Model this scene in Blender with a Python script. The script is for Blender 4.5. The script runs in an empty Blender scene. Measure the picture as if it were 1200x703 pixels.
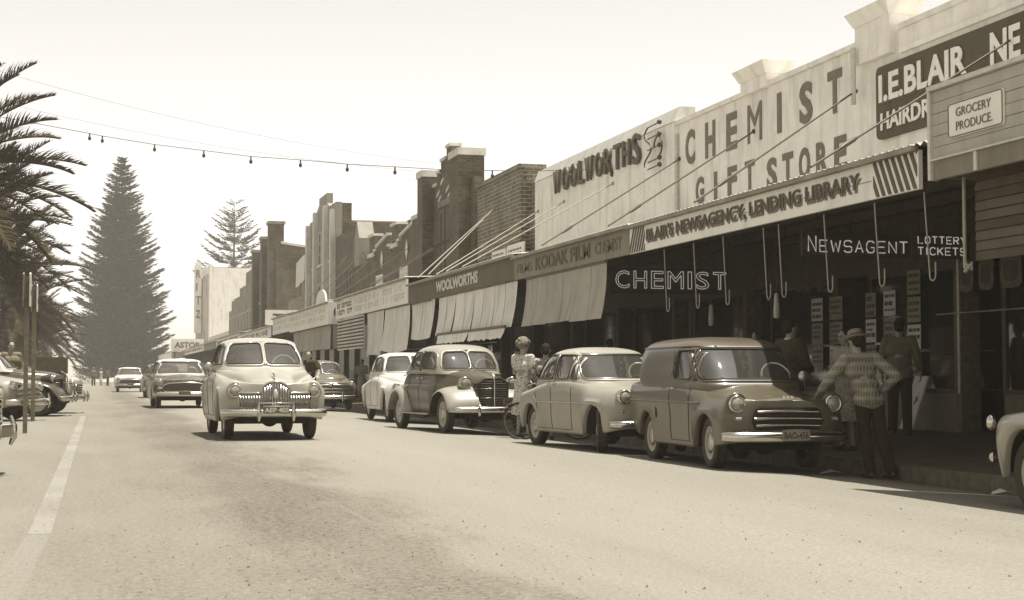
import bpy, math, random
import numpy as np
from mathutils import Vector, Matrix
R_ = math.radians
random.seed(7)
sc = bpy.context.scene
COL = sc.collection
# ------------------------------------------------------------ camera
cam_d = bpy.data.cameras.new('camera'); cam = bpy.data.objects.new('camera', cam_d); COL.objects.link(cam)
cam_d.sensor_width = 36.0; cam_d.lens = 1800.0/1200.0*36.0
cam_d.clip_start = 0.1; cam_d.clip_end = 9000
cam.location = (0, 0, 1.0)
cam.rotation_euler = (R_(90+2.815), 0, R_(-15.151))
cam_d.dof.use_dof = True; cam_d.dof.focus_distance = 26.0; cam_d.dof.aperture_fstop = 11.0
sc.camera = cam
# ------------------------------------------------------------ world and sun
SUNV = Vector((0.20, -0.05, 1.0)).normalized()
w = bpy.data.worlds.new("World"); sc.world = w; w.use_nodes = True
nt = w.node_tree; nt.nodes.clear()
sky = nt.nodes.new('ShaderNodeTexSky'); sky.sky_type = 'NISHITA'; sky.sun_disc = False
sky.sun_elevation = math.asin(SUNV.z); sky.sun_rotation = math.atan2(SUNV.x, SUNV.y)
sky.dust_density = 1.0; sky.air_density = 1.0; sky.ozone_density = 1.0
bw = nt.nodes.new('ShaderNodeRGBToBW')
tint = nt.nodes.new('ShaderNodeCombineColor')
ml = [nt.nodes.new('ShaderNodeMath') for _ in range(3)]
for m, k in zip(ml, (1.0, 0.975, 0.94)):
    m.operation = 'MULTIPLY'; m.inputs[1].default_value = k
    nt.links.new(bw.outputs[0], m.inputs[0])
for m, s in zip(ml, ('Red', 'Green', 'Blue')): nt.links.new(m.outputs[0], tint.inputs[s])
bg = nt.nodes.new('ShaderNodeBackground'); bg.inputs['Strength'].default_value = 0.132
wo = nt.nodes.new('ShaderNodeOutputWorld')
nt.links.new(sky.outputs[0], bw.inputs[0]); nt.links.new(tint.outputs[0], bg.inputs['Color']); nt.links.new(bg.outputs[0], wo.inputs['Surface'])
sun_d = bpy.data.lights.new('sun', 'SUN'); sun_d.energy = 4.0; sun_d.angle = R_(0.6); sun_d.color = (1.0, 0.968, 0.925)
sun = bpy.data.objects.new('sun', sun_d); COL.objects.link(sun)
sun.rotation_euler = SUNV.to_track_quat('Z', 'Y').to_euler()
sc.view_settings.view_transform = 'Standard'; sc.view_settings.look = 'None'
sc.view_settings.gamma = 1.0; sc.view_settings.exposure = 1.08
HAZE = 0.0008
sc.render.engine = 'CYCLES'
try:
    sc.cycles.use_denoising = True
    sc.cycles.max_bounces = 6; sc.cycles.diffuse_bounces = 3; sc.cycles.transparent_max_bounces = 12
    sc.cycles.volume_bounces = 0
except Exception: pass

# ------------------------------------------------------------ materials (a sepia world: one hue, many values)
def sep(v):
    xs_ = (0, .02, .05, .10, .25, .5, 1)
    return (v*float(np.interp(v, xs_, (1.62, 1.50, 1.29, 1.18, 1.08, 1.05, 1.035))), v, v*float(np.interp(v, xs_, (.26, .34, .48, .61, .79, .88, .93))), 1.0)
def mat(name, v, rough=0.7, var=0.0, scale=4.0, bump=0.0, metal=0.0, coat=0.0, v2=None, emis=0.0, detail=6.0, spec=0.5, trans=0.0):
    m = bpy.data.materials.new(name); m.use_nodes = True
    n = m.node_tree.nodes; l = m.node_tree.links; b = n['Principled BSDF']
    b.inputs['Roughness'].default_value = rough; b.inputs['Metallic'].default_value = metal
    b.inputs['Coat Weight'].default_value = coat; b.inputs['Coat Roughness'].default_value = 0.12
    b.inputs['Specular IOR Level'].default_value = spec
    b.inputs['Base Color'].default_value = sep(v)
    if emis:
        b.inputs['Emission Color'].default_value = sep(v); b.inputs['Emission Strength'].default_value = emis
    if var or v2 is not None or bump:
        tc = n.new('ShaderNodeTexCoord'); nz = n.new('ShaderNodeTexNoise'); nz.inputs['Scale'].default_value = scale
        nz.inputs['Detail'].default_value = detail; nz.inputs['Roughness'].default_value = 0.65
        l.new(tc.outputs['Object'], nz.inputs['Vector'])
        if var or v2 is not None:
            mr = n.new('ShaderNodeMapRange'); mr.inputs[1].default_value = 0.3; mr.inputs[2].default_value = 0.7
            mx = n.new('ShaderNodeMix'); mx.data_type = 'RGBA'
            a, c = (v*(1-var), v*(1+var)) if v2 is None else (v, v2)
            mx.inputs[6].default_value = sep(a); mx.inputs[7].default_value = sep(min(c, .92))
            l.new(nz.outputs[0], mr.inputs[0]); l.new(mr.outputs[0], mx.inputs[0]); l.new(mx.outputs[2], b.inputs['Base Color'])
        if bump:
            bp = n.new('ShaderNodeBump'); bp.inputs['Strength'].default_value = bump; bp.inputs['Distance'].default_value = 0.02
            l.new(nz.outputs[0], bp.inputs['Height']); l.new(bp.outputs[0], b.inputs['Normal'])
    return m
def uv_xy_z(n, l):
    """wall coordinates: along the wall (x+y), height"""
    tc = n.new('ShaderNodeTexCoord'); geo = n.new('ShaderNodeNewGeometry'); sp = n.new('ShaderNodeSeparateXYZ'); l.new(geo.outputs['Position'], sp.inputs[0])
    ad = n.new('ShaderNodeMath'); ad.operation = 'ADD'; l.new(sp.outputs[0], ad.inputs[0]); l.new(sp.outputs[1], ad.inputs[1])
    cb = n.new('ShaderNodeCombineXYZ'); l.new(ad.outputs[0], cb.inputs[0]); l.new(sp.outputs[2], cb.inputs[1])
    return cb.outputs[0]
def brick_mat(name, v, mortar, var=0.35, w_=0.24, h_=0.086, grime=0.5):
    m = bpy.data.materials.new(name); m.use_nodes = True
    n = m.node_tree.nodes; l = m.node_tree.links; b = n['Principled BSDF']; b.inputs['Roughness'].default_value = 0.85
    co = uv_xy_z(n, l)
    br = n.new('ShaderNodeTexBrick'); l.new(co, br.inputs['Vector'])
    br.inputs['Color1'].default_value = sep(v*(1-var)); br.inputs['Color2'].default_value = sep(v*(1+var)); br.inputs['Mortar'].default_value = sep(mortar)
    br.inputs['Scale'].default_value = 1.0; br.inputs['Brick Width'].default_value = w_; br.inputs['Row Height'].default_value = h_
    br.inputs['Mortar Size'].default_value = 0.011; br.inputs['Bias'].default_value = -0.1
    nz = n.new('ShaderNodeTexNoise'); nz.inputs['Scale'].default_value = 0.9; nz.inputs['Detail'].default_value = 8; l.new(co, nz.inputs['Vector'])
    mr = n.new('ShaderNodeMapRange'); mr.inputs[1].default_value = .35; mr.inputs[2].default_value = .75; mr.inputs[3].default_value = 1.15; mr.inputs[4].default_value = 1-grime
    l.new(nz.outputs[0], mr.inputs[0])
    mu = n.new('ShaderNodeMix'); mu.data_type = 'RGBA'; mu.blend_type = 'MULTIPLY'; mu.inputs[0].default_value = 1
    l.new(br.outputs[0], mu.inputs[6]); l.new(mr.outputs[0], mu.inputs[7]); l.new(mu.outputs[2], b.inputs['Base Color'])
    bp = n.new('ShaderNodeBump'); bp.inputs['Strength'].default_value = 0.6; bp.inputs['Distance'].default_value = 0.01; bp.invert = True
    l.new(br.outputs['Fac'], bp.inputs['Height']); l.new(bp.outputs[0], b.inputs['Normal'])
    return m
def wall_mat(name, v, stain=0.35, board=0.0):
    """painted render with rain streaks and blotches, optional horizontal board joints"""
    m = bpy.data.materials.new(name); m.use_nodes = True
    n = m.node_tree.nodes; l = m.node_tree.links; b = n['Principled BSDF']; b.inputs['Roughness'].default_value = 0.85
    co = uv_xy_z(n, l)
    mp = n.new('ShaderNodeMapping'); mp.inputs['Scale'].default_value = (3.2, 0.55, 1); l.new(co, mp.inputs[0])
    st = n.new('ShaderNodeTexNoise'); st.inputs['Scale'].default_value = 1.0; st.inputs['Detail'].default_value = 6; l.new(mp.outputs[0], st.inputs['Vector'])
    bl = n.new('ShaderNodeTexNoise'); bl.inputs['Scale'].default_value = 1.5; bl.inputs['Detail'].default_value = 10; bl.inputs['Roughness'].default_value = 0.75; l.new(co, bl.inputs['Vector'])
    r1 = n.new('ShaderNodeMapRange'); r1.inputs[1].default_value = .50; r1.inputs[2].default_value = .78; r1.inputs[3].default_value = 1; r1.inputs[4].default_value = 1-stain; l.new(st.outputs[0], r1.inputs[0])
    r2 = n.new('ShaderNodeMapRange'); r2.inputs[1].default_value = .35; r2.inputs[2].default_value = .75; r2.inputs[3].default_value = 1.04; r2.inputs[4].default_value = 1-stain*.6; l.new(bl.outputs[0], r2.inputs[0])
    mm = n.new('ShaderNodeMath'); mm.operation = 'MULTIPLY'; l.new(r1.outputs[0], mm.inputs[0]); l.new(r2.outputs[0], mm.inputs[1])
    mu = n.new('ShaderNodeMix'); mu.data_type = 'RGBA'; mu.blend_type = 'MULTIPLY'; mu.inputs[0].default_value = 1; mu.inputs[6].default_value = sep(v)
    l.new(mm.outputs[0], mu.inputs[7]); l.new(mu.outputs[2], b.inputs['Base Color'])
    bp = n.new('ShaderNodeBump'); bp.inputs['Strength'].default_value = 0.25; bp.inputs['Distance'].default_value = 0.015
    l.new(bl.outputs[0], bp.inputs['Height']); l.new(bp.outputs[0], b.inputs['Normal'])
    return m
def glass_mat(name, v=0.6, alpha=0.5, rough=0.03, refl=.85):
    m = bpy.data.materials.new(name); m.use_nodes = True
    n = m.node_tree.nodes; l = m.node_tree.links; n.clear()
    o = n.new('ShaderNodeOutputMaterial'); t = n.new('ShaderNodeBsdfTransparent'); t.inputs[0].default_value = sep(v)
    g = n.new('ShaderNodeBsdfGlossy'); g.inputs['Roughness'].default_value = rough; g.inputs[0].default_value = (1, .98, .93, 1)
    d = n.new('ShaderNodeBsdfDiffuse'); d.inputs[0].default_value = sep(.45)
    f = n.new('ShaderNodeLayerWeight'); pw = n.new('ShaderNodeMath'); pw.operation = 'POWER'; pw.inputs[1].default_value = 4.0; l.new(f.outputs['Facing'], pw.inputs[0])
    fr = n.new('ShaderNodeMath'); fr.operation = 'MULTIPLY_ADD'; fr.inputs[1].default_value = refl; fr.inputs[2].default_value = 0.07
    l.new(pw.outputs[0], fr.inputs[0])
    x0 = n.new('ShaderNodeMixShader'); x0.inputs[0].default_value = 1-alpha; l.new(t.outputs[0], x0.inputs[1]); l.new(d.outputs[0], x0.inputs[2])
    x = n.new('ShaderNodeMixShader'); l.new(fr.outputs[0], x.inputs[0]); l.new(x0.outputs[0], x.inputs[1]); l.new(g.outputs[0], x.inputs[2]); l.new(x.outputs[0], o.inputs[0])
    return m

M = {}
M['white_wall'] = wall_mat('white_wall', .80, .30)
M['cream_wall'] = wall_mat('cream_wall', .76, .33)
M['pale_wall'] = wall_mat('pale_wall', .52, .35)
M['grey_wall'] = wall_mat('grey_wall', .25, .4)
M['brick_dark'] = brick_mat('brick_dark', .075, .11)
M['brick_mid'] = brick_mat('brick_mid', .15, .30)
M['brick_near'] = brick_mat('brick_near', .12, .34, w_=.30, h_=.13, grime=.35)
M['coping'] = mat('coping', .55, .8, .2, 2)
M['dark_cap'] = mat('dark_cap', .22, .8, .3, 2)
M['fascia_pale'] = wall_mat('fascia_pale', .74, .2)
M['fascia_mid'] = wall_mat('fascia_mid', .20, .3)
M['fascia_dark'] = wall_mat('fascia_dark', .10, .3)
M['boards'] = wall_mat('boards', .40, .3)
M['sign_dark'] = wall_mat('sign_dark', .075, .35)
M['paint_dark'] = mat('paint_dark', .06, .6, .25, 8)
M['paint_mid'] = mat('paint_mid', .12, .6, .25, 8)
M['paint_faded'] = mat('paint_faded', .13, .8, .35, 14)
M['paint_white'] = mat('paint_white', .72, .6, .1, 8)
M['paint_pale'] = mat('paint_pale', .5, .6, .15, 8)
M['iron'] = mat('iron', .22, .6, .3, 3, metal=.2)
M['iron_roof'] = mat('iron_roof', .30, .6, .35, 2.0, metal=.1)
M['steel_dark'] = mat('steel_dark', .04, .5, .2, 9)
M['steel_pale'] = mat('steel_pale', .26, .5, .2, 9)
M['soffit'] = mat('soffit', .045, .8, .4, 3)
M['timber_dark'] = mat('timber_dark', .05, .6, .35, 6)
M['timber_grey'] = mat('timber_grey', .11, .8, .3, 10)
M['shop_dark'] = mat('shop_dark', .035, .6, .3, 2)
M['tile_mid'] = mat('tile_mid', .09, .4, .25, 6)
M['canvas'] = wall_mat('canvas', .62, .35)
M['canvas_dark'] = wall_mat('canvas_dark', .34, .35)
M['canvas_stripe'] = mat('canvas_stripe', .06, .9, .2, 5)
M['paper'] = mat('paper', .55, .9, .15, 8)
M['paper_dim'] = mat('paper_dim', .22, .9, .3, 12)
M['neon'] = mat('neon', .8, .35, emis=.16)
M['chrome'] = mat('chrome', .48, .14, .12, 5, metal=1.0)
M['chrome_dull'] = mat('chrome_dull', .36, .32, .3, 6, metal=.9)
M['rubber'] = mat('rubber', .022, .75, .4, 12)
M['rim'] = mat('rim', .30, .5, .25, 8)
M['under'] = mat('under', .012, .9)
M['glass'] = glass_mat('car_glass', .55, .93)
M['shop_glass'] = glass_mat('shop_glass', .5, .97, .05, .10)
M['lens'] = mat('lens', .24, .10, .45, 22, coat=.8)
M['plate'] = mat('plate', .10, .5)
M['seat'] = mat('seat', .10, .7, .3, 5)
M['trunk'] = mat('trunk', .09, .95, .5, 3, bump=.6)
def foliage_mat(name, a, b_):
    m = mat(name, a, .85, v2=b_, scale=1.6, spec=.12)
    return m
M['pine'] = foliage_mat('pine', .02, .085)
M['palm'] = foliage_mat('palm', .02, .055)
M['shrub'] = foliage_mat('shrub', .035, .09)
M['skin'] = mat('skin', .22, .55, .12, 14)
M['hair_dark'] = mat('hair_dark', .012, .8, .4, 30, spec=.15)
M['hair_grey'] = mat('hair_grey', .16, .8, .6, 30, bump=1.0, spec=.15)

# ------------------------------------------------------------ mesh builder
class MB:
    def __init__(s): s.v = []; s.f = []; s.sm = []
    def add(s, V, F, smooth=False):
        o = len(s.v); s.v.extend([tuple(map(float, p)) for p in V]); s.f.extend([tuple(i+o for i in f) for f in F]); s.sm.extend([smooth]*len(F)); return s
    def box(s, x0, x1, y0, y1, z0, z1):
        V = [(x, y, z) for x in (x0, x1) for y in (y0, y1) for z in (z0, z1)]
        return s.add(V, [(0,1,3,2),(4,6,7,5),(0,4,5,1),(2,3,7,6),(0,2,6,4),(1,5,7,3)])
    def prism(s, poly, fn0, fn1):
        """poly list of 2D points, fn0/fn1 map to 3D for both faces"""
        n = len(poly); V = [fn0(*p) for p in poly]+[fn1(*p) for p in poly]
        F = [tuple(range(n)), tuple(range(2*n-1, n-1, -1))]+[(i, i+n, (i+1) % n+n, (i+1) % n) for i in range(n)]
        return s.add(V, F)
    def yz(s, poly, x0, x1): return s.prism(poly, lambda y, z: (x0, y, z), lambda y, z: (x1, y, z))
    def xz(s, poly, y0, y1): return s.prism(poly, lambda x, z: (x, y0, z), lambda x, z: (x, y1, z))
    def grid(s, P, smooth=True, wrap=False):
        n = len(P); m = len(P[0]); V = [p for r in P for p in r]
        F = []
        for i in range(n-1):
            for j in range(m if wrap else m-1):
                k = (j+1) % m
                F.append((i*m+j, i*m+k, (i+1)*m+k, (i+1)*m+j))
        return s.add(V, F, smooth)
    def tube(s, path, r, n=8, closed=False, caps=True, smooth=True):
        path = [Vector(p) for p in path]; k = len(path); rs = r if isinstance(r, (list, tuple)) else [r]*k
        rings = []; ref = None
        for i, p in enumerate(path):
            if closed: d = path[(i+1) % k]-path[i-1]
            else: d = path[min(i+1, k-1)]-path[max(i-1, 0)]
            if d.length < 1e-9: d = Vector((0, 0, 1))
            d.normalize()
            if ref is None:
                ref = Vector((0, 0, 1)) if abs(d.z) < .9 else Vector((1, 0, 0))
            a = d.cross(ref)
            if a.length < 1e-6: a = d.orthogonal()
            a.normalize(); b = d.cross(a); ref = -b if False else ref
            rings.append([tuple(p+(a*math.cos(t)+b*math.sin(t))*rs[i]) for t in [2*math.pi*j/n for j in range(n)]])
        if closed: rings.append(rings[0])
        s.grid(rings, smooth, wrap=True)
        if caps and not closed:
            s.add(rings[0], [tuple(range(n-1, -1, -1))]); s.add(rings[-1], [tuple(range(n))])
        return s
    def lathe(s, prof, c=(0, 0, 0), axis='y', n=24, smooth=True):
        """prof: (r, h) list; axis direction of h"""
        rows = []
        for r, h in prof:
            row = []
            for j in range(n):
                t = 2*math.pi*j/n; a, b = r*math.cos(t), r*math.sin(t)
                p = {'y': (a, h, b), 'z': (a, b, h), 'x': (h, a, b)}[axis]
                row.append((c[0]+p[0], c[1]+p[1], c[2]+p[2]))
            rows.append(row)
        return s.grid(rows, smooth, wrap=True)
    def ball(s, c, r, n=12, m=8, smooth=True):
        rx, ry, rz = r if isinstance(r, (tuple, list)) else (r, r, r)
        rows = [[(c[0]+rx*math.sin(math.pi*i/m)*math.cos(2*math.pi*j/n), c[1]+ry*math.sin(math.pi*i/m)*math.sin(2*math.pi*j/n), c[2]+rz*math.cos(math.pi*i/m)) for j in range(n)] for i in range(m+1)]
        return s.grid(rows, smooth, wrap=True)
def off(o):
    t = Vector((0, 0, 0))
    while o is not None:
        t += o.location; o = o.parent
    return t
def obj(name, mb, m, parent=None, local=False, label=None, stuff=False):
    """one mesh object; vertices are given in world space unless local"""
    me = bpy.data.meshes.new(name)
    V = mb.v
    if parent is not None and not local:
        t = off(parent); V = [(x-t.x, y-t.y, z-t.z) for x, y, z in V]
    me.from_pydata(V, [], mb.f); me.polygons.foreach_set('use_smooth', mb.sm)
    me.materials.append(M[m] if isinstance(m, str) else m); me.update()
    o = bpy.data.objects.new(name, me); COL.objects.link(o); o.parent = parent
    if label: o['label'] = label
    if stuff: o['kind'] = 'stuff'
    return o
def tag(o, label, cat, group=None):
    o['label'] = label; o['category'] = cat
    if group: o['group'] = group
    return o
def thing(name, label, cat, loc=(0, 0, 0), group=None, rz=0):
    o = bpy.data.objects.new(name, None); o.empty_display_size = .2; COL.objects.link(o)
    o.location = loc; o.rotation_euler = (0, 0, rz); return tag(o, label, cat, group)
def struct(name, mb, m, label=None):
    o = obj(name, mb, m); o['kind'] = 'structure'
    if label: o['label'] = label
    return o
def share(o, parent, loc=(0, 0, 0), rot=(0, 0, 0), scale=None):
    c = o.copy(); COL.objects.link(c); c.parent = parent; c.location = loc; c.rotation_euler = rot
    if scale: c.scale = scale
    return c
def copy_tree(o, parent=None):
    kids = [k for k in o.children]
    c = o.copy(); COL.objects.link(c); c.parent = parent
    for k in kids: copy_tree(k, c)
    return c
_dg = None
def text_mesh(s, depth=.02, bold=.0, res=3):
    cu = bpy.data.curves.new('t', 'FONT'); cu.body = s; cu.size = 1; cu.extrude = .5; cu.offset = bold; cu.resolution_u = res
    o = bpy.data.objects.new('t', cu); COL.objects.link(o); dg = bpy.context.evaluated_depsgraph_get()
    me = bpy.data.meshes.new_from_object(o.evaluated_get(dg)); 
    V = [tuple(v.co) for v in me.vertices]; F = [tuple(p.vertices) for p in me.polygons]
    bpy.data.objects.remove(o); bpy.data.curves.remove(cu); bpy.data.meshes.remove(me)
    return V, F
def letters(mb, s, org, right, width, height, depth=.02, bold=.0, shear=0.0, vary=None):
    """text with its lower left at org, fitted to width x height, rising depth towards the reader"""
    V, F = text_mesh(s, bold=bold)
    if not V: return mb
    xs = [v[0] for v in V]; ys = [v[1] for v in V]; x0, x1, y0, y1 = min(xs), max(xs), min(ys), max(ys)
    r = Vector(right).normalized(); u = Vector((0, 0, 1)); nrm = r.cross(u); o = Vector(org); out = []
    for x, y, z in V:
        a = (x-x0)/(x1-x0)*width; b = (y-y0)/(y1-y0)*height
        out.append(o+r*(a+shear*b)+u*b+nrm*((z+.5)*depth))
    mb.add(out, F); return mb
ROADS = (0, -1, 0)   # reading direction of writing on the street fronts
FACE = (1, 0, 0)     # reading direction of writing that faces down the street

# ============================================================ SETTING
def rz_(x):
    """height of the cambered road at x"""
    return -0.00606*max(0.0, x-3)**2
KX, KZ = 9.2, -0.05        # kerb line and kerb top
AX = 8.65                  # awning edge
def fz(x): return KZ+(x-KX)/(13-KX)*0.19
def road_mat():
    m = bpy.data.materials.new('road_seal'); m.use_nodes = True
    n = m.node_tree.nodes; l = m.node_tree.links; b = n['Principled BSDF']; b.inputs['Roughness'].default_value = .9; b.inputs['Specular IOR Level'].default_value = .2
    geo = n.new('ShaderNodeNewGeometry'); sp = n.new('ShaderNodeSeparateXYZ'); l.new(geo.outputs['Position'], sp.inputs[0])
    def noise(scale, det=6, rough=.6, sc3=None):
        t = n.new('ShaderNodeTexNoise'); t.inputs['Scale'].default_value = scale; t.inputs['Detail'].default_value = det; t.inputs['Roughness'].default_value = rough
        if sc3:
            mp = n.new('ShaderNodeMapping'); mp.inputs['Scale'].default_value = sc3; l.new(geo.outputs['Position'], mp.inputs[0]); l.new(mp.outputs[0], t.inputs['Vector'])
        else: l.new(geo.outputs['Position'], t.inputs['Vector'])
        return t.outputs[0]
    def mrange(o, a, c, d=0, e=1):
        r = n.new('ShaderNodeMapRange'); r.inputs[1].default_value = a; r.inputs[2].default_value = c; r.inputs[3].default_value = d; r.inputs[4].default_value = e; l.new(o, r.inputs[0]); return r.outputs[0]
    def math_(op, a, c):
        r = n.new('ShaderNodeMath'); r.operation = op
        for i, q in enumerate((a, c)):
            if isinstance(q, (int, float)): r.inputs[i].default_value = q
            else: l.new(q, r.inputs[i])
        return r.outputs[0]
    # bare aggregate shows in a worn band just right of the centre and, weaker, between the wheel tracks
    wob = math_('MULTIPLY_ADD', mrange(noise(.9, 8, .7, (1, .22, 1)), .25, .75, -1, 1), .75); wob.node.inputs[2].default_value = 0
    xx = math_('ADD', sp.outputs[0], wob)
    band = n.new('ShaderNodeValToRGB'); cr = band.color_ramp; cr.elements[0].position = 0; cr.elements[0].color = (.45,)*3+(1,)
    l.new(mrange(xx, -3, 9), band.inputs[0])
    for p, v in ((.16, .42), (.22, .50), (.30, .62), (.345, 1.0), (.40, .95), (.445, .30), (.50, .13), (.62, .10), (.72, .25), (.86, .28), (.95, .6)):
        e = cr.elements.new(p); e.color = (v, v, v, 1)
    patch = mrange(noise(.55, 9, .72, (1.3, .35, 1)), .36, .66)
    amt = math_('MULTIPLY', band.outputs[0], mrange(patch, 0, 1, .60, 1.0))
    sp1 = mrange(noise(21, 5, .8, (1, .85, 1)), .44, .60)      # coarse stones
    sp2 = mrange(noise(34, 4, .8), .42, .60)                  # fine grain
    grain = math_('MULTIPLY_ADD', sp1, .65); l.new(math_('MULTIPLY', sp2, .35), grain.node.inputs[2])
    dark = math_('MULTIPLY', amt, mrange(grain, .1, .9, .42, 1.0))
    base = n.new('ShaderNodeMix'); base.data_type = 'RGBA'; base.inputs[6].default_value = sep(.25); base.inputs[7].default_value = sep(.03); l.new(dark, base.inputs[0])
    # pale dust film, long streaks along the traffic
    du = mrange(noise(.8, 7, .6, (1.6, .10, 1)), .45, .75, 0, .16)
    mx = n.new('ShaderNodeMix'); mx.data_type = 'RGBA'; mx.inputs[7].default_value = sep(.33); l.new(du, mx.inputs[0]); l.new(base.outputs[2], mx.inputs[6])
    fine = mrange(noise(45, 4, .85), .3, .7, .66, 1.25)
    mu = n.new('ShaderNodeMix'); mu.data_type = 'RGBA'; mu.blend_type = 'MULTIPLY'; mu.inputs[0].default_value = 1; l.new(mx.outputs[2], mu.inputs[6]); l.new(fine, mu.inputs[7])
    l.new(mu.outputs[2], b.inputs['Base Color'])
    bp = n.new('ShaderNodeBump'); bp.inputs['Strength'].default_value = .5; bp.inputs['Distance'].default_value = .02
    l.new(math_('ADD', grain, math_('MULTIPLY', sp2, .5)), bp.inputs['Height']); l.new(bp.outputs[0], b.inputs['Normal'])
    return m
M['road'] = road_mat()
M['footpath'] = mat('footpath', .07, .8, .3, 1.7, bump=.2)
M['kerb'] = mat('kerb', .09, .85, .4, 5, bump=.5)
M['ground'] = mat('ground', .26, .9, .25, .3)
M['lawn'] = mat('lawn', .12, .95, .4, 1.2)
def line_mat():
    m = bpy.data.materials.new('line_paint'); m.use_nodes = True
    n = m.node_tree.nodes; l = m.node_tree.links; b = n['Principled BSDF']; b.inputs['Base Color'].default_value = sep(.46); b.inputs['Roughness'].default_value = .8
    geo = n.new('ShaderNodeNewGeometry'); t = n.new('ShaderNodeTexNoise'); t.inputs['Scale'].default_value = 26; t.inputs['Detail'].default_value = 9; t.inputs['Roughness'].default_value = .85; l.new(geo.outputs['Position'], t.inputs['Vector'])
    t2 = n.new('ShaderNodeTexNoise'); t2.inputs['Scale'].default_value = .7; l.new(geo.outputs['Position'], t2.inputs['Vector'])
    ad = n.new('ShaderNodeMath'); ad.operation = 'ADD'; l.new(t.outputs[0], ad.inputs[0]); mm2 = n.new('ShaderNodeMath'); mm2.operation = 'MULTIPLY'; mm2.inputs[1].default_value = .35; l.new(t2.outputs[0], mm2.inputs[0]); l.new(mm2.outputs[0], ad.inputs[1])
    r = n.new('ShaderNodeMapRange'); r.inputs[1].default_value = .55; r.inputs[2].default_value = .85; r.inputs[3].default_value = .02; r.inputs[4].default_value = .50; l.new(ad.outputs[0], r.inputs[0]); l.new(r.outputs[0], b.inputs['Alpha'])
    return m
M['line'] = line_mat()

mb = MB(); rr = 3200
mb.add([(0, 0, -.6)]+[(rr*math.cos(t), rr*math.sin(t), -.6) for t in [2*math.pi*k/48 for k in range(48)]], [(0, k+1, (k+1) % 48+1) for k in range(48)])
struct('ground', mb, 'ground')
xs = [-7.0, -4, -2, 0, 1.5, 3, 4, 5, 6, 6.8, 7.6, 8.4, 8.9, KX]; ys = [-12+k*8 for k in range(34)]
struct('road', MB().grid([[(x, y, rz_(x)) for x in xs] for y in ys]), 'road')
mb = MB(); mb.yz([(-12, -.5), (252, -.5), (252, KZ), (-12, KZ)], KX, KX+.16)
struct('kerb', mb, 'kerb')
mb = MB(); mb.add([(KX+.16, -12, KZ+.004), (13.6, -12, fz(13)), (13.6, 252, fz(13)), (KX+.16, 252, KZ+.004)], [(0, 1, 2, 3)])
struct('footpath', mb, 'footpath')
mb = MB(); mb.box(-7.25, -7.0, -12, 252, -.5, .13); struct('park_kerb', mb, 'kerb')
mb = MB(); mb.add([(-7.25, -12, .10), (-60, -12, .35), (-60, 300, .35), (-7.25, 300, .10)], [(0, 3, 2, 1)]); struct('park_lawn', mb, 'lawn')
mb = MB(); mb.add([(-60, 252, -.02), (40, 252, -.02), (40, 420, -.3), (-60, 420, -.3)], [(0, 1, 2, 3)]); struct('beach_front', mb, 'ground')
mb = MB()
mb.add([(-.40, 10.2, .004), (-.26, 10.2, .004), (-.22, 40, .004), (-.34, 40, .004)], [(0, 1, 2, 3)])
struct('road_marking', mb, 'line', 'worn white line along the road beside the angle parked cars')
mb = MB()
mb.add([(-.50, 6.5, .004), (-.34, 6.5, .004), (-.26, 10.15, .004), (-.40, 10.15, .004)], [(0, 1, 2, 3)]); M['line_faint'] = M['line'].copy(); [setattr(q.inputs[4], 'default_value', .20) for q in M['line_faint'].node_tree.nodes if q.type == 'MAP_RANGE']
struct('road_marking', mb, 'line_faint', 'almost worn away near end of the white line')
mb = MB(); mb.add([(-3.6, 36.9, .004), (-.36, 36.9, .004), (-.36, 37.05, .004), (-3.6, 37.05, .004)], [(0, 1, 2, 3)])
struct('road_marking', mb, 'line', 'faint white bay line across the parking strip')

# loose stones lying on the worn seal
rnd = np.random.RandomState(3); V = []; F = []
for k in range(2600):
    y = 6.5+26*rnd.rand()**1.5; x = rnd.normal(1.35, .55) if rnd.rand() < .62 else rnd.uniform(-1.5, 8.6); r = rnd.uniform(.003, .008)*(1.7 if rnd.rand() < .04 else 1); z = rz_(x); i = len(V); a = rnd.rand()*6.28
    for q in range(4): V.append((x+r*math.cos(a+q*1.571)*rnd.uniform(.7, 1.3), y+r*math.sin(a+q*1.571)*rnd.uniform(.7, 1.3), z-.001))
    V.append((x+rnd.uniform(-.3, .3)*r, y, z+r*rnd.uniform(.7, 1.2))); F += [(i, i+1, i+4), (i+1, i+2, i+4), (i+2, i+3, i+4), (i+3, i, i+4)]
M['stone'] = mat('stone', .09, .85, .6, 3); mb = MB(); mb.v = V; mb.f = F; mb.sm = [False]*len(F); o = obj('gravel', mb, 'stone'); o['kind'] = 'stuff'; o['label'] = 'loose small stones scattered over the worn road'; o['category'] = 'gravel'

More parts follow.
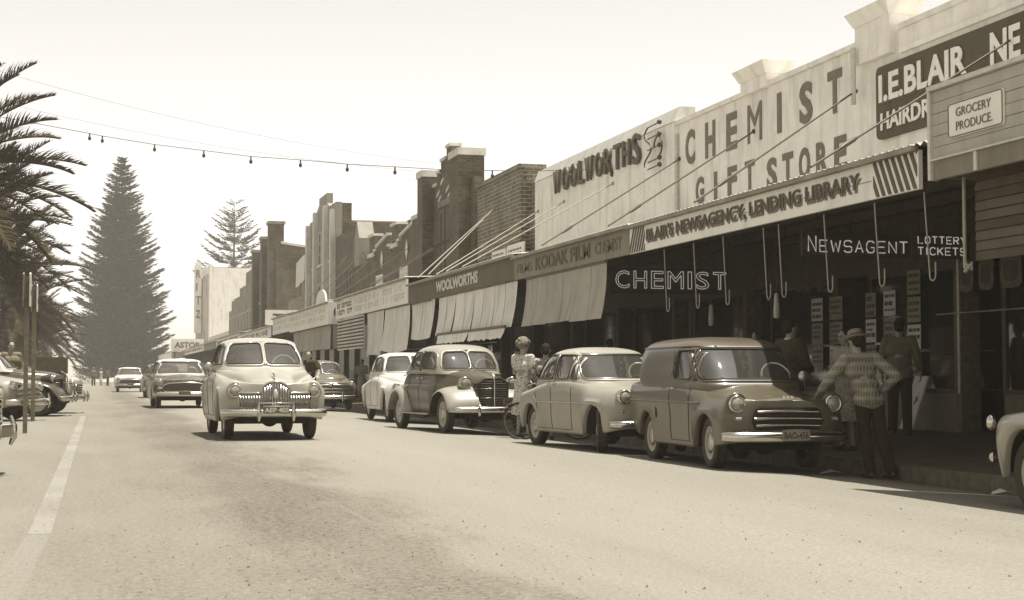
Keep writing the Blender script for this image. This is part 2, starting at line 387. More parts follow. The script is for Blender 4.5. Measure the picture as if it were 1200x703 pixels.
# ------------------------------------------------------------ buildings on the right
FX = 13.0
def building(name, label, y0, y1, zb, depth, m_side, cat='building', group=None):
    t = thing(name, label, cat, (FX+depth/2, (y0+y1)/2, 0), group)
    mb = MB(); mb.box(FX+.36, FX+depth, y0+.02, y1-.02, 3.9, zb-.5).box(FX+1.2, FX+depth, y0+.02, y1-.02, -.3, 3.898).box(FX+.3, FX+1.198, y0+.02, y0+.12, -.3, 3.898).box(FX+.3, FX+1.198, y1-.12, y1-.02, -.3, 3.898); obj('side_wall', mb, m_side, t)
    mb = MB(); mb.box(FX+.36, FX+depth, y0+.02, y1-.02, zb-.497, zb-.42); obj('roof', mb, 'iron_roof', t)
    return t
def front(t, poly, m, x0=FX, x1=FX+.355, name='parapet_wall'):
    return obj(name, MB().yz(poly, x0, x1), m, t)
def coping(t, pts, m='coping', w=.14, h=.12, x0=FX-.06, x1=FX+.42, name='coping'):
    """a coping strip laid on the line pts [(y,z)...]; one part per straight run"""
    for (ya, za), (yb, zb) in zip(pts, pts[1:]):
        if abs(ya-yb) < 1e-3:
            s = w/2; a, b = sorted((za, zb)); poly = [(ya-s, a+h), (ya+s, a+h), (ya+s, b-.002), (ya-s, b-.002)]
        else: poly = [(ya, za+.003), (yb, zb+.003), (yb, zb+h), (ya, za+h)]
        obj(name, MB().yz(poly, x0, x1), m, t)
def window(t, y0, y1, z0, z1, frame='paint_pale', pane='shop_dark', x=FX, bars=0, fw=.07, sill=True):
    f = MB(); e = .05
    f.box(x-e, x+.02, y0, y1, z0, z0+fw).box(x-e, x+.02, y0, y1, z1-fw, z1).box(x-e, x+.02, y0, y0+fw, z0+fw, z1-fw).box(x-e, x+.02, y1-fw, y1, z0+fw, z1-fw)
    for k in range(bars):
        z = z0+(z1-z0)*(k+1)/(bars+1); f.box(x-e+.01, x+.02, y0+fw, y1-fw, z-.02, z+.02)
    wn = obj('window', f, frame, t)
    obj('pane', MB().box(x-.012, x-.004, y0+fw, y1-fw, z0+fw, z1-fw), pane, wn)
    if sill: obj('sill', MB().box(x-.12, x-.002, y0-.08, y1+.08, z0-.11, z0-.003), 'coping', wn)
    return wn
def shopfront(t, y0, y1, n=2, pale=0, stall='tile_mid', ztop=3.3):
    """stallboards, panes, a recessed door and a bulkhead between y0 and y1"""
    zf = fz(13)-.02
    obj('bulkhead', MB().box(FX, FX+.355, y0, y1, 2.75, 3.9), 'timber_dark', t)
    w = (y1-y0)/n
    for k in range(n):
        a, b = y0+k*w, y0+(k+1)*w; dw = min(1.1, w*.3)
        obj('pier', MB().box(FX-.04, FX+.3, a, a+.16, zf, 2.748), 'timber_grey' if (k+pale) % 2 else 'timber_dark', t)
        obj('stallboard', MB().box(FX, FX+.3, a+.162, b-dw, zf, .72), stall, t)
        wn = obj('shop_window', MB().box(FX-.02, FX+.06, a+.162, b-dw, .722, .80).box(FX-.02, FX+.06, a+.162, b-dw, 2.66, 2.746).box(FX-.02, FX+.06, a+.162, a+.24, .802, 2.658).box(FX-.02, FX+.06, b-dw-.08, b-dw, .802, 2.658), 'timber_dark', t)
        obj('pane', MB().box(FX+.01, FX+.02, a+.24, b-dw-.08, .80, 2.66), 'shop_glass', wn)
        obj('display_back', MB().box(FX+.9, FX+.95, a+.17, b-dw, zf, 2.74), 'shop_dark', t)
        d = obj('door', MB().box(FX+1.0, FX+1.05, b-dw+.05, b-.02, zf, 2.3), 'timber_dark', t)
        obj('handle', MB().tube([(FX+.97, b-.2, 1.05), (FX+.97, b-.2, 1.25)], .02), 'chrome_dull', d)
def rods(t, pts, m='steel_dark', r=.017, turn=True):
    for a, b in pts:
        A, B = Vector(a), Vector(b)
        o = obj('stay_rod', MB().tube([A, B], r), m, t)
        d = (B-A)
        if turn: obj('turnbuckle', MB().tube([A+d*.80, A+d*.815, A+d*.86, A+d*.875], [r*1.2, .034, .034, r*1.2]), m, o)
        obj('wall_eye', MB().ball(a, .05), m, o)

# ---- near chemist / newsagent building (white parapet)
t = building('shop_building', 'long white rendered shop building with chemist gift store lettering on its parapet', 9.0, 33.4, 6.8, 12, 'grey_wall')
front(t, [(23.0, 3.9), (33.4, 3.9), (33.4, 6.8), (23.0, 6.8)], 'cream_wall')
front(t, [(9, 3.9), (22.998, 3.9), (22.998, 6.8), (9, 6.8)], 'white_wall', FX-.03)
coping(t, [(24.5, 6.8), (33.4, 6.8)], 'cream_wall', h=.10)
coping(t, [(9, 6.8), (23.0, 6.8)], 'cream_wall', h=.10)
obj('moulding', MB().box(FX-.09, FX-.032, 9, 22.9, 6.38, 6.47), 'white_wall', t)
for ya, yb, zt in ((28.0, 29.5, 7.05), (23.05, 24.5, 7.12)):
    obj('pilaster', MB().box(FX-.12, FX+.40, ya+.12, yb-.12, 6.45 if ya < 25 else 6.78, zt), 'white_wall', t)
    obj('pilaster_cap', MB().add([(FX-.14, ya+.1, zt), (FX+.42, ya+.1, zt), (FX+.42, yb-.1, zt), (FX-.14, yb-.1, zt), (FX-.26, ya-.02, zt+.24), (FX+.5, ya-.02, zt+.24), (FX+.5, yb+.02, zt+.24), (FX-.26, yb+.02, zt+.24)],
        [(0,1,2,3), (7,6,5,4), (0,4,5,1), (1,5,6,2), (2,6,7,3), (3,7,4,0)]), 'white_wall', t)
def word(t, s, ya, yb, za, zb, m, x=FX-.002, depth=.02, bold=.02, name='lettering', shear=0):
    return obj(name, letters(MB(), s, (x, ya, za), ROADS, ya-yb, zb-za, depth, bold, shear), m, t)
# individual painted letters, widely spaced as in the photograph
def spaced(t, s, ya, yb, za, zb, m, wl, x=FX-.004, name='letter', depth=.012, bold=.022):
    n = len(s); b0 = bold
    for k, ch in enumerate(s):
        bold = 0 if ch == 'M' else b0*1.6
        if ch == ' ': continue
        y = ya-(ya-yb-wl)*k/(n-1); ww = wl*(.35 if ch == 'I' else 1.25 if ch == 'M' else 1.0)
        obj(name, letters(MB(), ch, (x, y-(wl-ww)/2, za), ROADS, ww, zb-za, depth, bold), m, t)
spaced(t, 'CHEMIST', 32.75, 25.1, 5.78, 6.58, 'paint_mid', .56)
spaced(t, 'GIFT', 32.15, 28.95, 4.82, 5.43, 'paint_mid', .48)
spaced(t, 'STORE', 28.35, 24.95, 4.70, 5.34, 'paint_mid', .47)
obj('downpipe', MB().tube([(FX-.06, 33.2, 3.6), (FX-.06, 33.2, 6.6)], .045), 'paint_pale', t)
obj('downpipe', MB().tube([(FX-.2, 24.3, 5.75), (FX-.2, 24.3, 6.75)], .05), 'paint_pale', t)
shopfront(t, 9.0, 33.4, 6)
# hairdresser sign
s = thing('hairdresser_sign', 'large dark painted sign board with white lettering high on the white parapet', 'sign', (FX-.1, 21.5, 5.0))
def rrect(y0, y1, z0, z1, r, n=5):
    P = []
    for cy, cz, a0 in ((y1-r, z1-r, 0), (y0+r, z1-r, 90), (y0+r, z0+r, 180), (y1-r, z0+r, 270)):
        P += [(cy+r*math.cos(R_(a0+90*k/n)), cz+r*math.sin(R_(a0+90*k/n))) for k in range(n+1)]
    return P
obj('sign_board', MB().yz(rrect(15.5, 23.68, 5.02, 6.27, .12), FX-.10, FX-.035), 'sign_dark', s)
word(s, 'I.E.BLAIR', 23.5, 20.75, 5.60, 6.08, 'paint_dark', FX-.104, .006, .05)
obj('lettering', letters(MB(), 'I.E.BLAIR', (FX-.112, 23.55, 5.64), ROADS, 2.75, .48, .01, .03), 'paint_white', s)
obj('lettering', letters(MB(), 'NE', (FX-.112, 20.15, 5.62), ROADS, .78, .50, .01, .03), 'paint_white', s)
obj('lettering', letters(MB(), 'HAIRDRES', (FX-.112, 23.5, 5.16), ROADS, 2.05, .30, .01, .03), 'paint_white', s)

# ---- variety store (white parapet with raised letters)
t = building('store_building', 'white store building with tall plain parapet and dark raised letters', 33.42, 45.3, 7.25, 14, 'grey_wall')
front(t, [(33.42, 3.9), (45.3, 3.9), (45.3, 6.92), (33.42, 6.92)], 'cream_wall')
obj('parapet_band', MB().prism([(FX-.02, 6.93), (FX+.12, 7.28), (FX+.5, 7.28), (FX+.5, 6.93)], lambda x, z: (x, 33.40, z), lambda x, z: (x, 45.32, z)), 'pale_wall', t)
ww = [('W', 1.2), ('O', 1), ('O', 1), ('L', .8), ('W', 1.2), ('O', 1), ('R', 1), ('T', .9), ('H', 1), ('S', .95)]
y = 43.1; tot = sum(a for _, a in ww); k = (43.1-35.5)/tot
for ch, a in ww:
    o = obj('letter', letters(MB(), ch, (FX-.03, y-.04*k, 6.30 if ch != 'S' else 6.24), ROADS, a*k*.74, .66 if ch != 'S' else .78, .07, .012), 'paint_dark', t)
    y -= a*k
shopfront(t, 33.42, 45.3, 3, 1)
br = thing('neon_bracket_sign', 'small curled wrought metal lamp bracket beside the raised letters', 'sign', (FX-.1, 34.4, 6.0))
P = [(FX-.12, 34.95+.25*math.sin(k*.55), 7.0-k*.062) for k in range(16)]
obj('scroll', MB().tube(P, .022), 'steel_dark', br)
P = [(FX-.12, 34.25+.28*math.cos(k*.42), 6.45+.25*math.sin(k*.42)) for k in range(11)]
obj('scroll', MB().tube(P, .022), 'steel_dark', br)
for z in (7.0, 6.72, 6.45, 6.15, 5.98):
    o = obj('arm', MB().tube([(FX-.12, 34.95, z), (FX-.12, 34.1, z+.02)], .018), 'steel_dark', br)
    obj('bulb', MB().ball((FX-.13, 34.12, z+.02), .06), 'steel_dark', o)

# ---- brick building with white board
t = building('brick_shop_building', 'dark brick shop building with plain stepped parapet next to the white store', 45.35, 52.9, 7.6, 12, 'brick_near')
front(t, [(47.0, 3.6), (52.7, 3.6), (52.7, 7.58), (47.0, 7.58)], 'brick_near', FX, FX+.8)
front(t, [(45.32, 3.6), (46.998, 3.6), (46.998, 6.2), (45.32, 6.2)], 'brick_near', FX+.3, FX+.7)
coping(t, [(46.95, 7.58), (52.75, 7.58)], 'brick_mid', h=.16, x1=FX+.86)
shopfront(t, 45.35, 52.9, 2)
for k, (ya, yb) in enumerate(((48.5, 50.3), (46.3, 48.3))):
    s = thing('notice_board', ('left' if k == 0 else 'right')+' of the two white notice boards above the awning on the brick wall', 'sign', (FX-.1, ya, 4.3), 'white boards on the brick wall')
    obj('board', MB().box(FX-.09, FX-.03, ya, yb, 4.45, 5.15+.05*k), 'paint_white', s)
    mb = MB(); random.seed(k)
    for r in range(4):
        y = yb-.15
        while y > ya+.35:
            q = random.uniform(.12, .3); mb.box(FX-.096, FX-.091, y-q, y, 4.98-.13*r, 5.04-.13*r); y -= q+.07
    obj('faint_lettering', mb, 'paint_faded', s, stuff=True)

# ---- corrugated roof behind
t = thing('iron_roof_shed', 'ridged iron shed roof rising behind the tall brick parapet', 'building', (24, 70, 0))
mb = MB(); rows = []
for k in range(97):
    y = 62+k*.2; rows.append([(16, y, 8.7+.06*(k % 2)), (24, y, 11.6+.06*(k % 2))])
mb.grid(rows, smooth=False); obj('roof', mb, 'iron_roof', t)
obj('wall', MB().box(24.05, 25, 62, 81.2, 0, 11.5), 'brick_dark', t)

# ---- tall stepped tower front
t = building('tall_brick_building', 'tallest dark brick shop front with stepped parapet and square end piers', 53.0, 61.2, 8.0, 12, 'brick_dark')
front(t, [(53.1, 3.6), (61.1, 3.6), (61.1, 8.1), (60.2, 8.1), (60.2, 8.5), (59.4, 8.5), (59.4, 8.95), (58.7, 8.95), (58.7, 9.35), (57.7, 9.35), (57.7, 9.75), (56.9, 9.75), (56.9, 9.35), (56.2, 9.35), (56.2, 8.7), (55.2, 8.7), (55.2, 8.1), (53.1, 8.1)], 'brick_dark')
coping(t, [(60.2, 8.5), (59.4, 8.5)]); coping(t, [(59.4, 8.95), (58.7, 8.95)]); coping(t, [(58.7, 9.35), (57.7, 9.35)]); coping(t, [(57.7, 9.75), (56.9, 9.75)]); coping(t, [(56.9, 9.35), (56.2, 9.35)])
for ya, yb, zt in ((53.7, 55.2, 8.95), (60.1, 61.1, 8.95)):
    obj('pier', MB().box(FX-.45, FX+.5, ya, yb, 3.6, zt), 'brick_dark', t)
    obj('pier_cap', MB().box(FX-.5, FX+.55, ya-.06, yb+.06, zt+.002, zt+.26), 'coping', t)
for a in (55.75, 57.9):
    window(t, a, a+.75, 4.6, 7.4, 'timber_grey', 'shop_dark', bars=3)
obj('lintel', MB().box(FX-.06, FX-.003, 55.5, 59.0, 7.55, 7.8), 'brick_mid', t)
for k, (y, z) in enumerate(((58.9, 8.2), (58.2, 8.6), (57.2, 8.2), (56.4, 8.6), (58.6, 7.95), (56.9, 7.95))):
    obj('inset_brick', MB().prism([(y, z), (y+.5, z-.18), (y+.5, z-.08), (y, z+.1)], lambda a, b: (FX-.03, a, b), lambda a, b: (FX-.002, a, b)), 'coping', t)
shopfront(t, 53.0, 61.2, 2, 1)

# ---- building with zigzag white copings and diamonds
t = building('gabled_brick_building', 'dark brick building with white zigzag copings and pale diamond insets', 61.3, 79.0, 7.6, 10, 'brick_dark')
front(t, [(61.3, 3.6), (79, 3.6), (79, 6.6), (61.3, 6.6)], 'brick_dark')
obj('pier', MB().box(FX-.30, FX+.9, 61.5, 62.9, 3.6, 7.45), 'brick_dark', t)
obj('pier_cap', MB().box(FX-.36, FX+.96, 61.45, 62.95, 7.452, 7.62), 'coping', t)
for k, y0 in enumerate((63.2, 69.2)):
    poly = [(y0, 6.602), (y0, 6.9), (y0+.5, 6.9), (y0+.5, 7.45), (y0+3.6, 7.1), (y0+3.6, 6.95), (y0+4.2, 6.95), (y0+4.2, 7.75), (y0+5.7, 7.75), (y0+5.7, 6.602)]
    front(t, poly, 'brick_dark', FX-.02, FX+.40)
    coping(t, [(y0, 6.9), (y0+.5, 6.9)], x0=FX-.12); coping(t, [(y0+.5, 7.45), (y0+3.6, 7.1)], x0=FX-.12); coping(t, [(y0+3.6, 6.95), (y0+4.2, 6.95)], x0=FX-.12); coping(t, [(y0+4.2, 7.75), (y0+5.7, 7.75)], x0=FX-.12)
    obj('coping', MB().box(FX-.12, FX-.025, y0+4.1, y0+5.75, 6.75, 6.93), 'coping', t)
    obj('diamond', MB().yz([(y0+2.2, 6.0), (y0+2.5, 6.45), (y0+2.2, 6.9), (y0+1.9, 6.45)], FX-.05, FX-.022), 'coping', t)
    window(t, y0+2.0, y0+3.7, 5.05, 5.75, 'paint_white', 'paint_pale', x=FX-.002, bars=2)
obj('gable', MB().prism([(77.5, 6.6), (79.0, 6.6), (79.0, 8.0), (78.2, 8.9), (77.5, 8.0)], lambda y, z: (FX-.1, y, z), lambda y, z: (FX+.7, y, z)), 'grey_wall', t)
obj('rear_wall', MB().box(FX+2.5, FX+6, 64, 78.5, 7.0, 9.0), 'brick_dark', t)
shopfront(t, 61.3, 79.0, 4)

# ---- small brick building and rendered tower
t = building('low_brick_building', 'narrow brown brick building in the shadow of the tall rendered front', 79.05, 86.0, 8.3, 10, 'brick_dark')
front(t, [(79.05, 3.6), (86, 3.6), (86, 8.75), (83, 8.75), (83, 8.4), (79.05, 8.4)], 'brick_dark')
for y in (79.8, 82.0, 84.2): window(t, y, y+.9, 4.6, 6.6, 'timber_grey')
shopfront(t, 79.05, 86.0, 2, 1)
t = building('rendered_building', 'tall pale rendered shop front with vertical piers and stepped top', 86.1, 97.2, 10.2, 9, 'brick_dark')
front(t, [(86.1, 3.6), (97.2, 3.6), (97.2, 10.6), (94.0, 10.6), (94.0, 11.0), (92.9, 11.3), (92.9, 11.7), (89.6, 11.7), (89.6, 11.1), (88.6, 10.8), (86.1, 10.8)], 'grey_wall')
for y in (86.2, 89.0, 93.2, 96.5): obj('pier', MB().box(FX-.28, FX-.003, y, y+.6, 3.6, 10.9 if 88 < y < 94 else 10.4), 'pale_wall', t)
obj('rear_wall', MB().box(FX+.36, FX+.9, 86.1, 97.0, 9.6, 10.75), 'brick_dark', t)
for y in (87.1, 90.2, 91.8, 94.2):
    window(t, y, y+1.1, 7.6, 9.6, 'pale_wall', 'shop_dark', bars=2); window(t, y, y+1.1, 4.4, 6.5, 'pale_wall', 'shop_dark', bars=2)
shopfront(t, 86.1, 97.2, 3)

# ---- low shops and dark brick pair
t = building('low_shop_building', 'low shop building with cluttered iron roof between the taller fronts', 97.3, 115.9, 5.4, 9, 'brick_dark', )
front(t, [(97.3, 3.6), (115.9, 3.6), (115.9, 5.6), (108, 5.6), (108, 6.2), (101, 6.2), (101, 5.4), (97.3, 5.4)], 'brick_mid')
shopfront(t, 97.3, 115.9, 4)
s = thing('roof_hoarding', 'pale tilted hoarding standing on the low iron roof', 'sign', (FX+1, 110, 5.4))
obj('board', MB().yz([(106.5, 7.6), (110.5, 7.3), (110.2, 9.0), (106.2, 9.3)], FX+.8, FX+.9), 'paint_pale', s)
obj('post', MB().tube([(FX+.95, 108.3, 4.8), (FX+.95, 108.3, 8.2)], .12), 'timber_grey', s)
t = building('dark_brick_building', 'dark brick building with square piers above the parapet and sloping side wall', 116.0, 129.8, 10.2, 11, 'brick_dark')
front(t, [(116, 3.6), (129.8, 3.6), (129.8, 10.6), (116, 10.6)], 'brick_dark')
obj('gable_wall', MB().prism([(FX+.36, 5), (FX+11, 5), (FX+11, 9.4), (FX+.36, 10.9)], lambda x, z: (x, 116.0, z), lambda x, z: (x, 116.4, z)), 'brick_dark', t)
obj('coping', MB().prism([(FX+.36, 10.9), (FX+11, 9.4), (FX+11, 9.55), (FX+.36, 11.07)], lambda x, z: (x, 115.9, z), lambda x, z: (x, 116.5, z)), 'coping', t)
for y, zt in ((116.1, 12.6), (121.5, 11.9), (128.4, 11.4)): obj('pier', MB().box(FX-.5, FX+.6, y, y+1.3, 3.6, zt-.22), 'brick_dark', t); obj('pier_cap', MB().box(FX-.6, FX+.7, y-.1, y+1.4, zt-.218, zt), 'dark_cap', t)
for y in (118.3, 123.6, 126.0): window(t, y, y+1.3, 7, 9, 'timber_grey'); window(t, y, y+1.3, 4.4, 6.1, 'timber_grey')
shopfront(t, 116, 129.8, 3)
t = building('far_brick_building', 'low far brick building with stepped parapet near the white picture theatre', 129.9, 158, 8.2, 11, 'brick_mid')
front(t, [(129.9, 3.6), (158, 3.6), (158, 7.5), (155, 7.5), (155, 8.4), (146, 8.4), (146, 9.1), (140, 9.1), (140, 10.2), (134, 10.2), (134, 9.4), (129.9, 9.4)], 'brick_mid')
for k in range(9): window(t, 131.5+k*2.9, 133+k*2.9, 5, 6.8, 'paint_pale')
shopfront(t, 129.9, 158, 5)
t = building('far_low_building', 'pale low building with plain front before the picture theatre', 158.1, 186, 5.6, 10, 'pale_wall')
front(t, [(158.1, 3.6), (186, 3.6), (186, 5.6), (158.1, 5.6)], 'pale_wall'); shopfront(t, 158.1, 186, 4)
t = building('picture_theatre', 'white picture theatre with blank side wall and tall vertical name fin', 186.1, 210, 14.3, 22, 'white_wall')
front(t, [(186.1, 3.6), (210, 3.6), (210, 13.6), (204, 13.6), (204, 14.6), (192, 14.6), (192, 14.2), (186.1, 14.2)], 'white_wall')
for k in range(5): obj('pilaster', MB().box(FX-.3, FX-.003, 188+k*4.6, 188.9+k*4.6, 4, 13.2), 'pale_wall', t)
fin = obj('name_fin', MB().prism([(FX-1.15, 6.4), (FX-.303, 6.4), (FX-.303, 14.7), (FX-.45, 15.2), (FX-1.0, 15.2), (FX-1.15, 14.7)], lambda x, z: (x, 196.0, z), lambda x, z: (x, 197.0, z)), 'white_wall', t)
for k, ch in enumerate('RITZ'):
    obj('letter', letters(MB(), ch, (FX-1.0, 195.99, 13.2-k*1.65), FACE, .6 if ch != 'I' else .2, 1.0, .05, .03), 'grey_wall', fin)
shopfront(t, 186.1, 210, 3)
t = building('end_building', 'small far building closing the row at the beach end', 210.1, 232, 5.0, 8, 'pale_wall')
front(t, [(210.1, 3.0), (232, 3.0), (232, 5.2), (210.1, 5.2)], 'pale_wall'); shopfront(t, 210.1, 232, 3)

# ------------------------------------------------------------ awnings
def corr_sheet(t, y0, y1, xa, za, xb, zb, p=.16, amp=.022):
    n = int((y1-y0)/p*4); rows = []
    for k in range(n+1):
        y = y0+(y1-y0)*k/n; d = amp*math.sin(2*math.pi*(y-y0)/p); rows.append([(xa, y, za+d), (xb, y, zb+d)])
    return obj('iron_sheet', MB().grid(rows), 'iron_roof', t, label=None)
def awning(label, y0, y1, z0=3.02, z1=3.47, fas='fascia_pale', x=AX, zw=4.0, soffit=True, group='awnings over the footpath', p=.16, back=FX, gutter=True):
    t = thing('shop_awning', label, 'awning', (x, (y0+y1)/2, z0), group)
    obj('fascia', MB().box(x, x+.05, y0, y1, z0, z1), fas, t)
    y0r = y0 if y0 != 14.95 else 13.6; corr_sheet(t, y0r, y1, x-.04, z1+.05, back-.02, zw, p)  # newsagent sheet is lengthened past its fascia to keep sun out of the gap
    if soffit:
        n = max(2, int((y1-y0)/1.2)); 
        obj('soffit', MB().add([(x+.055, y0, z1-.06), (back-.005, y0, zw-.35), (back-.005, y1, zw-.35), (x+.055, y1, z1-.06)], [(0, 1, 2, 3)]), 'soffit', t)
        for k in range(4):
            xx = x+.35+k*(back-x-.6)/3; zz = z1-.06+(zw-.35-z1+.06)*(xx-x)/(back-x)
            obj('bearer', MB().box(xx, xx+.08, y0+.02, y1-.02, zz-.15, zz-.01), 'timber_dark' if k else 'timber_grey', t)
    if gutter: obj('gutter', MB().box(x-.09, x-.002, y0, y1, z1-.015, z1+.045), 'iron', t)
    return t
n_aw = awning('newsagent awning with pale lettered fascia and diagonal striped ends', 14.95, 24.36, 3.03, 3.46)
fas_x = AX-.003
def stripes(t, ya, yb, z0, z1, n, flip):
    mb = MB(); w = (yb-ya)
    for k in range(-n, n+1):
        a = ya+k*w/n*1.0; h = z1-z0; sl = (1 if flip else -1)*h*.55
        # clip a slanted strip to the panel
        P = [(a, z0), (a+w/n*.5, z0), (a+w/n*.5+sl, z1), (a+sl, z1)]
        def clip(P, lim, sgn):
            out = []
            for i in range(len(P)):
                p, q = P[i], P[(i+1) % len(P)]
                ip, iq = (p[0]-lim)*sgn >= 0, (q[0]-lim)*sgn >= 0
                if ip: out.append(p)
                if ip != iq:
                    s_ = (lim-p[0])/(q[0]-p[0]); out.append((lim, p[1]+(q[1]-p[1])*s_))
            return out
        P = clip(P, ya, 1)
        if len(P) > 2: P = clip(P, yb, -1)
        if len(P) > 2: mb.yz(P, fas_x-.008, fas_x+.0)
    return obj('stripe_panel', mb, 'paint_dark', t)
stripes(n_aw, 23.62, 24.33, 3.04, 3.45, 6, False); stripes(n_aw, 14.98, 15.95, 3.04, 3.45, 7, True)
obj('lettering', letters(MB(), "BLAIR'S NEWSAGENCY, LENDING LIBRARY", (fas_x-.002, 23.48, 3.115), ROADS, 7.25, .20, .006, .03, 0), 'paint_mid', n_aw)
obj('lettering', letters(MB(), "BLAIR'S NEWSAGENCY, LENDING LIBRARY", (fas_x-.010, 23.52, 3.15), ROADS, 7.25, .23, .008, .02, 0), 'paint_dark', n_aw)
obj('fascia_join', MB().box(fas_x-.004, fas_x, 16.0, 23.6, 3.24, 3.246), 'paint_mid', n_aw)
rods(n_aw, [((FX-.03, 19.67, 5.95), (AX+.02, 17.6, 3.62)), ((FX-.13, 24.37, 6.0), (AX+.02, 21.5, 3.6))])
# hooks for the rolled blinds: each hangs from the awning edge
for k, (ya, zt) in enumerate(((22.95, 3.0), (21.7, 3.0), (20.57, 3.0), (19.18, 3.0), (18.7, 3.0), (17.38, 3.0), (16.09, 3.0), (14.98, 3.0))):
    pth = [(AX+.08, ya, zt), (AX+.08, ya-.1, 2.1)]+[(AX+.08, ya-.1-.06+.06*math.cos(R_(a)), 2.08-.06*math.sin(R_(a))) for a in range(0, 181, 30)]+[(AX+.08, ya-.22, 2.22)]
    h = obj('blind_hook', MB().tube(pth, .009, 6), 'steel_pale')
    tag(h, ['first pale blind hook hanging left of the chemist letters, above the pale sedan', 'second blind hook, in front of the E and M of the hanging chemist sign', 'third blind hook, in front of the last letter of the chemist sign', 'fourth blind hook, left one of the close pair above the van', 'fifth blind hook, right one of the close pair above the van',
            'sixth blind hook, crossing the first letter of the newsagent sign', 'seventh blind hook, crossing the middle of the newsagent sign', 'eighth and nearest blind hook, in front of the lottery sign'][k], 'hook', 'blind hooks under the newsagent awning')

k_aw = awning('chemist awning with faded film advertisement on a grey fascia', 24.37, 31.75, 3.03, 3.48, 'fascia_mid')
word(k_aw, 'KODAK FILM', 30.1, 26.5, 3.13, 3.40, 'paint_dark', fas_x-.004, .006, .03)
word(k_aw, 'CHEMIST', 26.2, 24.75, 3.15, 3.37, 'paint_faded', fas_x-.004, .006, .01)
word(k_aw, 'FILMS', 31.5, 30.35, 3.15, 3.34, 'paint_faded', fas_x-.004, .006, .01)
rods(k_aw, [((FX-.01, 28.96, 6.0), (AX+.02, 25.53, 3.62)), ((FX-.01, 33.12, 6.0), (AX+.02, 29.7, 3.62))])
w_aw = awning('variety store awning with pale letters on a dark fascia', 31.76, 43.3, 3.05, 3.55, 'fascia_dark')
word(w_aw, 'WOOLWORTHS', 39.6, 35.0, 3.17, 3.46, 'paint_pale', fas_x-.004, .006, .04)
for k in range(7):
    q = obj('canvas_pole', MB().tube([(AX+.02, 32.5+k*1.6, 3.04), (AX+.02, 33.4+k*1.6, 3.04)], .02), 'steel_dark', w_aw)
rods(w_aw, [((FX-.01, 37.86, 6.0), (AX+.02, 36.7, 3.66)), ((FX-.01, 42.2, 6.0), (AX+.02, 38.5, 3.66)), ((FX-.01, 44.9, 6.0), (AX+.02, 39.7, 3.66)), ((FX-.01, 49.9, 6.7), (AX+.02, 42.1, 3.72)), ((FX-.01, 50.25, 6.65), (AX+.02, 40.7, 3.72))], 'steel_pale', .015, False)
def fake_words(t, ya, yb, za, zb, x, m, seed, rows=1):
    """lettering too far away to read: a row of upright and level strokes"""
    random.seed(seed); mb = MB(); h = (zb-za)/rows
    for r in range(rows):
        y = ya; z0 = zb-(r+1)*h+h*.15; z1 = zb-r*h-h*.1
        while y > yb+.3:
            w = random.uniform(.22, .34)
            mb.box(x-.008, x, y-.07, y, z0, z1)
            q = random.random()
            if q > .3: mb.box(x-.0075, x, y-w, y-.072, z1-.07, z1)
            if q > .5: mb.box(x-.0075, x, y-w, y-.072, z0, z0+.07)
            if q < .6: mb.box(x-.008, x, y-w-.002, y-w+.06, z0+.072, z1-.072)
            y -= w+.12+(.3 if random.random() < .18 else 0)
    return obj('faint_lettering', mb, m, t, stuff=True)
g_aw = awning('far awning with tall pale fascia of faded advertising beside the variety store', 43.6, 57.2, 3.1, 3.78, 'fascia_pale')
for k, (a, b, m) in enumerate(((56.8, 53.2, 'paint_mid'), (52.8, 48.0, 'paint_faded'), (47.4, 44.0, 'paint_faded'))): fake_words(g_aw, a, b, 3.2, 3.68, AX, 'paint_faded' if k == 0 else 'paint_pale', k+3, 2)
rods(g_aw, [((FX, 64.9, 6.5), (AX+.02, 56.5, 3.95)), ((FX, 58, 6.2), (AX+.02, 50, 3.95)), ((FX, 56.5, 6.2), (AX+.02, 48.8, 3.95))], turn=False)
o_aw = awning('far awning with projecting pale sign box and round end plate', 58.5, 70.5, 2.98, 3.80, 'fascia_pale', x=AX-.1)
fake_words(o_aw, 70.1, 59.2, 3.15, 3.68, AX-.1, 'paint_pale', 11, 2)
obj('end_panel', MB().box(AX-.1, AX+.9, 58.42, 58.495, 2.98, 3.85), 'fascia_pale', o_aw)
obj('round_plate', MB().lathe([(0, 58.40), (.28, 58.40), (.28, 58.42)], (AX+.38, 0, 3.45), 'y', 20), 'paint_dark', o_aw)
obj('arch_top', MB().yz([(61.2+1.4*math.cos(R_(a)), 3.85+.55*math.sin(R_(a))) for a in range(0, 181, 15)], AX, AX+.06), 'fascia_pale', o_aw)
rods(o_aw, [((FX-.3, 80, 7.2), (AX, 68, 3.95)), ((FX, 77, 7.2), (AX, 64, 3.95)), ((FX, 73, 6.8), (AX, 61, 3.95))], turn=False)
p_aw = awning('far low awning carrying a square pale sign board', 70.6, 79.4, 3.1, 3.9, 'fascia_pale', x=AX+.1)
fake_words(p_aw, 78.8, 71.6, 3.25, 3.75, AX+.1, 'paint_pale', 17, 2)
q_aw = awning('far awning with a long plain pale fascia below the rendered front', 79.5, 97, 3.0, 3.55, 'fascia_pale')
fake_words(q_aw, 96, 80.5, 3.1, 3.45, AX, 'paint_faded', 19, 1)
s = thing('perpendicular_sign', 'pale sign board in old style letters standing across the far awning', 'sign', (10, 83, 3.7))
obj('board', MB().box(AX+.1, 12.4, 83, 83.08, 3.75, 4.55), 'fascia_pale', s)
obj('lettering', letters(MB(), 'The', (AX+.5, 82.998, 3.9), FACE, 1.3, .45, .01, .05), 'paint_dark', s)
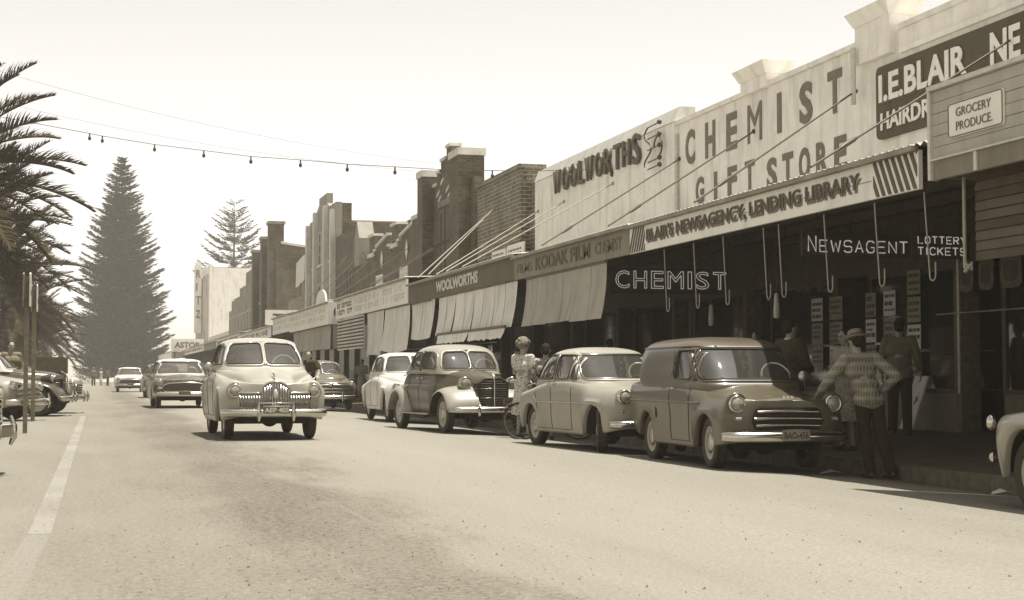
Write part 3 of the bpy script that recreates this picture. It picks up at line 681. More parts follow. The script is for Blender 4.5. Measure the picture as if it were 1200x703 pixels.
for k, (a, b, z0, z1, f, lab) in enumerate(((97.1, 116, 3.0, 3.7, 'fascia_pale', 'far awning below the pale tilted hoarding'), (116.1, 130, 3.05, 3.6, 'fascia_mid', 'far grey awning below the dark brick piers'),
        (130.1, 158, 3.1, 3.6, 'fascia_pale', 'distant pale awning below the stepped brick parapet'), (158.1, 186, 3.0, 3.5, 'fascia_mid', 'distant grey awning before the picture theatre'), (186.1, 232, 3.1, 3.9, 'fascia_pale', 'most distant awning under the picture theatre'))):
    t = awning(lab, a, b, z0, z1, f, p=.5)
    if k in (0, 2): fake_words(t, b-1, a+1, z0+.1, z1-.1, AX, 'paint_faded', 23+k, 1)
    rods(t, [((FX, a+3+j*7, 5.2), (AX, a+1+j*7-2, z1+.1)) for j in range(int((b-a)/7))], turn=False)
s = thing('hotel_sign', 'small pale roof sign reading in dark capitals at the far end of the row', 'sign', (8.5, 165, 3.6))
obj('board', MB().box(7.6, 11.0, 165, 165.2, 3.55, 4.9), 'fascia_pale', s)
obj('lettering', letters(MB(), 'ASTOR', (7.95, 164.98, 3.95), FACE, 2.7, .62, .03, .04), 'paint_mid', s)
obj('post', MB().tube([(8.0, 165.1, -.1), (8.0, 165.1, 3.55)], .09), 'timber_grey', s)
obj('post', MB().tube([(10.6, 165.1, -.1), (10.6, 165.1, 3.55)], .09), 'timber_grey', s)

# ---- canvas blinds: one thing each, drops as parts
def blind(label, y0, y1, z0, z1, drops, m='canvas', seed=1, sway=.12, wave=.03, ragged=0, x=AX+.06, seams=True, sag=.0, taper=0):
    t = thing('canvas_blind', label, 'blind', (x, (y0+y1)/2, z1), 'canvas blinds hanging from the awnings')
    random.seed(seed); w = (y1-y0)/drops
    for k in range(drops):
        a, b = y0+k*w+.003, y0+(k+1)*w-.003; ph = random.uniform(0, 6); s2 = sway*random.uniform(.45, .65); rows = []; dz = random.uniform(-.02, .02)
        for i in range(15):
            f = i/14; row = []
            for j in range(17):
                g = j/16; y = a+(b-a)*g; zb = z0+dz-sag*math.sin(math.pi*g)+(ragged*(abs(((g*9) % 1)-.5)) if ragged else 0)
                yy = y+(g-.5)*(-taper)*f
                row.append((x-s2*f*f-wave*f*math.sin(g*9+ph)-wave*.5*f*math.sin(g*23+ph*2), yy, z1+(zb-z1)*f))
            rows.append(row)
        c = obj('canvas_drop', MB().grid(rows), m, t)
        if seams: obj('seam', MB().tube([(r[8][0]-.004, r[8][1], r[8][2]) for r in rows], .006, 5), 'canvas_dark', c)
    obj('roller', MB().tube([(x, y0, z1+.02), (x, y1, z1+.02)], .035), 'timber_grey', t)
    return t
blind('wide hanging canvas blind under the film advertisement', 25.75, 31.0, 2.03, 3.0, 3, 'canvas_dark', 2, .22)
blind('long pale canvas blind under the variety store name', 31.7, 39.5, 2.06, 3.03, 4, 'canvas', 3, .2)
blind('lower ragged canvas strip hanging below the long pale blind', 32.0, 38.8, 1.80, 2.05, 2, 'canvas', 4, .1, ragged=.10, x=AX-.14, seams=False)
blind('narrow loose canvas blind left of the long pale blind', 40.0, 43.1, 2.03, 3.05, 1, 'canvas', 5, .15, sag=.05, taper=.5)
blind('billowing middle canvas blind caught up at its corners', 43.4, 47.3, 1.80, 3.06, 1, 'canvas', 6, .18, .08, sag=.18, taper=.6)
blind('leftmost loose canvas blind with uneven lower corner', 47.5, 50.6, 1.62, 3.08, 1, 'canvas', 7, .15, .06, sag=-.06, taper=.3)
t = thing('striped_blind', 'dark and pale horizontally striped blind beside the loose canvas', 'blind', (AX, 54, 3), 'canvas blinds hanging from the awnings')
obj('cloth', MB().box(AX+.04, AX+.07, 51.2, 57.0, 1.95, 3.08), 'canvas', t)
for k in range(9): obj('stripe', MB().box(AX+.028, AX+.038, 51.2, 57.0, 2.0+k*.12, 2.06+k*.12), 'canvas_stripe', t)
t = blind('dull vertical ribbed blind under the sign box with the round plate', 58.8, 70.3, 2.05, 2.97, 7, 'canvas_dark', 9, .05)
obj('end_drop', MB().box(AX+.1, AX+1.6, 58.5, 58.53, 2.05, 2.97), 'canvas_dark', t)

# ---- hanging signs under the awning that face down the street
s = thing('chemist_neon_sign', 'double outlined tube letters hanging under the chemist awning', 'sign', (11.2, 31, 2.75))
x = 10.17
def glyph_outline(ch, org, w, h, off_=0):
    """single-line stroke letters as tube paths in a unit box"""
    S = {'C': [[(1, .85), (.8, 1), (.25, 1), (0, .75), (0, .25), (.25, 0), (.8, 0), (1, .15)]], 'H': [[(0, 0), (0, 1)], [(1, 0), (1, 1)], [(0, .5), (1, .5)]],
         'E': [[(1, 1), (0, 1), (0, 0), (1, 0)], [(0, .5), (.85, .5)]], 'M': [[(0, 0), (0, 1), (.5, .25), (1, 1), (1, 0)]], 'I': [[(.5, 0), (.5, 1)]],
         'S': [[(1, .85), (.8, 1), (.2, 1), (0, .85), (0, .6), (.2, .5), (.8, .5), (1, .4), (1, .15), (.8, 0), (.2, 0), (0, .15)]], 'T': [[(0, 1), (1, 1)], [(.5, 1), (.5, 0)]],
         'N': [[(0, 0), (0, 1), (1, 0), (1, 1)]], 'W': [[(0, 1), (.25, 0), (.5, .8), (.75, 0), (1, 1)]], 'A': [[(0, 0), (.5, 1), (1, 0)], [(.2, .35), (.8, .35)]],
         'G': [[(1, .85), (.8, 1), (.25, 1), (0, .75), (0, .25), (.25, 0), (.8, 0), (1, .15), (1, .45), (.6, .45)]], 'L': [[(0, 1), (0, 0), (1, 0)]],
         'O': [[(.25, 0), (0, .25), (0, .75), (.25, 1), (.75, 1), (1, .75), (1, .25), (.75, 0), (.25, 0)]], 'R': [[(0, 0), (0, 1), (.8, 1), (1, .85), (1, .65), (.8, .5), (0, .5)], [(.5, .5), (1, 0)]],
         'Y': [[(0, 1), (.5, .5), (1, 1)], [(.5, .5), (.5, 0)]], 'K': [[(0, 0), (0, 1)], [(1, 1), (0, .4)], [(.35, .6), (1, 0)]]}
    return [[(org[0]+p[0]*w, org[1], org[2]+p[1]*h) for p in st] for st in S[ch]]
def tube_word(parent, word_, org, wl, gap, h, r=.011, m='neon', first=1.0):
    x = org[0]
    for k, ch in enumerate(word_):
        if ch == ' ': x += wl; continue
        hh = h*(first if k == 0 else 1); w = wl*(1.25 if ch in 'MW' else .35 if ch == 'I' else 1)
        mb = MB()
        for st in glyph_outline(ch, (x, org[1], org[2]), w, hh): mb.tube(st, r, 6)
        obj('letter', mb, m, parent); x += w+gap
    return x
mb = MB(); ink = [('C', .29), ('H', .28), ('E', .26), ('M', .34), ('I', .08), ('S', .28), ('T', .28)]
xx = x
for ch, w in ink:
    V, F = text_mesh(ch, bold=.02)
    # outline of the letter as double tubing
    cu = bpy.data.curves.new('t', 'FONT'); cu.body = ch; cu.size = 1; cu.fill_mode = 'NONE'; cu.offset = .025; cu.resolution_u = 3
    o = bpy.data.objects.new('t', cu); COL.objects.link(o); me = bpy.data.meshes.new_from_object(o.evaluated_get(bpy.context.evaluated_depsgraph_get()))
    VV = [tuple(v.co) for v in me.vertices]; EE = [tuple(e.vertices) for e in me.edges]
    bpy.data.objects.remove(o); bpy.data.meshes.remove(me)
    x0 = min(v[0] for v in VV); x1 = max(v[0] for v in VV); y0 = min(v[1] for v in VV); y1 = max(v[1] for v in VV)
    Q = [(xx+(v[0]-x0)/(x1-x0)*w, 29.5, 2.77+(v[1]-y0)/(y1-y0)*.35) for v in VV]
    mb = MB()
    for a, b in EE: mb.tube([Q[a], Q[b]], .008, 5, caps=False)
    obj('letter', mb, 'neon', s); xx += w+.10
obj('sign_frame', MB().box(x-.08, xx-.02, 29.54, 29.60, 2.66, 3.18), 'shop_dark', s)
obj('hanger', MB().tube([(x+.3, 29.57, 3.1), (x+.3, 29.57, 3.62)], .012), 'steel_dark', s); obj('hanger', MB().tube([(xx-.3, 29.57, 3.1), (xx-.3, 29.57, 3.72)], .012), 'steel_dark', s)
s = thing('newsagent_neon_sign', 'single tube letters of the newsagent sign hanging under the awning', 'sign', (10.7, 20, 2.75))
xe = tube_word(s, 'NEWSAGENT', (9.80, 20.0, 2.765), .118, .060, .165, .010, first=1.35)
obj('sign_frame', MB().box(9.72, xe, 20.04, 20.09, 2.70, 3.05), 'shop_dark', s)
for q in (9.95, xe-.2): obj('hanger', MB().tube([(q, 20.06, 3.0), (q, 20.06, 3.5)], .012), 'steel_dark', s)
s = thing('lottery_neon_sign', 'two line lottery tickets tube sign beside the newsagent sign', 'sign', (12, 20, 2.75))
tube_word(s, 'LOTTERY', (11.55, 20.0, 2.92), .075, .042, .10, .009); xe2 = tube_word(s, 'TICKETS', (11.55, 20.0, 2.755), .082, .042, .105, .009)
obj('sign_frame', MB().box(11.5, xe2+.06, 20.04, 20.09, 2.70, 3.08), 'shop_dark', s)
for q in (11.6, xe2-.1): obj('hanger', MB().tube([(q, 20.06, 3.0), (q, 20.06, 3.6)], .012), 'steel_dark', s)

# ---- grocery verandah at the near right
g = thing('grocery_verandah', 'near verandah with weatherboard fascia and grocery produce board', 'awning', (8.1, 11, 0))
for k in range(6): obj('board', MB().yz([(5.0, 3.14+k*.112), (13.55, 3.14+k*.112), (13.55, 3.14+(k+1)*.112-.006), (5.0, 3.14+(k+1)*.112-.006)], 8.0+.003*(k % 2), 8.05), 'boards', g)
obj('top_rail', MB().box(7.95, 8.08, 5, 13.58, 3.815, 3.86), 'paint_pale', g)
obj('end_rail', MB().box(7.97, 8.07, 13.552, 13.60, 2.93, 3.812), 'paint_pale', g)
obj('lower_band', MB().box(8.005, 8.06, 5, 13.55, 2.93, 3.115), 'fascia_mid', g)
obj('lower_rail', MB().box(7.97, 8.06, 5, 13.55, 3.117, 3.135), 'paint_pale', g)
for y in (12.75, 11.2, 9.6): obj('batten', MB().box(7.985, 8.003, y, y+.05, 2.93, 3.113), 'paint_pale', g)
obj('end_wall', MB().box(8.08, 13.0, 13.5, 13.55, 2.95, 3.8), 'timber_grey', g)
pb = obj('name_board', MB().yz(rrect(12.28, 13.22, 3.29, 3.63, .03), 7.975, 7.997), 'fascia_pale', g)
ring = rrect(12.29, 13.21, 3.30, 3.62, .03); obj('board_border', MB().tube([(7.972, a, b) for a, b in ring], .006, 5, closed=True), 'paint_mid', pb)
obj('lettering', letters(MB(), 'GROCERY', (7.972, 13.07, 3.485), ROADS, .60, .085, .004, .0), 'paint_mid', pb)
obj('lettering', letters(MB(), 'PRODUCE.', (7.972, 13.07, 3.35), ROADS, .62, .085, .004, .0), 'paint_mid', pb)
corr_sheet(g, 5, 13.55, 8.06, 3.79, 12.98, 4.15)
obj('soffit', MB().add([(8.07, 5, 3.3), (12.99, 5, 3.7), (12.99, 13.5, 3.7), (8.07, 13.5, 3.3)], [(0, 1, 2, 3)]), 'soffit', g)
for y in (13.4, 12.28): obj('post', MB().tube([(8.25, y, KZ-.12 if y < 0 else 2.05), (8.25, y, 2.95)], .018, 8), 'steel_pale', g)
obj('post_bracket', MB().tube([(8.25, 13.4, 2.10), (8.28, 13.32, 2.04), (8.25, 13.25, 2.1), (8.25, 13.4, 2.02)], .02, 6), 'steel_pale', g)
sc_ = thing('side_screen', 'dark ribbed roller blind between the two pale rods of the grocery verandah', 'blind', (8.35, 12.8, 2))
for k in range(9):
    z = 2.12+k*.098
    obj('slat', MB().prism([(8.33, z), (8.38, z+.015), (8.38, z+.085), (8.345, z+.09)], lambda a, b: (a, 11.0, b), lambda a, b: (a, 13.34, b)), 'timber_dark' if k in (1, 2, 4, 5, 7) else 'soffit', sc_)

# newsagent posters on the shop front
random.seed(5)
def poster(y, z, w, h, m='paper_dim', lab=''):
    p = thing('news_poster', lab, 'poster', (FX-.05, y, z), 'newspaper posters on the newsagent front')
    obj('sheet', MB().box(FX-.075, FX-.07, y-w/2, y+w/2, z, z+h), m, p)
    mb = MB()
    zz = z+h-.06
    while zz > z+.07:
        k = random.uniform(.04, .1); yy = y+w/2-.04
        while yy > y-w/2+.1:
            q = random.uniform(.05, .15); mb.box(FX-.078, FX-.0755, max(y-w/2+.03, yy-q), yy, zz-k*.7, zz); yy -= q+.02
        zz -= k+.03
    obj('print', mb, 'paint_dark', p)
hz = ['upper', 'middle', 'lower']
cols = [(26.05, .45, 'first column, farthest left behind the suited man'), (25.3, .5, 'second column, behind the woman with folded arms'), (24.0, .36, 'third column, between the woman and the man in the hat'), (23.35, .40, 'fourth column, above the hat'), (22.55, .42, 'fifth column, right of the hat')]
for c, (y, w, lab) in enumerate(cols):
    for r in range(3 if c != 4 else 4):
        z = 2.02-r*.44
        poster(y, z+(.3 if c == 4 else 0), w, .40, 'paper_dim' if (c+r) % 3 else 'paint_pale', (['top', 'second', 'third', 'lowest'][r])+' news poster in the '+lab)
for y, w in ((21.0, .4), (20.45, .4), (19.8, .55)):
    p = thing('window_card', {21.0: 'round topped pale card in the newsagent window, left of three', 20.45: 'dark lettered card in the newsagent window, middle of three', 19.8: 'large framed card in the newsagent window, right of three'}[y], 'poster', (FX-.05, y, 2.3), 'cards in the newsagent window')
    obj('card', MB().yz(rrect(y-w/2, y+w/2, 2.28, 2.28+.5, .12), FX-.06, FX-.05), 'timber_grey', p); obj('print', MB().yz(rrect(y-w/3, y+w/3, 2.38, 2.68, .1), FX-.064, FX-.0605), 'sign_dark', p)
p = thing('leaning_poster', 'narrow pale poster board leaning at the foot of the shop front', 'poster', (12.6, 22.2, .1))
obj('board', MB().prism([(12.55, .15), (12.58, .15), (12.88, 1.0), (12.85, 1.0)], lambda a, b: (a, 22.0, b), lambda a, b: (a, 22.4, b)), 'paper', p)
obj('print', MB().tube([(12.60-.02+.12, 22.2+.1*math.sin(k*.7), .32+.05*k) for k in range(8)], .012, 5), 'paint_dark', p)
s = p; s = thing('window_price_rail', 'thin pale rail across the newsagent window', 'rail', (FX-.04, 20, 1.95)); obj('rail', MB().tube([(FX-.04, 21.9, 1.98), (FX-.04, 18.7, 1.98)], .012), 'steel_pale', s)

obj('window_post', MB().box(12.955, 12.978, 21.24, 21.29, .73, 3.1), 'paint_pale', p)
# goods standing in the two nearest shop windows
random.seed(31); wb = [(9.0+4.0667*k+.24, 9.0+4.0667*(k+1)-1.2) for k in range(6)]
ORD = ['first', 'second', 'third', 'fourth', 'fifth', 'sixth', 'seventh', 'eighth', 'ninth', 'tenth', 'eleventh', 'twelfth', 'thirteenth', 'fourteenth', 'fifteenth']
GW = ['first', 'second', 'third', 'fourth', 'fifth', 'sixth']; n_ = 0
for wi in (2, 3, 4, 5):
    a, b = wb[wi]; y = a+.15; cnt = -1
    while y < b-.2:
        cnt += 1; h = random.uniform(.16, .55); w_ = random.uniform(.10, .24); kind = random.choice(('carton', 'jar', 'tin')); z = .80+random.choice((0, 0, .62))
        t = thing('window_'+kind, '%s item from right, %s shop window from right, %s %s' % (ORD[cnt], GW[wi], kind, 'on its shelf' if z > 1 else 'on its floor'), kind, (13.45, y, z), 'goods in the shop windows')
        mt = random.choice(('paper_dim', 'paint_faded', 'paint_pale', 'tile_mid'))
        if kind == 'carton': obj('carton', MB().box(13.36, 13.55, y-w_/2, y+w_/2, z, z+h), mt, t); obj('paper_label', MB().box(13.352, 13.359, y-w_/3, y+w_/3, z+h*.3, z+h*.75), 'paper', t)
        else: obj(kind, MB().lathe([(0, z), (w_/2, z), (w_/2, z+h*.8), (w_/3, z+h*.92), (w_/3, z+h), (0, z+h)], (13.45, y, 0), 'z', 12), mt, t); obj('lid', MB().lathe([(w_/2.8, z+h+.001), (w_/2.8, z+h+.03), (0, z+h+.03)], (13.45, y, 0), 'z', 12), 'steel_dark', t)
        y += w_+random.uniform(.06, .3)
    sh = thing('display_shelf', 'display floor and shelf inside the %s shop window from the right' % GW[wi], 'shelf', (13.45, (a+b)/2, .7), 'display shelves in the shop windows'); obj('shelf', MB().box(13.33, 13.85, a, b, 1.385, 1.415), 'timber_grey', sh); obj('display_floor', MB().box(13.31, 13.88, a, b, .76, .795), 'timber_grey', sh)

# paper scraps in the gutter
for k, (x, y) in enumerate(((8.55, 16.9), (8.95, 13.9), (9.0, 13.2))):
    z = rz_(x)+.01; s_ = (.16, .13, .07)[k]
    o = obj('paper_scrap', MB().add([(x-s_, y, z), (x, y-.08, z+.035), (x+s_, y+.01, z+.01), (x+.3*s_, y+.1, z+.05), (x-.5*s_, y+.09, z+.02)], [(0, 1, 4), (1, 2, 3), (1, 3, 4)]), 'paper')
    tag(o, ['crumpled pale paper scrap on the road edge in front of the van', 'white paper scrap in the gutter right of the man in the hat', 'smallest paper scrap in the gutter, near the pale car tail'][k], 'litter', 'paper scraps in the gutter')

# ------------------------------------------------------------ festoon of bulbs across the street
F_ = [(-4.5, 54.2, 9.9), (-.28, 50.26, 8.66), (.11, 49.9, 8.54), (1.67, 48.45, 8.12), (3.08, 47.13, 7.8), (4.38, 45.92, 7.5), (5.7, 44.7, 7.28), (6.9, 43.58, 7.05), (8.08, 42.48, 6.87), (9.17, 41.47, 6.7), (10.37, 40.35, 6.57), (11.1, 39.67, 6.49), (12.09, 38.75, 6.43), (12.97, 37.91, 6.4)]
s = thing('festoon_string', 'long string of bare bulbs sagging across the street from palm to store', 'light string', (4, 46, 7))
obj('wire', MB().tube(F_, .010, 5), 'steel_dark', s)
bm_ = None
for k, p in enumerate(F_[1:]):
    mb = MB(); mb.tube([(0, 0, -.0), (0, 0, -.10)], .022, 8); mb.ball((0, 0, -.155), (.05, .05, .07), 10, 8)
    if bm_ is None: bm_ = obj('bulb', mb, 'steel_dark' if k < 10 else 'paint_white', s, local=True); bm_.location = Vector(p)-s.location
    else:
        c = share(bm_, s, Vector(p)-s.location)
def wire(a, b, sag, lab, r=.005, n=24):
    A, B = Vector(a), Vector(b); o = obj('overhead_wire', MB().tube([A+(B-A)*(k/n)-Vector((0, 0, 4*sag*(k/n)*(1-k/n))) for k in range(n+1)], r, 4), 'steel_dark'); tag(o, lab, 'wire', 'overhead wires')
wire((-14, 70, 17.4), (13.2, 59, 9.3), 1.0, 'uppermost thin overhead wire crossing the sky above the bulb string')
wire((-14, 71, 15.6), (13.2, 60, 9.1), .9, 'second thin overhead wire crossing the sky above the bulb string')
wire((13.1, 61, 9.2), (13.1, 88, 11.6), .3, 'thin wire running between the two tall shop fronts')

# ============================================================ VEGETATION
def norfolk_pine(name_label, loc, H, Rb, levels, per, seed, dense=1.0, gap=0.0, tr=.55, base=.10, group='norfolk pines at the beach end'):
    t = thing('pine_tree', name_label, 'tree', loc, group)
    x0, y0, z0 = loc; rnd = np.random.RandomState(seed)
    mb = MB(); mb.tube([(x0, y0, z0-.3), (x0, y0, z0+H*.06), (x0, y0, z0+H*.5), (x0, y0, z0+H*.99)], [tr*1.5, tr, tr*.55, .04], 12)
    obj('trunk', mb, 'trunk', t)
    V = []; F = []; bmb = MB()
    def leaf(c, d, up, L, W):
        s = np.cross(d, up); s /= (np.linalg.norm(s)+1e-9); k = len(V)
        V.extend([c-s*W, c+s*W, c+d*L+s*W*.35, c+d*L-s*W*.35]); F.append((k, k+1, k+2, k+3))
    for i in range(levels):
        f = (i+rnd.uniform(-.3, .3))/(levels-1); f = min(max(f, 0), 1)
        z = z0+H*(base+(1-base)*f*.985)
        prof = (1-f)**.68*min(1, .80+f*2.2)      # cone, slightly drawn in at the skirt
        if gap: prof = math.sin(math.pi*min(1, (1-f)*.93+.05))**.55*(1-f*.55)
        nb = max(4, int(per*(.55+.45*(1-f)))); a0 = rnd.uniform(0, 6.28)
        for j in range(nb):
            if rnd.rand() < gap*.25: continue
            a = a0+2*math.pi*j/nb+rnd.uniform(-.28, .28); z += rnd.uniform(-.12, .12); L = max(.35, Rb*prof*rnd.uniform(.66, 1.14)*(.75 if rnd.rand() < .15 else 1))
            d = np.array([math.cos(a), math.sin(a), 0]); up = np.array([0, 0, 1.0])
            n = max(3, int(L/.42)); pts = []
            droop = (-.10+.42*f); 
            for k in range(n+1):
                g = k/n; pts.append(np.array([x0, y0, z])+d*L*g+up*(L*(droop*g+.20*g*g)-.25*L*math.sin(g*math.pi)*(.4 if not gap else .9)*(1-f)))
            if L > .8: bmb.tube([tuple(p) for p in pts[::2]], .05 if L > 2 else .03, 4, caps=False)
            side = np.cross(d, up)
            for k in range(n):
                g = (k+.5)/n
                if g < .12: continue
                c = (pts[k]+pts[k+1])/2
                q = int(dense*(6 if not gap else 6))
                ll = (.35+.75*math.sin(math.pi*min(1, g*.85+.12)))*(L*.22+.35)*(.7 if gap else 1)
                if gap and g < .3: continue
                for m_ in range(q):
                    sgn = 1 if m_ % 2 else -1
                    v = d*.55+side*sgn*rnd.uniform(.5, 1.0)+up*rnd.uniform(.0, .45)
                    v /= np.linalg.norm(v); s = c+d*rnd.uniform(-.2, .2)
                    leaf(s, v, up+side*rnd.uniform(-.8, .8), ll*rnd.uniform(.6, 1.1), rnd.uniform(.05, .11)*(1.6 if not gap else 1.5))
            tipd = d*.9+up*.35; tipd /= np.linalg.norm(tipd)
            for m_ in range(3): leaf(pts[-1], tipd+side*rnd.uniform(-.3, .3), side+up*rnd.uniform(-.6, .6), .5, .09)
    obj('branches', bmb, 'trunk', t, stuff=True)
    cm = MB(); cm.v = [tuple(p) for p in V]; cm.f = F; cm.sm = [False]*len(F)
    obj('crown', cm, 'pine', t, stuff=True)
    return t
norfolk_pine('huge dense conical pine standing at the end of the street', (3.4, 232, -.3), 33.5, 8.0, 62, 17, 1, 1.7, base=.055)
norfolk_pine('open tiered pine rising behind the white picture theatre', (22.3, 262, -.3), 30.3, 8.0, 22, 12, 2, 2.0, gap=.6, tr=.5, base=.30)

# palms: three frond meshes shared by all
def frond_mesh(seed, L=4.6):
    rnd = random.Random(seed); mb = MB(); n = 26; P = []
    for k in range(n+1):
        g = k/n; P.append(Vector((L*(g-.10*g*g*g), .10*math.sin(g*2+seed), L*(.22*g-.30*g*g))))
    mb.tube(P, [.045*(1-.85*k/n)+.004 for k in range(n+1)], 5)
    for k in range(3, n*3):
        g = k/(n*3); i = g*n; a = int(i); p = P[a].lerp(P[min(a+1, n)], i-a); d = (P[min(a+1, n)]-P[max(a-1, 0)]).normalized()
        side = d.cross(Vector((0, 0, 1))).normalized(); up = side.cross(d)
        ll = (.78*math.sin(math.pi*min(1, g*.82+.16))+.10)*rnd.uniform(.85, 1.1)
        for s in (-1, 1):
            v = (d*(.62+.5*g)+side*s*.78+up*rnd.uniform(.15, .80)).normalized()
            q = p+v*ll+Vector((0, 0, -.10*ll)); w = d*.028
            k0 = len(mb.v); mid = p+v*ll*.5+Vector((0, 0, .01))
            mb.add([p-w, p+w, mid+w*.9, mid-w*.9, q], [(0, 1, 2, 3), (3, 2, 4)])
    return mb
FRONDS = []
for s in range(3):
    mb = frond_mesh(s); me = bpy.data.meshes.new('frond'); me.from_pydata(mb.v, [], mb.f); me.materials.append(M['palm']); me.polygons.foreach_set('use_smooth', mb.sm); FRONDS.append(me)
def palm(label, x, y, hz, n, seed, scale=1.0):
    t = thing('palm_tree', label, 'palm', (x, y, .1), 'palms along the park kerb'); rnd = random.Random(seed)
    mb = MB(); rr = .32*scale; prof = []
    k = 0
    while k*.16 < hz-.1: prof.append((rr*(1+.10*(k % 2))*(1.15 if k < 3 else 1), .1+k*.16)); k += 1
    mb.lathe(prof, (x, y, 0), 'z', 12, smooth=False); mb.ball((x, y, hz), (rr*1.6, rr*1.6, rr*1.5), 12, 8)
    obj('trunk', mb, 'trunk', t)
    for k in range(n):
        f = bpy.data.objects.new('frond', FRONDS[k % 3]); COL.objects.link(f); f.parent = t
        tier = k/n; a = k*2.399963+rnd.uniform(-.2, .2); el = 72-tier*120+rnd.uniform(-8, 8)
        f.location = (0+.15*math.cos(a), .15*math.sin(a), hz-.1+.25*(1-tier)); f.rotation_euler = (rnd.uniform(-.25, .25), -R_(el), a); s = scale*rnd.uniform(.88, 1.08); f.scale = (s, s, s)
    return t
palm('nearest and tallest feathery palm at the left edge', -5.3, 52, 7.2, 68, 1, 1.18)
palm('second palm behind the nearest one along the park kerb', -5.5, 69, 6.9, 66, 2, 1.18)
palm('third palm, half way between the sign posts and the big pine', -5.4, 87, 6.0, 52, 3, 1.18)
palm('fourth palm with low fronds before the big pine', -5.2, 106, 5.2, 50, 4, 1.15)
palm('fifth low palm with fronds reaching down near the parked cars', -5.0, 126, 4.4, 50, 5, .95)
palm('farthest small palm beside the big pine', -4.6, 150, 4.0, 44, 6, .9)

def shrub(label, x, y, r, h, seed, n=2600, cat='tree', trunk=True, z0=.1):
    t = thing('shade_tree' if cat == 'tree' else 'shrub', label, cat, (x, y, z0), 'dark trees in the park' if cat == 'tree' else 'low shrubs at the beach end'); rnd = np.random.RandomState(seed)
    if trunk: obj('trunk', MB().tube([(x, y, z0-.1), (x+.1, y, z0+h*.35), (x, y+.2, z0+h*.7)], [r*.09, r*.07, r*.03], 8), 'trunk', t)
    cl = [(rnd.uniform(-.6, .6)*r, rnd.uniform(-.6, .6)*r, h*rnd.uniform(.25, .85), r*rnd.uniform(.3, .5)) for _ in range(16)]; V = []; F = []
    for k in range(n):
        c = cl[rnd.randint(16)]; d = rnd.normal(size=3); d /= np.linalg.norm(d); p = np.array([x+c[0], y+c[1], z0+c[2]])+d*c[3]*rnd.uniform(.65, 1.05)
        if p[2] < z0+.02: continue
        u = rnd.normal(size=3); u /= np.linalg.norm(u); s = np.cross(u, d); s /= np.linalg.norm(s)+1e-9; L = rnd.uniform(.10, .24)*(.5+r*.22); i = len(V)
        V += [tuple(p), tuple(p+s*L*.45+u*L*.5), tuple(p+u*L), tuple(p-s*L*.45+u*L*.5)]; F.append((i, i+1, i+2, i+3))
    mb = MB(); mb.v = V; mb.f = F; mb.sm = [False]*len(F); obj('foliage', mb, 'shrub', t, stuff=True); return t
for k, (x, y, r, h) in enumerate(((-11, 62, 3.4, 6.5), (-10.5, 78, 3.6, 7.0), (-9.5, 95, 3.4, 6.5), (-9, 116, 3.6, 6.4), (-8, 140, 3.6, 6.2), (-7, 168, 3.6, 5.5))):
    shrub(['nearest dark bushy tree behind the palms at the left edge', 'second dark bushy tree behind the palms', 'third dark bushy tree, behind the third palm', 'fourth dark bushy tree, behind the fourth palm', 'fifth dark bushy tree, further down the park', 'farthest dark bushy tree in the park before the big pine'][k], x, y, r, h, 20+k, 4200)
for k, (x, y) in enumerate(((-5.5, 215), (-1.5, 222), (8.0, 226))):
    shrub(['low shrub left of the big pine at the beach end', 'low shrub just left of the big pine trunk', 'low shrub right of the big pine trunk'][k], x, y, 2.0, 1.7, 40+k, 700, 'shrub', False, -.3)

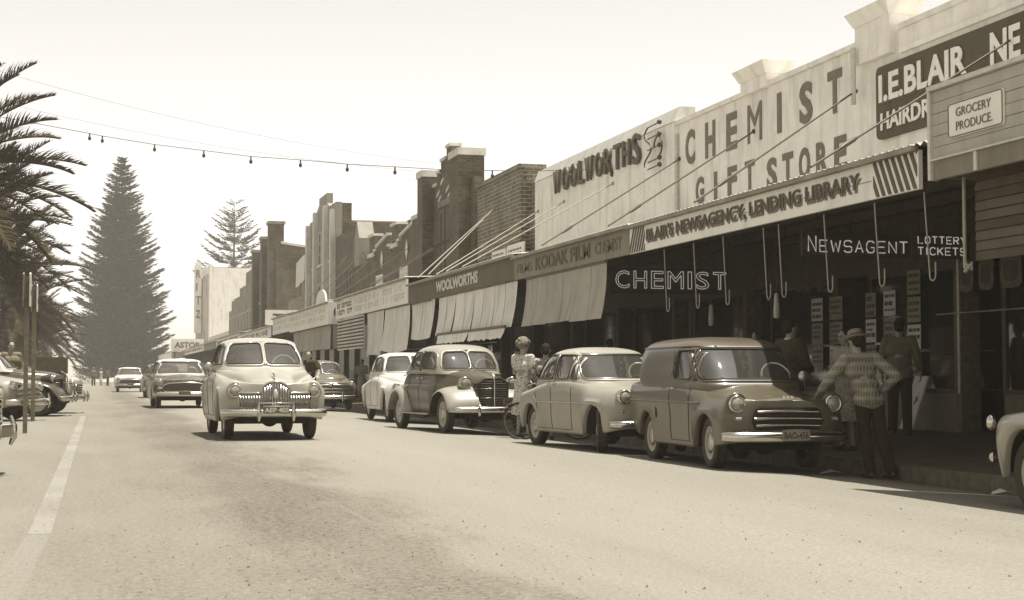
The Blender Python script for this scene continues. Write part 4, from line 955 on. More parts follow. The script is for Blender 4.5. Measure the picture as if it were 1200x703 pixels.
# ============================================================ VEHICLES
def pchip(pts):
    xs = [p[0] for p in pts]; ys = [p[1] for p in pts]; n = len(xs)
    if n == 1: return lambda x: ys[0]
    h = [xs[i+1]-xs[i] for i in range(n-1)]; d = [(ys[i+1]-ys[i])/h[i] for i in range(n-1)]; m = [d[0]]
    for i in range(1, n-1):
        m.append(0.0 if d[i-1]*d[i] <= 0 else 2*d[i-1]*d[i]/(d[i-1]+d[i]))
    m.append(d[-1])
    def f(x):
        if x <= xs[0]: return ys[0]
        if x >= xs[-1]: return ys[-1]
        i = 0
        while x > xs[i+1]: i += 1
        t = (x-xs[i])/h[i]; return (2*t**3-3*t*t+1)*ys[i]+(t**3-2*t*t+t)*h[i]*m[i]+(-2*t**3+3*t*t)*ys[i+1]+(t**3-t*t)*h[i]*m[i+1]
    return f
def shade_paint(name, v, rough=.38, coat=.4, dust=.35, dust_v=None):
    m = mat(name, v, rough, coat=coat); n = m.node_tree.nodes; l = m.node_tree.links; b = n['Principled BSDF']
    geo = n.new('ShaderNodeTexCoord'); sp = n.new('ShaderNodeSeparateXYZ'); l.new(geo.outputs['Object'], sp.inputs[0])
    nz = n.new('ShaderNodeTexNoise'); nz.inputs['Scale'].default_value = 2.2; nz.inputs['Detail'].default_value = 9; nz.inputs['Roughness'].default_value = .7; l.new(geo.outputs['Object'], nz.inputs['Vector'])
    # road dust: heavier towards the sills
    r = n.new('ShaderNodeMapRange'); r.inputs[1].default_value = .75; r.inputs[2].default_value = .2; r.inputs[3].default_value = 0; r.inputs[4].default_value = .7; l.new(sp.outputs[2], r.inputs[0])
    r2 = n.new('ShaderNodeMapRange'); r2.inputs[1].default_value = .35; r2.inputs[2].default_value = .7; r2.inputs[3].default_value = .15; r2.inputs[4].default_value = 1; l.new(nz.outputs[0], r2.inputs[0])
    mu = n.new('ShaderNodeMath'); mu.operation = 'MULTIPLY'; l.new(r.outputs[0], mu.inputs[0]); l.new(r2.outputs[0], mu.inputs[1])
    ad = n.new('ShaderNodeMath'); ad.operation = 'MULTIPLY_ADD'; ad.inputs[1].default_value = dust*.4; l.new(r2.outputs[0], ad.inputs[0]); l.new(mu.outputs[0], ad.inputs[2])
    mx = n.new('ShaderNodeMix'); mx.data_type = 'RGBA'; mx.inputs[6].default_value = sep(v); mx.inputs[7].default_value = sep(dust_v or (.15 if v < .3 else v*.6)); l.new(ad.outputs[0], mx.inputs[0]); l.new(mx.outputs[2], b.inputs['Base Color'])
    rr_ = n.new('ShaderNodeMapRange'); rr_.inputs[3].default_value = rough; rr_.inputs[4].default_value = .75; l.new(ad.outputs[0], rr_.inputs[0]); l.new(rr_.outputs[0], b.inputs['Roughness'])
    return m
M['car_pale'] = shade_paint('car_pale', .30); M['car_white'] = shade_paint('car_white', .50, dust=.2); M['car_mid'] = shade_paint('car_mid', .24); M['car_grey'] = shade_paint('car_grey', .045, dust_v=.09)
M['car_van'] = shade_paint('car_van', .052, dust_v=.10); M['car_dark'] = shade_paint('car_dark', .045, .25); M['car_brown'] = shade_paint('car_brown', .10, .3); M['car_black'] = shade_paint('car_black', .02, .25)
M['seam'] = mat('seam', .015, .8)

def catmull(P, k=4):
    out = []; n = len(P)
    for i in range(n-1):
        p0, p1, p2, p3 = P[max(i-1, 0)], P[i], P[i+1], P[min(i+2, n-1)]
        for j in range(k):
            t = j/k; out.append(tuple(.5*((2*p1[c])+(-p0[c]+p2[c])*t+(2*p0[c]-5*p1[c]+4*p2[c]-p3[c])*t*t+(-p0[c]+3*p1[c]-3*p2[c]+p3[c])*t**3) for c in (0, 1)))
    out.append(P[-1]); return out
class Body:
    """car body below the windows, lofted along x; +x is the front"""
    def __init__(s, S):
        s.S = S; s.f = {k: pchip(S[k]) for k in ('zc', 'wh', 'zh', 'wv', 'zv', 'wf', 'zf', 'wm', 'zm', 'ws', 'zs')}
        s.xr, s.xf = S['xr'], S['xf']; s.rn, s.nn = S.get('nose', (.45, 3.0)); s.rt, s.nt = S.get('tail', (.5, 2.6)); s.arch = S['arch']; s.wz = S.get('wz', .33)
    def plan(s, x):
        if x > s.xf-s.rn: t = min(1, (x-(s.xf-s.rn))/s.rn); return max(0, 1-t**s.nn)**(1/s.nn)
        if x < s.xr+s.rt: t = min(1, ((s.xr+s.rt)-x)/s.rt); return max(0, 1-t**s.nt)**(1/s.nt)
        return 1.0
    def nose_x(s, y, w):
        q = min(.999, abs(y)/w); return s.xf-s.rn+s.rn*(1-q**s.nn)**(1/s.nn)
    def nx(s, y, z):
        """how far forward the nose surface reaches at (y, z)"""
        y = abs(y); lo, hi = s.xf-.9, s.xf
        for _ in range(16):
            m = (lo+hi)/2
            if s.side_y(m, z) >= y and s.top_z(m, y) >= z: lo = m
            else: hi = m
        return lo
    def section(s, x, k=4):
        g = {a: f(x) for a, f in s.f.items()}; q = s.plan(x)
        P = [(0, g['zc']), (g['wh']*.55, g['zc']-(g['zc']-g['zh'])*.25), (g['wh'], g['zh']), (g['wv'], g['zv']), (g['wf'], g['zf']), ((g['wf']+g['wm'])/2+.025, g['zf']-(g['zf']-g['zm'])*.30), (g['wm'], g['zm']), ((g['wm']+g['ws'])/2+.01, (g['zm']+g['zs'])/2), (g['ws'], g['zs'])]
        P = catmull(P, k); zb = g['zs']; za = zb
        for xw, R in s.arch:
            if abs(x-xw) < R: za = max(za, s.wz+math.sqrt(R*R-(x-xw)**2)) if True else za
        zt = max(s.wz+R for _, R in s.arch)+.06 if s.arch else 1
        zt = min(zt, g['zf']-.03)
        out = []
        for y, z in P:
            if z < zt and za > zb and y > g['wv']*.9: z = zt-(zt-z)*(zt-min(za, zt-.01))/(zt-zb)
            out.append((y*q, z))
        return out
    def side_y(s, x, z):
        P = s.section(x); best = P[-1][0]
        for a, b in zip(P[len(P)//3:], P[len(P)//3+1:]):
            if (a[1]-z)*(b[1]-z) <= 0 and abs(a[1]-b[1]) > 1e-6: return a[0]+(b[0]-a[0])*(z-a[1])/(b[1]-a[1])
        return best
    def top_z(s, x, y):
        P = s.section(x)
        for a, b in zip(P, P[1:]):
            if a[0] <= y <= b[0] and b[0] > a[0]: return a[1]+(b[1]-a[1])*(y-a[0])/(b[0]-a[0])
        return 0.0
    def mesh(s):
        X = set(); x = s.xr+s.rt
        while x < s.xf-s.rn: X.add(round(x, 4)); x += .06
        for k in range(17):
            X.add(round(s.xf-s.rn+s.rn*math.sin(k/16*math.pi/2), 4)); X.add(round(s.xr+s.rt-s.rt*math.sin(k/16*math.pi/2), 4))
        for xw, R in s.arch:
            for q in (1.0, .997, .985, .95, .88, .78, .65, .5, .33, .17, 0): X.add(round(xw+R*q, 4)); X.add(round(xw-R*q, 4))
        X = sorted(x for x in X if s.xr <= x <= s.xf); rows = []
        for x in X:
            P = s.section(x); lip = (max(P[-1][0]-.06, 0), P[-1][1]+.004)
            H = P+[lip]; rows.append([(x, y, z) for y, z in reversed(H)]+[(x, -y, z) for y, z in H[1:]])
        return MB().grid(rows)
class Cabin:
    """greenhouse: levels (z, x front, x rear, half width)"""
    def __init__(s, L, n=3.4, nf=None):
        s.zs = [l[0] for l in L]; s.F = [pchip([(k, l[i]) for k, l in enumerate(L)]) for i in range(4)]; s.N = len(L)-1; s.n = n; s.z2k = pchip([(l[0], k) for k, l in enumerate(L) if k == 0 or l[0] > L[k-1][0]+1e-6])
    def lev(s, k): return [f(k) for f in s.F]
    def at(s, k, u):
        z, xf, xr, w = s.lev(k); c = (xf+xr)/2; a = (xf-xr)/2; e = 2/s.n
        cu, su = math.cos(u), math.sin(u); return (c+a*math.copysign(abs(cu)**e, cu), w*math.copysign(abs(su)**e, su), z)
    def front(s, y, z, o=0, back=False):
        k = s.z2k(z); _, xf, xr, w = s.lev(k); c = (xf+xr)/2; a = (xf-xr)/2; q = min(.9995, abs(y)/max(w, .01)); r = (1-q**s.n)**(1/s.n)
        return (c+(a*r+o)*(-1 if back else 1), y, z)
    def side(s, x, z, sg=1, o=0):
        k = s.z2k(z); _, xf, xr, w = s.lev(k); c = (xf+xr)/2; a = (xf-xr)/2; q = min(.9995, abs(x-c)/a); r = (1-q**s.n)**(1/s.n)
        return (x, sg*(w*r+o), z)
    def mesh(s, holes, inner=.0):
        """holes: list of (kind, expanded polygon)"""
        nu, nk = 160, s.N*6; rows = [[s.at(i/nk*s.N, 2*math.pi*j/nu) for j in range(nu)] for i in range(nk+1)]
        def inside(P, poly):
            c = False; x, z = P
            for i in range(len(poly)):
                a, b = poly[i], poly[i-1]
                if (a[1] > z) != (b[1] > z) and x < (b[0]-a[0])*(z-a[1])/(b[1]-a[1])+a[0]: c = not c
            return c
        V = [p for r in rows for p in r]; F = []
        for i in range(nk):
            for j in range(nu):
                q = (i*nu+j, i*nu+(j+1) % nu, (i+1)*nu+(j+1) % nu, (i+1)*nu+j); bad = False
                xc = sum(V[k][0] for k in q)/4; yc = sum(V[k][1] for k in q)/4; u = (j+.5)/nu*2*math.pi
                for kind, poly in holes:
                    for kk in q:
                        X, Y, Z = V[kk]
                        if kind == 'F' and math.cos(u) > 0 and inside((Y, Z), poly) and not (abs(math.sin(u)) > .9997): bad = True
                        if kind == 'R' and math.cos(u) < 0 and inside((Y, Z), poly): bad = True
                        if kind == 'S' and inside((X, Z), poly): 
                            lv = s.lev(i/nk*s.N)
                            if abs(Y) > lv[3]*.62: bad = True
                if not bad: F.append(q)
        mb = MB(); mb.add(V, F, True); return mb
def round_poly(P, r=.06, n=4):
    out = []; m = len(P)
    for i in range(m):
        a, b, c = Vector(P[i-1]), Vector(P[i]), Vector(P[(i+1) % m]); d1 = (a-b); d2 = (c-b); q = min(r, d1.length*.45, d2.length*.45)
        p1 = b+d1.normalized()*q; p2 = b+d2.normalized()*q
        for k in range(n+1):
            t = k/n; p = p1*(1-t)**2+b*2*t*(1-t)+p2*t*t; out.append((p.x, p.y))
    # densify straight runs
    o2 = []
    for a, b in zip(out, out[1:]+out[:1]):
        L = math.hypot(b[0]-a[0], b[1]-a[1]); k = max(1, int(L/.06))
        for j in range(k): o2.append((a[0]+(b[0]-a[0])*j/k, a[1]+(b[1]-a[1])*j/k))
    return o2
def grow(P, d):
    A = sum(P[i-1][0]*P[i][1]-P[i][0]*P[i-1][1] for i in range(len(P))); sg = 1 if A > 0 else -1; out = []; n = len(P)
    for i in range(n):
        a, b = P[i-1], P[(i+1) % n]; tx, ty = b[0]-a[0], b[1]-a[1]; L = math.hypot(tx, ty) or 1; out.append((P[i][0]+sg*ty/L*d, P[i][1]-sg*tx/L*d))
    return out
def patch(poly, fn, nx=18, nz=8):
    """fills a convex polygon in parameter space and maps it to the surface"""
    xs = [p[0] for p in poly]; x0, x1 = min(xs)+1e-4, max(xs)-1e-4; rows = []
    for i in range(nx+1):
        x = x0+(x1-x0)*i/nx; zz = []
        for a, b in zip(poly, poly[1:]+poly[:1]):
            if (a[0]-x)*(b[0]-x) <= 0 and abs(a[0]-b[0]) > 1e-9: zz.append(a[1]+(b[1]-a[1])*(x-a[0])/(b[0]-a[0]))
        lo, hi = min(zz), max(zz); rows.append([fn(x, lo+(hi-lo)*j/nz) for j in range(nz+1)])
    return MB().grid(rows)
def opening(root, kind, poly, cab, paint, trim='rubber', sg=1, o=.004, r=.06, name=None, tr=.011, margin=.045):
    P = round_poly(poly, r); G = grow(P, margin)
    fn = {'F': lambda a, z, q=0: cab.front(a, z, q), 'R': lambda a, z, q=0: cab.front(a, z, q, True), 'S': lambda a, z, q=0: cab.side(a, z, sg, q)}[kind]
    nm = name or {'F': 'windscreen', 'R': 'rear_window', 'S': 'side_window'}[kind]
    w_ = obj(nm, patch(P, lambda a, z: fn(a, z, -.006)), 'glass', root, local=True)
    n = len(P); rows = [[fn(*P[i % n], -.012) for i in range(n+1)], [fn(*P[i % n], o) for i in range(n+1)], [fn(*G[i % n], o) for i in range(n+1)], [fn(*G[i % n], o-.008) for i in range(n+1)]]
    obj('frame', MB().grid(rows), paint, w_, local=True)
    obj('trim', MB().tube([fn(*p, o+.003) for p in P], tr, 6, closed=True), trim, w_, local=True)
    return w_
TYRES = {}
def wheel(root, x, y, R, w=.15, hub='chrome_dull', rimr=.62, cap=.30, steer=0, wz=None, spokes=False, rim='rim'):
    t = bpy.data.objects.new('wheel', None); COL.objects.link(t); t.parent = root; t.location = (x, y, R); t.empty_display_size = .1
    sg = 1 if y > 0 else -1; t.rotation_euler = (0, 0, steer+(0 if y > 0 else math.pi))
    key = (R, w, rimr, cap, hub, rim, spokes)
    if key in TYRES:
        for me, nm in TYRES[key]:
            o = bpy.data.objects.new(nm, me); COL.objects.link(o); o.parent = t
        return t
    ri = R*rimr; h = w/2; L = []
    prof = [(ri, -h*.75), (ri+.02, -h*.95), (R*.85, -h*1.05), (R*.955, -h*.85), (R*.995, -h*.5)]+[(R*(1.0 if k % 2 else .988), -h*.5+h*k/8) for k in range(9)]+[(R*.995, h*.5), (R*.955, h*.85), (R*.85, h*1.05), (ri+.02, h*.95), (ri, h*.75)]
    L.append(obj('tyre', MB().lathe(prof, n=36), 'rubber', t, local=True))
    if spokes:
        mb = MB(); mb.lathe([(ri+.004, -h*.6), (ri-.03, -h*.3), (ri-.03, h*.5), (ri+.004, h*.75)], n=32); 
        for k in range(12): a = k*math.pi/6; mb.tube([(0.05*math.cos(a), h*.5, .05*math.sin(a)), (ri*math.cos(a), h*.35, ri*math.sin(a))], .018, 5)
        L.append(obj('rim', mb, rim, t, local=True))
    else:
        L.append(obj('rim', MB().lathe([(ri+.006, h*.80), (ri-.012, h*.84), (ri-.035, h*.45), (ri*.80, h*.35), (ri*.70, h*.60), (ri*.5, h*.62), (0, h*.62)], n=32), rim, t, local=True))
    L.append(obj('hub_cap', MB().lathe([(R*cap, h*.60), (R*cap*.97, h*.75), (R*cap*.75, h*.98), (R*cap*.35, h*1.12), (0, h*1.15)], n=24), hub, t, local=True))
    TYRES[key] = [(o.data, o.name.split('.')[0]) for o in L]
    return t
def bumper(root, x, w, z, h=.11, d=.05, curve=.12, wrap=.35, m='chrome', name='bumper', back=False, over=None, ends=.16, mid=0.0):
    sg = -1 if back else 1; rows = []; n = 28; cs = [(-.2, -.5), (.6, -.38), (1, -.12), (1, .12), (.6, .38), (-.2, .5)]
    for k in range(n+1):
        y = -w+2*w*k/n; q = abs(y)/w; xx = x-sg*0-(curve*q**2+wrap*max(0, (q-.88)/.12)**2*ends/.16*.5)
        taper = 1-.25*max(0, (q-.9)/.1); rows.append([((xx-x+c[0]*d)*sg+x if not back else x-(xx-x+c[0]*d), y, z+mid*(1-q)+c[1]*h*taper) for c in cs])
    if back: rows = [[(x+(x-p[0])*-1 if False else p[0], p[1], p[2]) for p in r] for r in rows]
    mb = MB().grid(rows); mb.add(rows[0], [tuple(range(len(cs)))]); mb.add(rows[-1], [tuple(range(len(cs)-1, -1, -1))])
    b = obj(name, mb, m, root, local=True)
    for y in (over or ()):
        g = MB(); xx = x+sg*(d*.9-curve*(y/w)**2); g.tube([(xx, y, z-h*.9), (xx+sg*.035, y, z-h*.3), (xx+sg*.035, y, z+h*.5), (xx, y, z+h*1.25)], [.018, .034, .032, .015], 8); obj('overrider', g, m, b, local=True)
    return b
def headlight(root, x, y, z, r=.09, tilt=0, rim_m='chrome', bowl=.10, mb_=None, yaw=0):
    h = obj('headlight', MB().lathe([(r*.80, .012), (r*.86, .03), (r*1.0, .032), (r*1.12, .012), (r*1.16, -.02), (r*1.12, -bowl)], (0, 0, 0), 'x', 28), rim_m, root, local=True)
    prof = [(0, .052), (r*.4, .047), (r*.7, .034), (r*.86, .016)]
    l_ = obj('lens', MB().lathe(prof, (0, 0, 0), 'x', 24), 'lens', h, local=True); h.location = (x, y, z); h.rotation_euler = (0, tilt, yaw); return h
def plate(root, s, x, y, z, w=.36, h=.125, bg_='plate', ink='paint_pale', border=True):
    p = obj('number_plate', MB().box(x, x+.012, y-w/2, y+w/2, z-h/2, z+h/2), bg_, root, local=True)
    if s: obj('lettering', letters(MB(), s, (x+.014, y-w/2+.02, z-h*.30), (0, 1, 0), w-.04, h*.62, .003, .03), ink, p, local=True)
    if border: obj('border', MB().tube([(x+.013, y-w/2, z-h/2), (x+.013, y+w/2, z-h/2), (x+.013, y+w/2, z+h/2), (x+.013, y-w/2, z+h/2)], .004, 4, closed=True), ink, p, local=True)
    return p
def seam(root, body, pts, off_=.002, r=.0045, sg=1, name='door_seam', m='seam'):
    P = []
    for a, b in zip(pts, pts[1:]):
        k = max(1, int(math.hypot(b[0]-a[0], b[1]-a[1])/.05))
        for j in range(k): P.append((a[0]+(b[0]-a[0])*j/k, a[1]+(b[1]-a[1])*j/k))
    P.append(pts[-1]); return obj(name, MB().tube([(x, sg*(body.side_y(x, z)+off_), z) for x, z in P], r, 5), m, root, local=True)
def interior(root, x0, x1, w, zseat=.75, ztop=1.05, steer_y=-.36, sx=None, zf=.55):
    for x in (x0, x1):
        if x is None: continue
        mb = MB(); mb.box(x-.25, x+.28, -w, w, zf-.3, zseat); mb.prism([(x-.40, zseat-.1), (x-.20, zseat-.1), (x-.28, ztop), (x-.40, ztop)], lambda a, b: (a, -w, b), lambda a, b: (a, w, b)); obj('seat', mb, 'seat', root, local=True)
    if sx is not None:
        c = Vector((sx, steer_y, ztop+.02)); t = R_(62); P = [c+Vector((math.cos(a)*math.cos(t)*-.19, math.sin(a)*.19, math.cos(a)*math.sin(t)*.19)) for a in [2*math.pi*k/24 for k in range(24)]]
        s = obj('steering_wheel', MB().tube(P, .012, 6, closed=True), 'paint_pale', root, local=True); obj('column', MB().tube([c, c+Vector((.45, 0, -.35))], .02, 6), 'steel_dark', s, local=True)
        sp_ = MB(); sp_.tube([P[5], P[17]], .009, 5).tube([P[11], P[23]], .009, 5); obj('spoke', sp_, 'steel_dark', s, local=True)
def underbody(root, x0, x1, w, arch, wz, z0=.24, z1=.62):
    mb = MB(); mb.box(x0, x1, -w+.26, w-.26, z0, z1)
    xs_ = sorted([x0]+[v for xw, R in arch for v in (xw-R-.02, xw+R+.02)]+[x1])
    for a, b in ((xs_[0], xs_[1]), (xs_[2], xs_[3]), (xs_[4], xs_[5])):
        e_ = .07 if (a, b) == (xs_[2], xs_[3]) else .24
        if b > a: mb.box(a, b, -w+e_, w-e_, z0+.02, z1)
    o = obj('chassis', mb, 'under', root, local=True)
    wl = MB()
    for xw, R in arch:
        for sg in (-1, 1):
            rows = []
            for k in range(13):
                a = math.pi*k/12; rows.append([(xw+(R+.015)*math.cos(a), sg*(w-.05), wz+(R+.015)*math.sin(a)), (xw+(R+.015)*math.cos(a), sg*(w-.30), wz+(R+.015)*math.sin(a))])
            wl.grid(rows); wl.add([(r[1][0], r[1][1], r[1][2]) for r in rows], [tuple(range(len(rows)))])
    obj('wheel_well', wl, 'under', root, local=True, stuff=True)
    ax = MB()
    for xw, _ in arch: ax.tube([(xw, -w+.2, wz-.02), (xw, w-.2, wz-.02)], .05, 8); ax.ball((xw+.1, .0, wz-.03), (.16, .14, .12))
    obj('axle', ax, 'under', root, local=True)
def fill_floor(root, x0, x1, w, z):
    obj('dashboard', MB().box(x1-.18, x1, -w, w, z-.25, z+.02), 'seat', root, local=True)
def mirror(root, p, q, r=.06):
    m_ = obj('mirror', MB().ball(q, (r*.5, r, r)), 'chrome_dull', root, local=True); obj('mirror_arm', MB().tube([p, q], .01, 6), 'steel_dark', m_, local=True)
def handle(root, body, x, z, sg):
    y = body.side_y(x, z)+.02; h = obj('door_handle', MB().tube([(x-.07, sg*(y-.02), z), (x-.06, sg*(y+.02), z), (x+.05, sg*(y+.025), z), (x+.07, sg*(y+.01), z)], [.008, .014, .012, .006], 6), 'chrome', root, local=True)

# ------------------------------------------------------------ body shapes
def fifties_spec(L0, L1, W, wb, z_hood=.98, z_cowl=1.06, z_deck=.98, arch=.40, wz=.335, z_f=.90, narrow=.0, sill=.26, hood_w=.40, nose=(.42, 3.0), tail=(.6, 2.4), valley=.06, nose_drop=.22, rear_bulge=.03, tuck=.06):
    w = W/2; a = wb/2
    return dict(xr=-L0, xf=L1, nose=nose, tail=tail, wz=wz, arch=[(a, arch), (-a, arch*.96)],
        zc=[(-L0, z_deck-.42), (-L0+.12, z_deck-.22), (-L0+.45, z_deck-.05), (-a+.2, z_deck+.04), (.0, z_cowl), (.75, z_cowl), (1.2, z_hood+.03), (L1-.35, z_hood-.05), (L1-.12, z_hood-nose_drop*.55), (L1, z_hood-nose_drop)],
        wh=[(-L0, .40), (-.9, .62), (0, w-.12), (.7, w-.20), (1.1, hood_w+.08), (L1, hood_w)],
        zh=[(-L0, z_deck-.46), (-L0+.2, z_deck-.2), (-a, z_deck-.04), (0, z_cowl-.03), (.7, z_cowl-.05), (1.1, z_hood-.04), (L1-.2, z_hood-.14), (L1, z_hood-nose_drop-.03)],
        wv=[(-L0, .55), (-a, w-.16), (0, w-.075), (.7, w-.12), (1.1, hood_w+.16), (L1, hood_w+.10)],
        zv=[(-L0, z_deck-.50), (-a, z_f-.06-.0), (0, z_cowl-.08), (.7, z_cowl-.12), (1.1, z_f-valley), (L1-.2, z_f-valley-.03), (L1, z_f-valley-.12)],
        wf=[(-L0, w-.14), (-a, w-.07), (0, w-.045), (.7, w-.07), (1.1, w-.20), (L1, w-.22)],
        zf=[(-L0, z_f-.30), (-L0+.3, z_f-.12), (-a, z_f-.04), (-.5, z_f+.06), (.2, z_f+.08), (.8, z_f+.05), (1.2, z_f+.015), (L1-.25, z_f), (L1, z_f-.06)],
        wm=[(-L0, w-.04), (-a, w+rear_bulge), (-.55, w-.01), (.3, w-.02), (a, w), (L1, w-.01)],
        zm=[(-L0, .55), (-a, .66), (0, .60), (a, .70), (L1, .66)],
        ws=[(-L0, w-.12), (-a, w-.02), (0, w-tuck), (a, w-.03), (L1, w-.05)],
        zs=[(-L0, .34), (-a-.45, .29), (-a+.4, sill), (a-.4, sill), (a+.45, .30), (L1, .36)])

def sedan(label, S, cab, paint, openings, grp=None, wheelR=.335, wx=1.31, track=.66, cat='car', name='parked_car', seats=(.05, -.95), steer=0.0, roof=None, seams=True, hubm='chrome_dull', wz=None, rimm='rim', cap=.30, intw=.55):
    cab = [(cab[0][0]-.13, cab[0][1]+.02, cab[0][2]-.02, cab[0][3]-.012)]+cab
    r = thing(name, label, cat, (0, 0, 0), grp); B = Body(S); C_ = Cabin(cab, S.get('cn', 3.4))
    obj('body', B.mesh(), paint, r, local=True)
    holes = []
    for kind, poly, *rest in openings: holes.append((kind, grow(round_poly(poly, .06), .022)))
    obj('roof', C_.mesh(holes), roof or paint, r, local=True)
    for i, (kind, poly, *rest) in enumerate(openings):
        kw = rest[0] if rest else {}
        for sg in ((1, -1) if kind == 'S' else (1,)): opening(r, kind, poly, C_, roof or paint, sg=sg, o=.004+.0016*(i % 3), **kw)
    w = S['wm'][3][1] if len(S['wm']) > 3 else .8
    underbody(r, S['xr']+.42, S['xf']-.40, w, S['arch'], S['wz'])
    for sg in (1, -1):
        wheel(r, wx, sg*track, wheelR, steer=steer, hub=hubm, rim=rimm, cap=cap); wheel(r, -wx, sg*track, wheelR, hub=hubm, rim=rimm, cap=cap)
    interior(r, seats[0], seats[1], intw, .72, 1.10, .34, seats[0]+.52)
    return r, B, C_

# ---- 1948 style sedan with toothed grille
FXS = fifties_spec(2.22, 2.08, 1.70, 2.62, 1.00, 1.10, 1.02, .395, .335, .90, hood_w=.31, nose=(.50, 2.8), tail=(.75, 2.2), valley=.07, nose_drop=.14, rear_bulge=.02)
FXC = [(1.02, .98, -1.72, .77), (1.12, .84, -1.55, .755), (1.22, .72, -1.42, .735), (1.34, .56, -1.25, .70), (1.44, .40, -1.06, .655), (1.51, .22, -.86, .58), (1.555, -.02, -.62, .42), (1.575, -.20, -.42, .20), (1.578, -.3, -.32, .001)]
FXO = [('F', [(.035, 1.15), (.60, 1.15), (.615, 1.22), (.53, 1.43), (.47, 1.465), (.035, 1.485)]), ('F', [(-.60, 1.15), (-.035, 1.15), (-.035, 1.485), (-.47, 1.465), (-.53, 1.43), (-.615, 1.22)]),
       ('S', [(.48, 1.14), (-.28, 1.14), (-.28, 1.45), (.0, 1.46), (.24, 1.40)]), ('S', [(-.38, 1.14), (-1.08, 1.14), (-1.02, 1.26), (-.84, 1.40), (-.66, 1.45), (-.38, 1.46)], dict(r=.12)), ('R', [(-.42, 1.20), (.42, 1.20), (.34, 1.40), (-.34, 1.40)], dict(r=.1))]
def toothed_front(r, B, paint, txt='AEP 405'):
    # arch topped centre grille with two low wings
    g = thing_part('grille', r)
    def gx(y): return B.nx(y, .62)+.006
    pn = MB(); prof = []
    n = 40
    def top(y):
        q = abs(y)
        return .70+.17*max(0, 1-(q/.235)**2)**.5 if q < .235 else .70
    rows = [[(gx(-.56+1.12*k/n)-.012, -.56+1.12*k/n, .485), (gx(-.56+1.12*k/n)-.012, -.56+1.12*k/n, top(-.56+1.12*k/n))] for k in range(n+1)]
    obj('backing', MB().grid(rows), 'under', g, local=True)
    bar = None
    for k in range(27):
        y = -.54+1.08*k/26; zt = top(y); q = .012 if abs(y) > .2 else .014
        obj('tooth', MB().tube([(gx(y)+.0, y, .49), (gx(y)+.022, y, .53), (gx(y)+.022, y, zt-.05), (gx(y)-.01, y, zt-.008)], [q*.8, q, q, q*.7], 6), 'chrome', g, local=True)
    P = [(gx(y)+.008, y, top(y)+.006) for y in [-.56+1.12*k/60 for k in range(61)]]; P = [(gx(-.56), -.56, .485)]+P+[(gx(.56), .56, .485)]
    obj('surround', MB().tube(P, .016, 6, closed=True), 'chrome', g, local=True)
    obj('badge', MB().ball((gx(0)+.035, 0, .69), (.02, .035, .075)), 'paint_pale', g, local=True)
    obj('bonnet_mascot', MB().tube([(B.xf-.05, 0, .93), (B.xf-.2, 0, .99), (B.xf-.4, 0, 1.0)], [.012, .016, .008], 6), 'chrome', r, local=True)
    for sg in (1, -1):
        headlight(r, B.nx(.62, .76)+.02, sg*.62, .735, .096)
        obj('headlight_rim', MB().tube([(B.nx(.62, .76)-.015, sg*.62+.115*math.cos(a), .735+.122*math.sin(a)) for a in [k*math.pi/12 for k in range(24)]], .03, 6, closed=True), paint, r, local=True)
    b = bumper(r, B.xf+.11, .84, .41, .13, .055, .15, .25, over=(-.27, .27))
    obj('bumper_guard', MB().tube([(B.xf+.17, -.27, .50), (B.xf+.185, -.27, .56), (B.xf+.185, .27, .56), (B.xf+.17, .27, .50)], .012, 6), 'chrome', b, local=True)
    plate(r, txt, B.xf+.185, 0, .455, .42, .115)
def thing_part(nm, parent, loc=(0, 0, 0)):
    o = bpy.data.objects.new(nm, None); COL.objects.link(o); o.parent = parent; o.location = loc; o.empty_display_size = .1; return o
def place(r, x, y, heading, zoff=0.0):
    """heading in degrees: 0 = coming towards the camera; camber followed"""
    r.rotation_euler = (0, 0, R_(-90+heading)); r.location = (x, y, zoff); return r
def doors(r, B, cols, zt=1.0, zb=.32, handles=(), zh=.92):
    for sg in (1, -1):
        for c in cols: seam(r, B, [(c, zb), (c, zt)], sg=sg)
        seam(r, B, [(cols[0], zb), (cols[-1], zb)], sg=sg)
        for h in handles: handle(r, B, h, zh, sg)

fx, B, C_ = sedan('pale sedan with toothed chrome grille driving towards the camera', FXS, FXC, 'car_pale', FXO, name='moving_car')
toothed_front(fx, B, 'car_pale'); doors(fx, B, (.60, -.33, -.98), 1.06, .34, (-.22, -.45), .96)
obj('windscreen_bar', MB().tube([C_.front(0, 1.13, .012), C_.front(0, 1.5, .012)], .018, 6), 'car_pale', fx, local=True)
mirror(fx, (.78, -.80, 1.02), (.80, -.93, 1.10), .07)
fx_tree = fx
place(fx, 2.66, 26.1, 1); fx.scale = (1, .985, 1.045)

